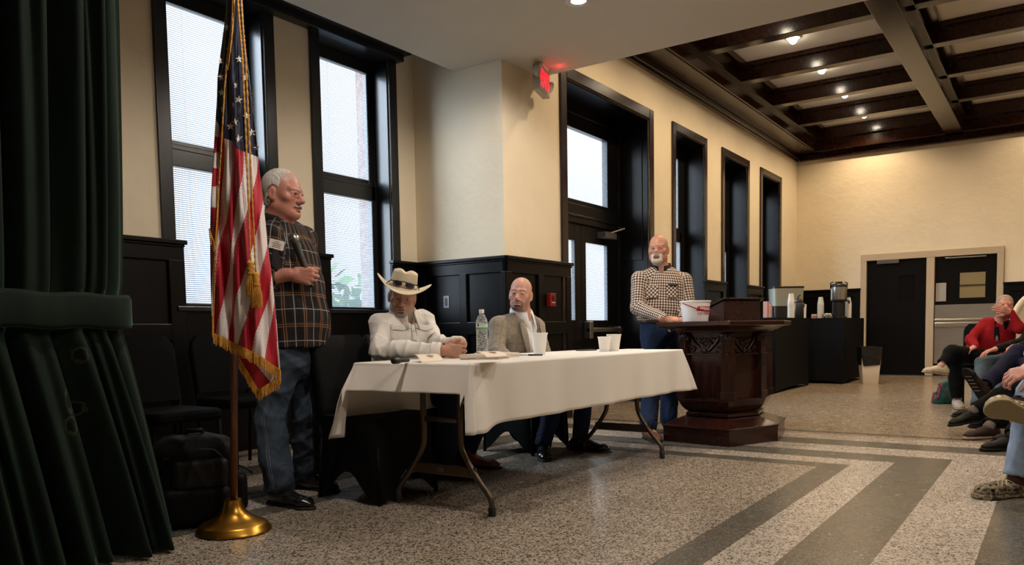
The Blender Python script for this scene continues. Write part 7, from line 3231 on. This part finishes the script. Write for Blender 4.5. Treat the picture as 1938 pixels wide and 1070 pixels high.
# the person in the red fleece, legs crossed, hand over the mouth
plain('shoe_cream', (.55, .45, .33, 1), .7, var=.15, vscale=30)
plain('shoe_grey', (.42, .36, .33, 1), .7, var=.2, vscale=60)
plain('shoe_brown', (.022, .009, .006, 1), .65, spec=.25)
plain('shoe_black', (.003, .003, .003, 1), .6, spec=.2)
plain('sole_tan', (.30, .22, .15, 1), .7)
plain('sole_dark', (.006, .005, .005, 1), .7, spec=.2)
plain('sock_grey', (.17, .135, .11, 1), .9, bmp=.3, bscale=160, bdist=.003)
plain('sock_brown', (.075, .022, .014, 1), .9, bmp=.2, bscale=160, bdist=.003)


def person_red():
    f = unit(-VR * .55 - VF * .83)
    H = Frame(at(1901, 580, 8.40), unit(-VR * .35 - VF * .92 + UPV * .10), sc=1.0).roll(.12)
    nb = at(1893, 610, 8.50)
    pel = at(1862, 672, 8.62)
    sh = (at(1866, 613, 8.62), at(1919, 617, 8.46))
    el = (at(1838, 643, 8.50), at(1930, 622, 8.22))
    wr = (at(1846, 657, 8.32), at(1914, 592, 8.26))
    hip = (at(1852, 677, 8.60), at(1866, 679, 8.46))
    kn = (at(1806, 676, 8.36), at(1802, 667, 8.26))
    an = (onz(1812, 757, .093), at(1782, 692, 8.22))
    hd = [(unit(-VR * .75 - VF * .3 - UPV * .25), -UPV, (14, 18, 12)), (unit(-VR * .86 + UPV * .36 + VF * .10), unit(VF * .9 + VR * .2), (16, 22, 16))]
    t, S2 = sitter('seated person in a red fleece with a hand over the mouth and one leg crossed', pel, f, H, nb, sh, el, wr, hip, kn, an, 'fleece_red', 'trousers_black', 'skin_ruddy', hd, .011, .005, rr=1.05)
    head = Surf()
    head_prims(head, H)
    neck_prims(head, H, nb)

    def hair(x, y, z):
        side = np.maximum(y - .034 - np.maximum(z - .05, 0) * .6 + np.maximum(.02 - z, 0) * .5, -(z + .06 - y * .2))
        ear = .030 - np.sqrt((y + .010) ** 2 + ((z + .008) * .85) ** 2)
        return np.maximum(side, np.where(np.abs(x) > .05, ear, -1))

    shell_obj('hair', head, H, hair, 'hair_grey', t, .0045, .006, ((-.11, -.13, -.10), (.11, .11, .15)), .0012)
    collar(t, nb + f * .004, f, np.cross(f, UPV), unit(UPV - f * .1), .062, 'trousers_black', .05, .030, .45, .03)
    c = (sh[0] + sh[1]) / 2 + f * .14 - UPV * .10 - VR * .03
    patch_obj('zip_facing', S2, c, unit(VR), UPV, .05, .14, 'trousers_black', t, .006, 6, 12, .002)
    patch_obj('pendant', S2, c - UPV * .06, VR, UPV, .035, .06, 'sock_grey', t, .014, 5, 6, .003, lambda u, v: (.5 + (u - .5) * (1 - abs(v - .5) * 1.6), v))
    shoe(t, an[0] + UPV * .0, unit(-VR * .35 - VF * .9), 'shoe_grey', 'sole_tan', .25)
    d = unit(an[1] - kn[1])
    upv = unit(-VR * .28 + UPV * .95)
    shoe(t, an[1] - UPV * .01, unit(-VR * .95 + UPV * .18 - VF * .2), 'shoe_cream', 'sole_tan', .26, up=unit(UPV + VR * .15))
    wp(MB().tube([an[1] - d * .03, an[1] + d * .03], [.036, .038], 12).build('ankle', 'skin_fair', smooth=True), t)
    seat_for(pel, f, 'dark banquet chair under the person in the red fleece')


person_red()


def person_generic(label, kneesR, kneesL, ankR, ankL, pel, f, top, trs, skn, handR=None, res=.014, tall=.0, wrists=None, sock='shoe_black'):
    f = unit(f)
    rt = np.cross(f, UPV)
    pel = np.asarray(pel, float)
    nb = pel - f * .06 + UPV * (.50 + tall)
    H = Frame(nb + UPV * .15 + f * .04, f)
    sh = (nb + rt * .19 - UPV * .05, nb - rt * .19 - UPV * .05)
    el = (sh[0] + f * .10 - UPV * .27 + rt * .05, sh[1] + f * .10 - UPV * .27 - rt * .05)
    wr = (el[0] + f * .22 - UPV * .02 - rt * .06, el[1] + f * .22 - UPV * .02 + rt * .06)
    if wrists is not None:
        wr = tuple(w if w is not None else q for w, q in zip(wrists, wr))
        el = tuple((s_ + w) / 2 - UPV * .10 - f * .08 + sg * rt * .06 if wrists[i] is not None else e for i, (s_, w, e, sg) in enumerate(zip(sh, wr, el, (1, -1))))
    hip = (pel + rt * .09 + f * .04, pel - rt * .09 + f * .04)
    t, S2 = sitter(label, pel, f, H, nb, sh, el, wr, hip, (kneesR, kneesL), (ankR, ankL), top, trs, skn, handR, res, .008)
    for a_, k_ in ((ankR, kneesR), (ankL, kneesL)):
        d = unit(np.asarray(k_) - np.asarray(a_))
        wp(MB().tube([a_ - d * .035, a_ - d * .02, a_ + d * .03, a_ + d * .13], [.020, .043, .044, .046], 16).build('sock', sock, smooth=True), t)
    return t, S2


# blue-grey jeans, knees showing behind the red fleece, one hand on the thigh
f_ = unit(-VR * .97 + VF * .12)
kR, kL = at(1862, 688, 8.05), at(1900, 702, 7.72)
aR, aL = onz(1850, 772, .093), onz(1888, 790, .093)
pel = at(1972, 680, 7.95)
pel[2] = .52
wb_ = at(1889, 660, 7.85)
t, _ = person_generic('seated person in faded blue jeans with a hand on the knee beside the red fleece', kR, kL, aR, aL, pel, f_, 'shirt_dark', 'jeans_grey', 'skin_ruddy',
                      [(unit(f_ * .9 - UPV * .25), unit(-UPV), (18, 22, 15)), None], wrists=(wb_, None))
shoe(t, aR, f_, 'shoe_black', 'sole_dark', .28)
shoe(t, aL, f_, 'shoe_black', 'sole_dark', .28)
seat_for(pel, f_, 'dark banquet chair under the person in faded blue jeans')

# navy jeans crossed, the shoe sole turned to the room
kR, kL = at(1926, 668, 7.05), at(1950, 690, 6.85)
aR, aL = at(1862, 732, 6.75), onz(1940, 815, .093)
pel = at(2012, 700, 7.0)
pel[2] = .52
t, _ = person_generic('seated person in navy jeans with crossed legs, dark shoe sole facing the room', kR, kL, aR, aL, pel, f_, 'shirt_dark', 'jeans_navy', 'skin_ruddy')
toe = unit(-VR * .45 + UPV * .80 + VF * .1)
up_ = unit(VR * .80 + UPV * .45 + VF * .35)
o_ = boot(t, aR - up_ * .0, toe, 'shoe_brown', 'sole_dark', .27, 'shoe', up=up_, low=True, pointed=1.0)
mb = MB()
sd_v = np.cross(toe, up_)
for k in range(5):
    p0 = o_ + toe * (.0 + .035 * k) + up_ * -.0015
    mb.tube([p0 - sd_v * .030, p0 + sd_v * .022 + toe * .012], .0035, 6)
wp(mb.build('sole_grooves', 'sock_grey'), t)
shoe(t, aL, f_, 'shoe_black', 'sole_dark', .28)
seat_for(pel, f_, 'dark banquet chair under the person in navy jeans')

# black trousers, one dark shoe raised over grey sock, one brown shoe on the floor
kR, kL = at(1962, 700, 6.45), at(1962, 712, 6.25)
aR = onz(1872, 808, .093)
aL = at(1842, 778, 6.35)
pel = at(2070, 720, 6.35)
pel[2] = .52
t, _ = person_generic('seated person in black trousers with grey socks, one dark shoe raised off the floor', kR, kL, aR, aL, pel, f_, 'shirt_dark', 'trousers_black', 'skin_ruddy', sock='sock_grey')
shoe(t, aR, unit(-VR * .9 - VF * .2), 'shoe_brown', 'sole_tan', .28)
tdir = unit(-VR * .93 - UPV * .18 - VF * .15)
shoe(t, aL - UPV * .0, tdir, 'shoe_black', 'sole_dark', .28, up=unit(UPV - VR * .15))
seat_for(pel, f_, 'dark banquet chair under the person in black trousers')

# one more black shoe nearer the viewer
kR, kL = at(1990, 720, 5.7), at(2010, 735, 5.45)
aR, aL = onz(1915, 828, .093), onz(2000, 850, .093)
pel = at(2120, 740, 5.6)
pel[2] = .52
t, _ = person_generic('seated person at the frame edge of whom one black shoe shows behind pale jeans', kR, kL, aR, aL, pel, f_, 'shirt_dark', 'trousers_black', 'skin_ruddy')
shoe(t, aR, unit(-VR * .95 - VF * .1), 'shoe_black', 'sole_dark', .28)
shoe(t, aL, f_, 'shoe_black', 'sole_dark', .28)
seat_for(pel, f_, 'dark banquet chair under the person with the single black shoe')

# nearest sitter: pale jeans and camouflage clogs
m, nt, b = new_mat('camo_foam')
f = noise(nt, 30, 2)
c = ramp(nt, f, [(.0, (.035, .024, .014, 1)), (.42, (.14, .10, .055, 1)), (.5, (.26, .21, .13, 1)), (.58, (.09, .075, .035, 1))], 'CONSTANT')
nt.links.new(c, b.inputs['Base Color'])
b.inputs['Roughness'].default_value = .6
m, nt, b = new_mat('camo_pale')
f = noise(nt, 30, 2)
c = ramp(nt, f, [(.0, (.16, .11, .06, 1)), (.40, (.36, .28, .17, 1)), (.5, (.50, .42, .29, 1)), (.6, (.28, .21, .12, 1))], 'CONSTANT')
nt.links.new(c, b.inputs['Base Color'])
b.inputs['Roughness'].default_value = .6
plain('clog_sole', (.30, .235, .12, 1), .65, bmp=.5, bscale=60, bdist=.004)
plain('lace', (.50, .40, .28, 1), .8)


def clog(parent, ank, d, up, upper, sole, L=.295):
    up = unit(up)
    d = unit(np.asarray(d, float) - up * (np.asarray(d, float) @ up))
    sd = np.cross(d, up)
    o = np.asarray(ank, float) - up * .085
    Rm = np.stack([d, sd, up], 1)
    S_ = Surf()
    S_.ec(o - d * .055 + up * .038, o + d * .05 + up * .040, (.044, .036), (.046, .038), sd, .03)
    S_.ec(o + d * .05 + up * .042, o + d * (L - .125) + up * .036, (.047, .040), (.057, .034), sd, .03)
    S_.el(o + d * (L - .120) + up * .034, (.062, .056, .034), Rm, .03)
    S_.cut(o + up * .022, -up)
    # foot opening and the round vent holes
    S_.ec(o - d * .045 + up * .085, o + d * .045 + up * .085, (.034, .034), (.034, .034), sd, .01, 's')
    hol = []
    for a in np.linspace(-1.25, 1.25, 5):
        hol.append(o + d * (L - .122 + .050 * math.cos(a)) + sd * .052 * math.sin(a) + up * .045)
    for x in (.0, .04):
        for y in (-.028, 0, .028):
            hol.append(o + d * (L - .155 + x) + sd * y + up * .070)
    for h_ in hol:
        S_.el(h_, (.0095, .0095, .0095), None, .002, 's')
    for s_ in (-1, 1):
        for x in (.02, .055, .09, .125):
            S_.el(o + d * x + sd * s_ * .050 + up * .040, (.012, .010, .0065), Rm, .003, 's')
    V, Q = S_.mesh(.0042)
    V = smooth_v(V, Q, 1)
    surf_obj('clog_upper', V, Q, upper, parent)
    S2 = Surf()
    S2.ec(o - d * .058, o + d * .05, (.048, .048), (.044, .044), sd, .02)
    S2.ec(o + d * .05, o + d * (L - .12), (.044, .044), (.064, .06), sd, .02)
    S2.ec(o + d * (L - .12), o + d * (L - .095), (.063, .06), (.058, .05), sd, .02)
    S2.cut(o + up * .027, up, .004)
    S2.cut(o + up * .0005, -up, .004)
    for k in range(9):
        S2.rc(o + d * (.075 + .014 * k) - sd * .05 - up * .003, o + d * (.085 + .014 * k) + sd * .05 - up * .003, .0065, .0065, .003, 's')
    V, Q = S2.mesh(.0045)
    surf_obj('clog_sole', smooth_v(V, Q, 1), Q, sole, parent)
    # cord lacing over the instep
    mb = MB()
    for x0_, x1_, s_ in ((.055, .125, 1), (.055, .125, -1), (.085, .15, 1), (.085, .15, -1), (.03, .10, 1), (.03, .10, -1)):
        p = [o + d * x0_ + sd * s_ * .044 + up * .060, o + d * (x0_ + x1_) / 2 + up * .086, o + d * x1_ - sd * s_ * .040 + up * .064]
        mb.tube(bez(p, 5), .0028, 6)
    wp(mb.build('lacing', 'lace', smooth=True), parent)
    return o


aR = at(1934, 770, 3.98)
aL = onz(1924, 908, .086)
kR = at(2012, 672, 4.02)
kL = at(1948, 740, 4.12)
kL[2] = .54
kL = aL + V3(.05, -.06, .44)
pel = at(2118, 780, 4.15)
pel[2] = .52
wrh = at(1953, 700, 4.0)
t, _ = person_generic('seated person in pale blue jeans with one camouflage clog crossed over the knee', kR, kL, aR, aL, pel, f_, 'shirt_rose', 'jeans_light', 'skin_pink',
                      [None, (unit(-VR * .9 - UPV * .25), unit(-UPV * .6 + VF * .5), (40, 50, 35))], .010, wrists=(None, wrh), sock='sock_brown')
d_ = unit(-VR * .97 + UPV * .30 - VF * .10)
u_ = unit(UPV * .62 + VF * .68 + VR * .10)
clog(t, aR - d_ * .02, d_, u_, 'camo_pale', 'clog_sole', .30)
clog(t, aL, unit(-VR * .97 - VF * .22), UPV, 'camo_foam', 'camo_foam', .30)
seat_for(pel, f_, 'dark banquet chair under the person with camouflage clogs')

# teal handbag on the floor
plain('teal_cloth', (.016, .105, .105, 1), .8, var=.25, vscale=20)
plain('bag_pink', (.20, .035, .05, 1), .8, var=.4, vscale=60)
bp2 = onz(1787, 765)
t = thing('handbag', 'slouched teal cloth handbag with dark pink straps on the floor by the red fleece', 'handbag', tuple(bp2))
Fg = lambda x, y, z: np.array(bp2) + VR * x + VF * y + UPV * z
S_ = Surf()
S_.ec(Fg(-.06, .05, .035), Fg(.09, .05, .035), (.05, .045), (.055, .045), VF, .04)
S_.rc(Fg(-.05, .05, .05), Fg(.0, .05, .22), .06, .03, .05)
S_.rc(Fg(.08, .05, .05), Fg(.11, .05, .27), .07, .022, .05)
S_.rc(Fg(.0, .05, .22), Fg(.115, .05, .27), .028, .02, .03)
S_.rc(Fg(.02, .05, .1), Fg(.06, .05, .2), .07, .04, .05)
V, Q = S_.mesh(.008)
V = smooth_v(V, Q, 2)
V = V + vnorm(V, Q) * folds(V, .012, .7, 6)[:, None]
V[:, 2] = np.maximum(V[:, 2], .002)
surf_obj('bag_body', V, Q, 'teal_cloth', t)
wp(MB().tube([Fg(-.06, -.01, .24), Fg(-.02, -.02, .17), Fg(.05, -.02, .06), Fg(.10, -.02, .02)], .014, 8, .5).build('trim', 'bag_pink', smooth=True), t)
wp(MB().tube([Fg(-.07, .0, .23), Fg(-.05, -.01, .17), Fg(-.08, -.02, .08), Fg(-.16, -.03, .02), Fg(-.12, .0, .12), Fg(-.05, .02, .13)], .014, 8, .5).build('strap', 'bag_pink', smooth=True), t)
wp(MB().tube([Fg(.11, -.02, .01), Fg(.15, -.02, .09), Fg(.16, .02, .02)], .013, 8, .5).build('strap', 'bag_pink', smooth=True), t)

# the rounded cream chair back behind the red fleece
plain('cream_shell', (.68, .60, .46, 1), .5)
cc_ = at(1962, 640, 9.3)
t = thing('round_back_chair', 'cream chair with a tall rounded back at the right edge behind the red fleece', 'chair', (cc_[0], cc_[1], 0), math.atan2(VR[1], VR[0]))
rws = []
for k in range(25):
    a = PI * k / 24
    rws.append((-.33 * math.cos(a), .0, .62 + .62 * math.sin(a) ** .8))
pts = [(-.33, 0, .40)] + [tuple(p) for p in rws] + [(.33, 0, .40)]
mb = MB()
mb.add([(p[0], -.02, p[2]) for p in pts] + [(p[0], .02, p[2]) for p in pts],
       [tuple(range(len(pts))), tuple(range(2 * len(pts) - 1, len(pts) - 1, -1))] + [(i, len(pts) + i, len(pts) + (i + 1) % len(pts), (i + 1) % len(pts)) for i in range(len(pts))])
mb.build('backrest', 'cream_shell', t)
MB().tube([(p[0] * 1.0, -.01, p[2]) for p in pts], .036, 10).build('rim', 'cream_shell', t, smooth=True)
MB().prism(rrect(.62, .5, .08, cy=-.27), .40, .46).build('seat', 'cream_shell', t, bevel=.015)
for sx_ in (-1, 1):
    for y in (-.48, -.04):
        MB().tube([(sx_ * .27, y, .40), (sx_ * .29, y, 0)], .018, 8).build('leg', 'cream_shell', t)
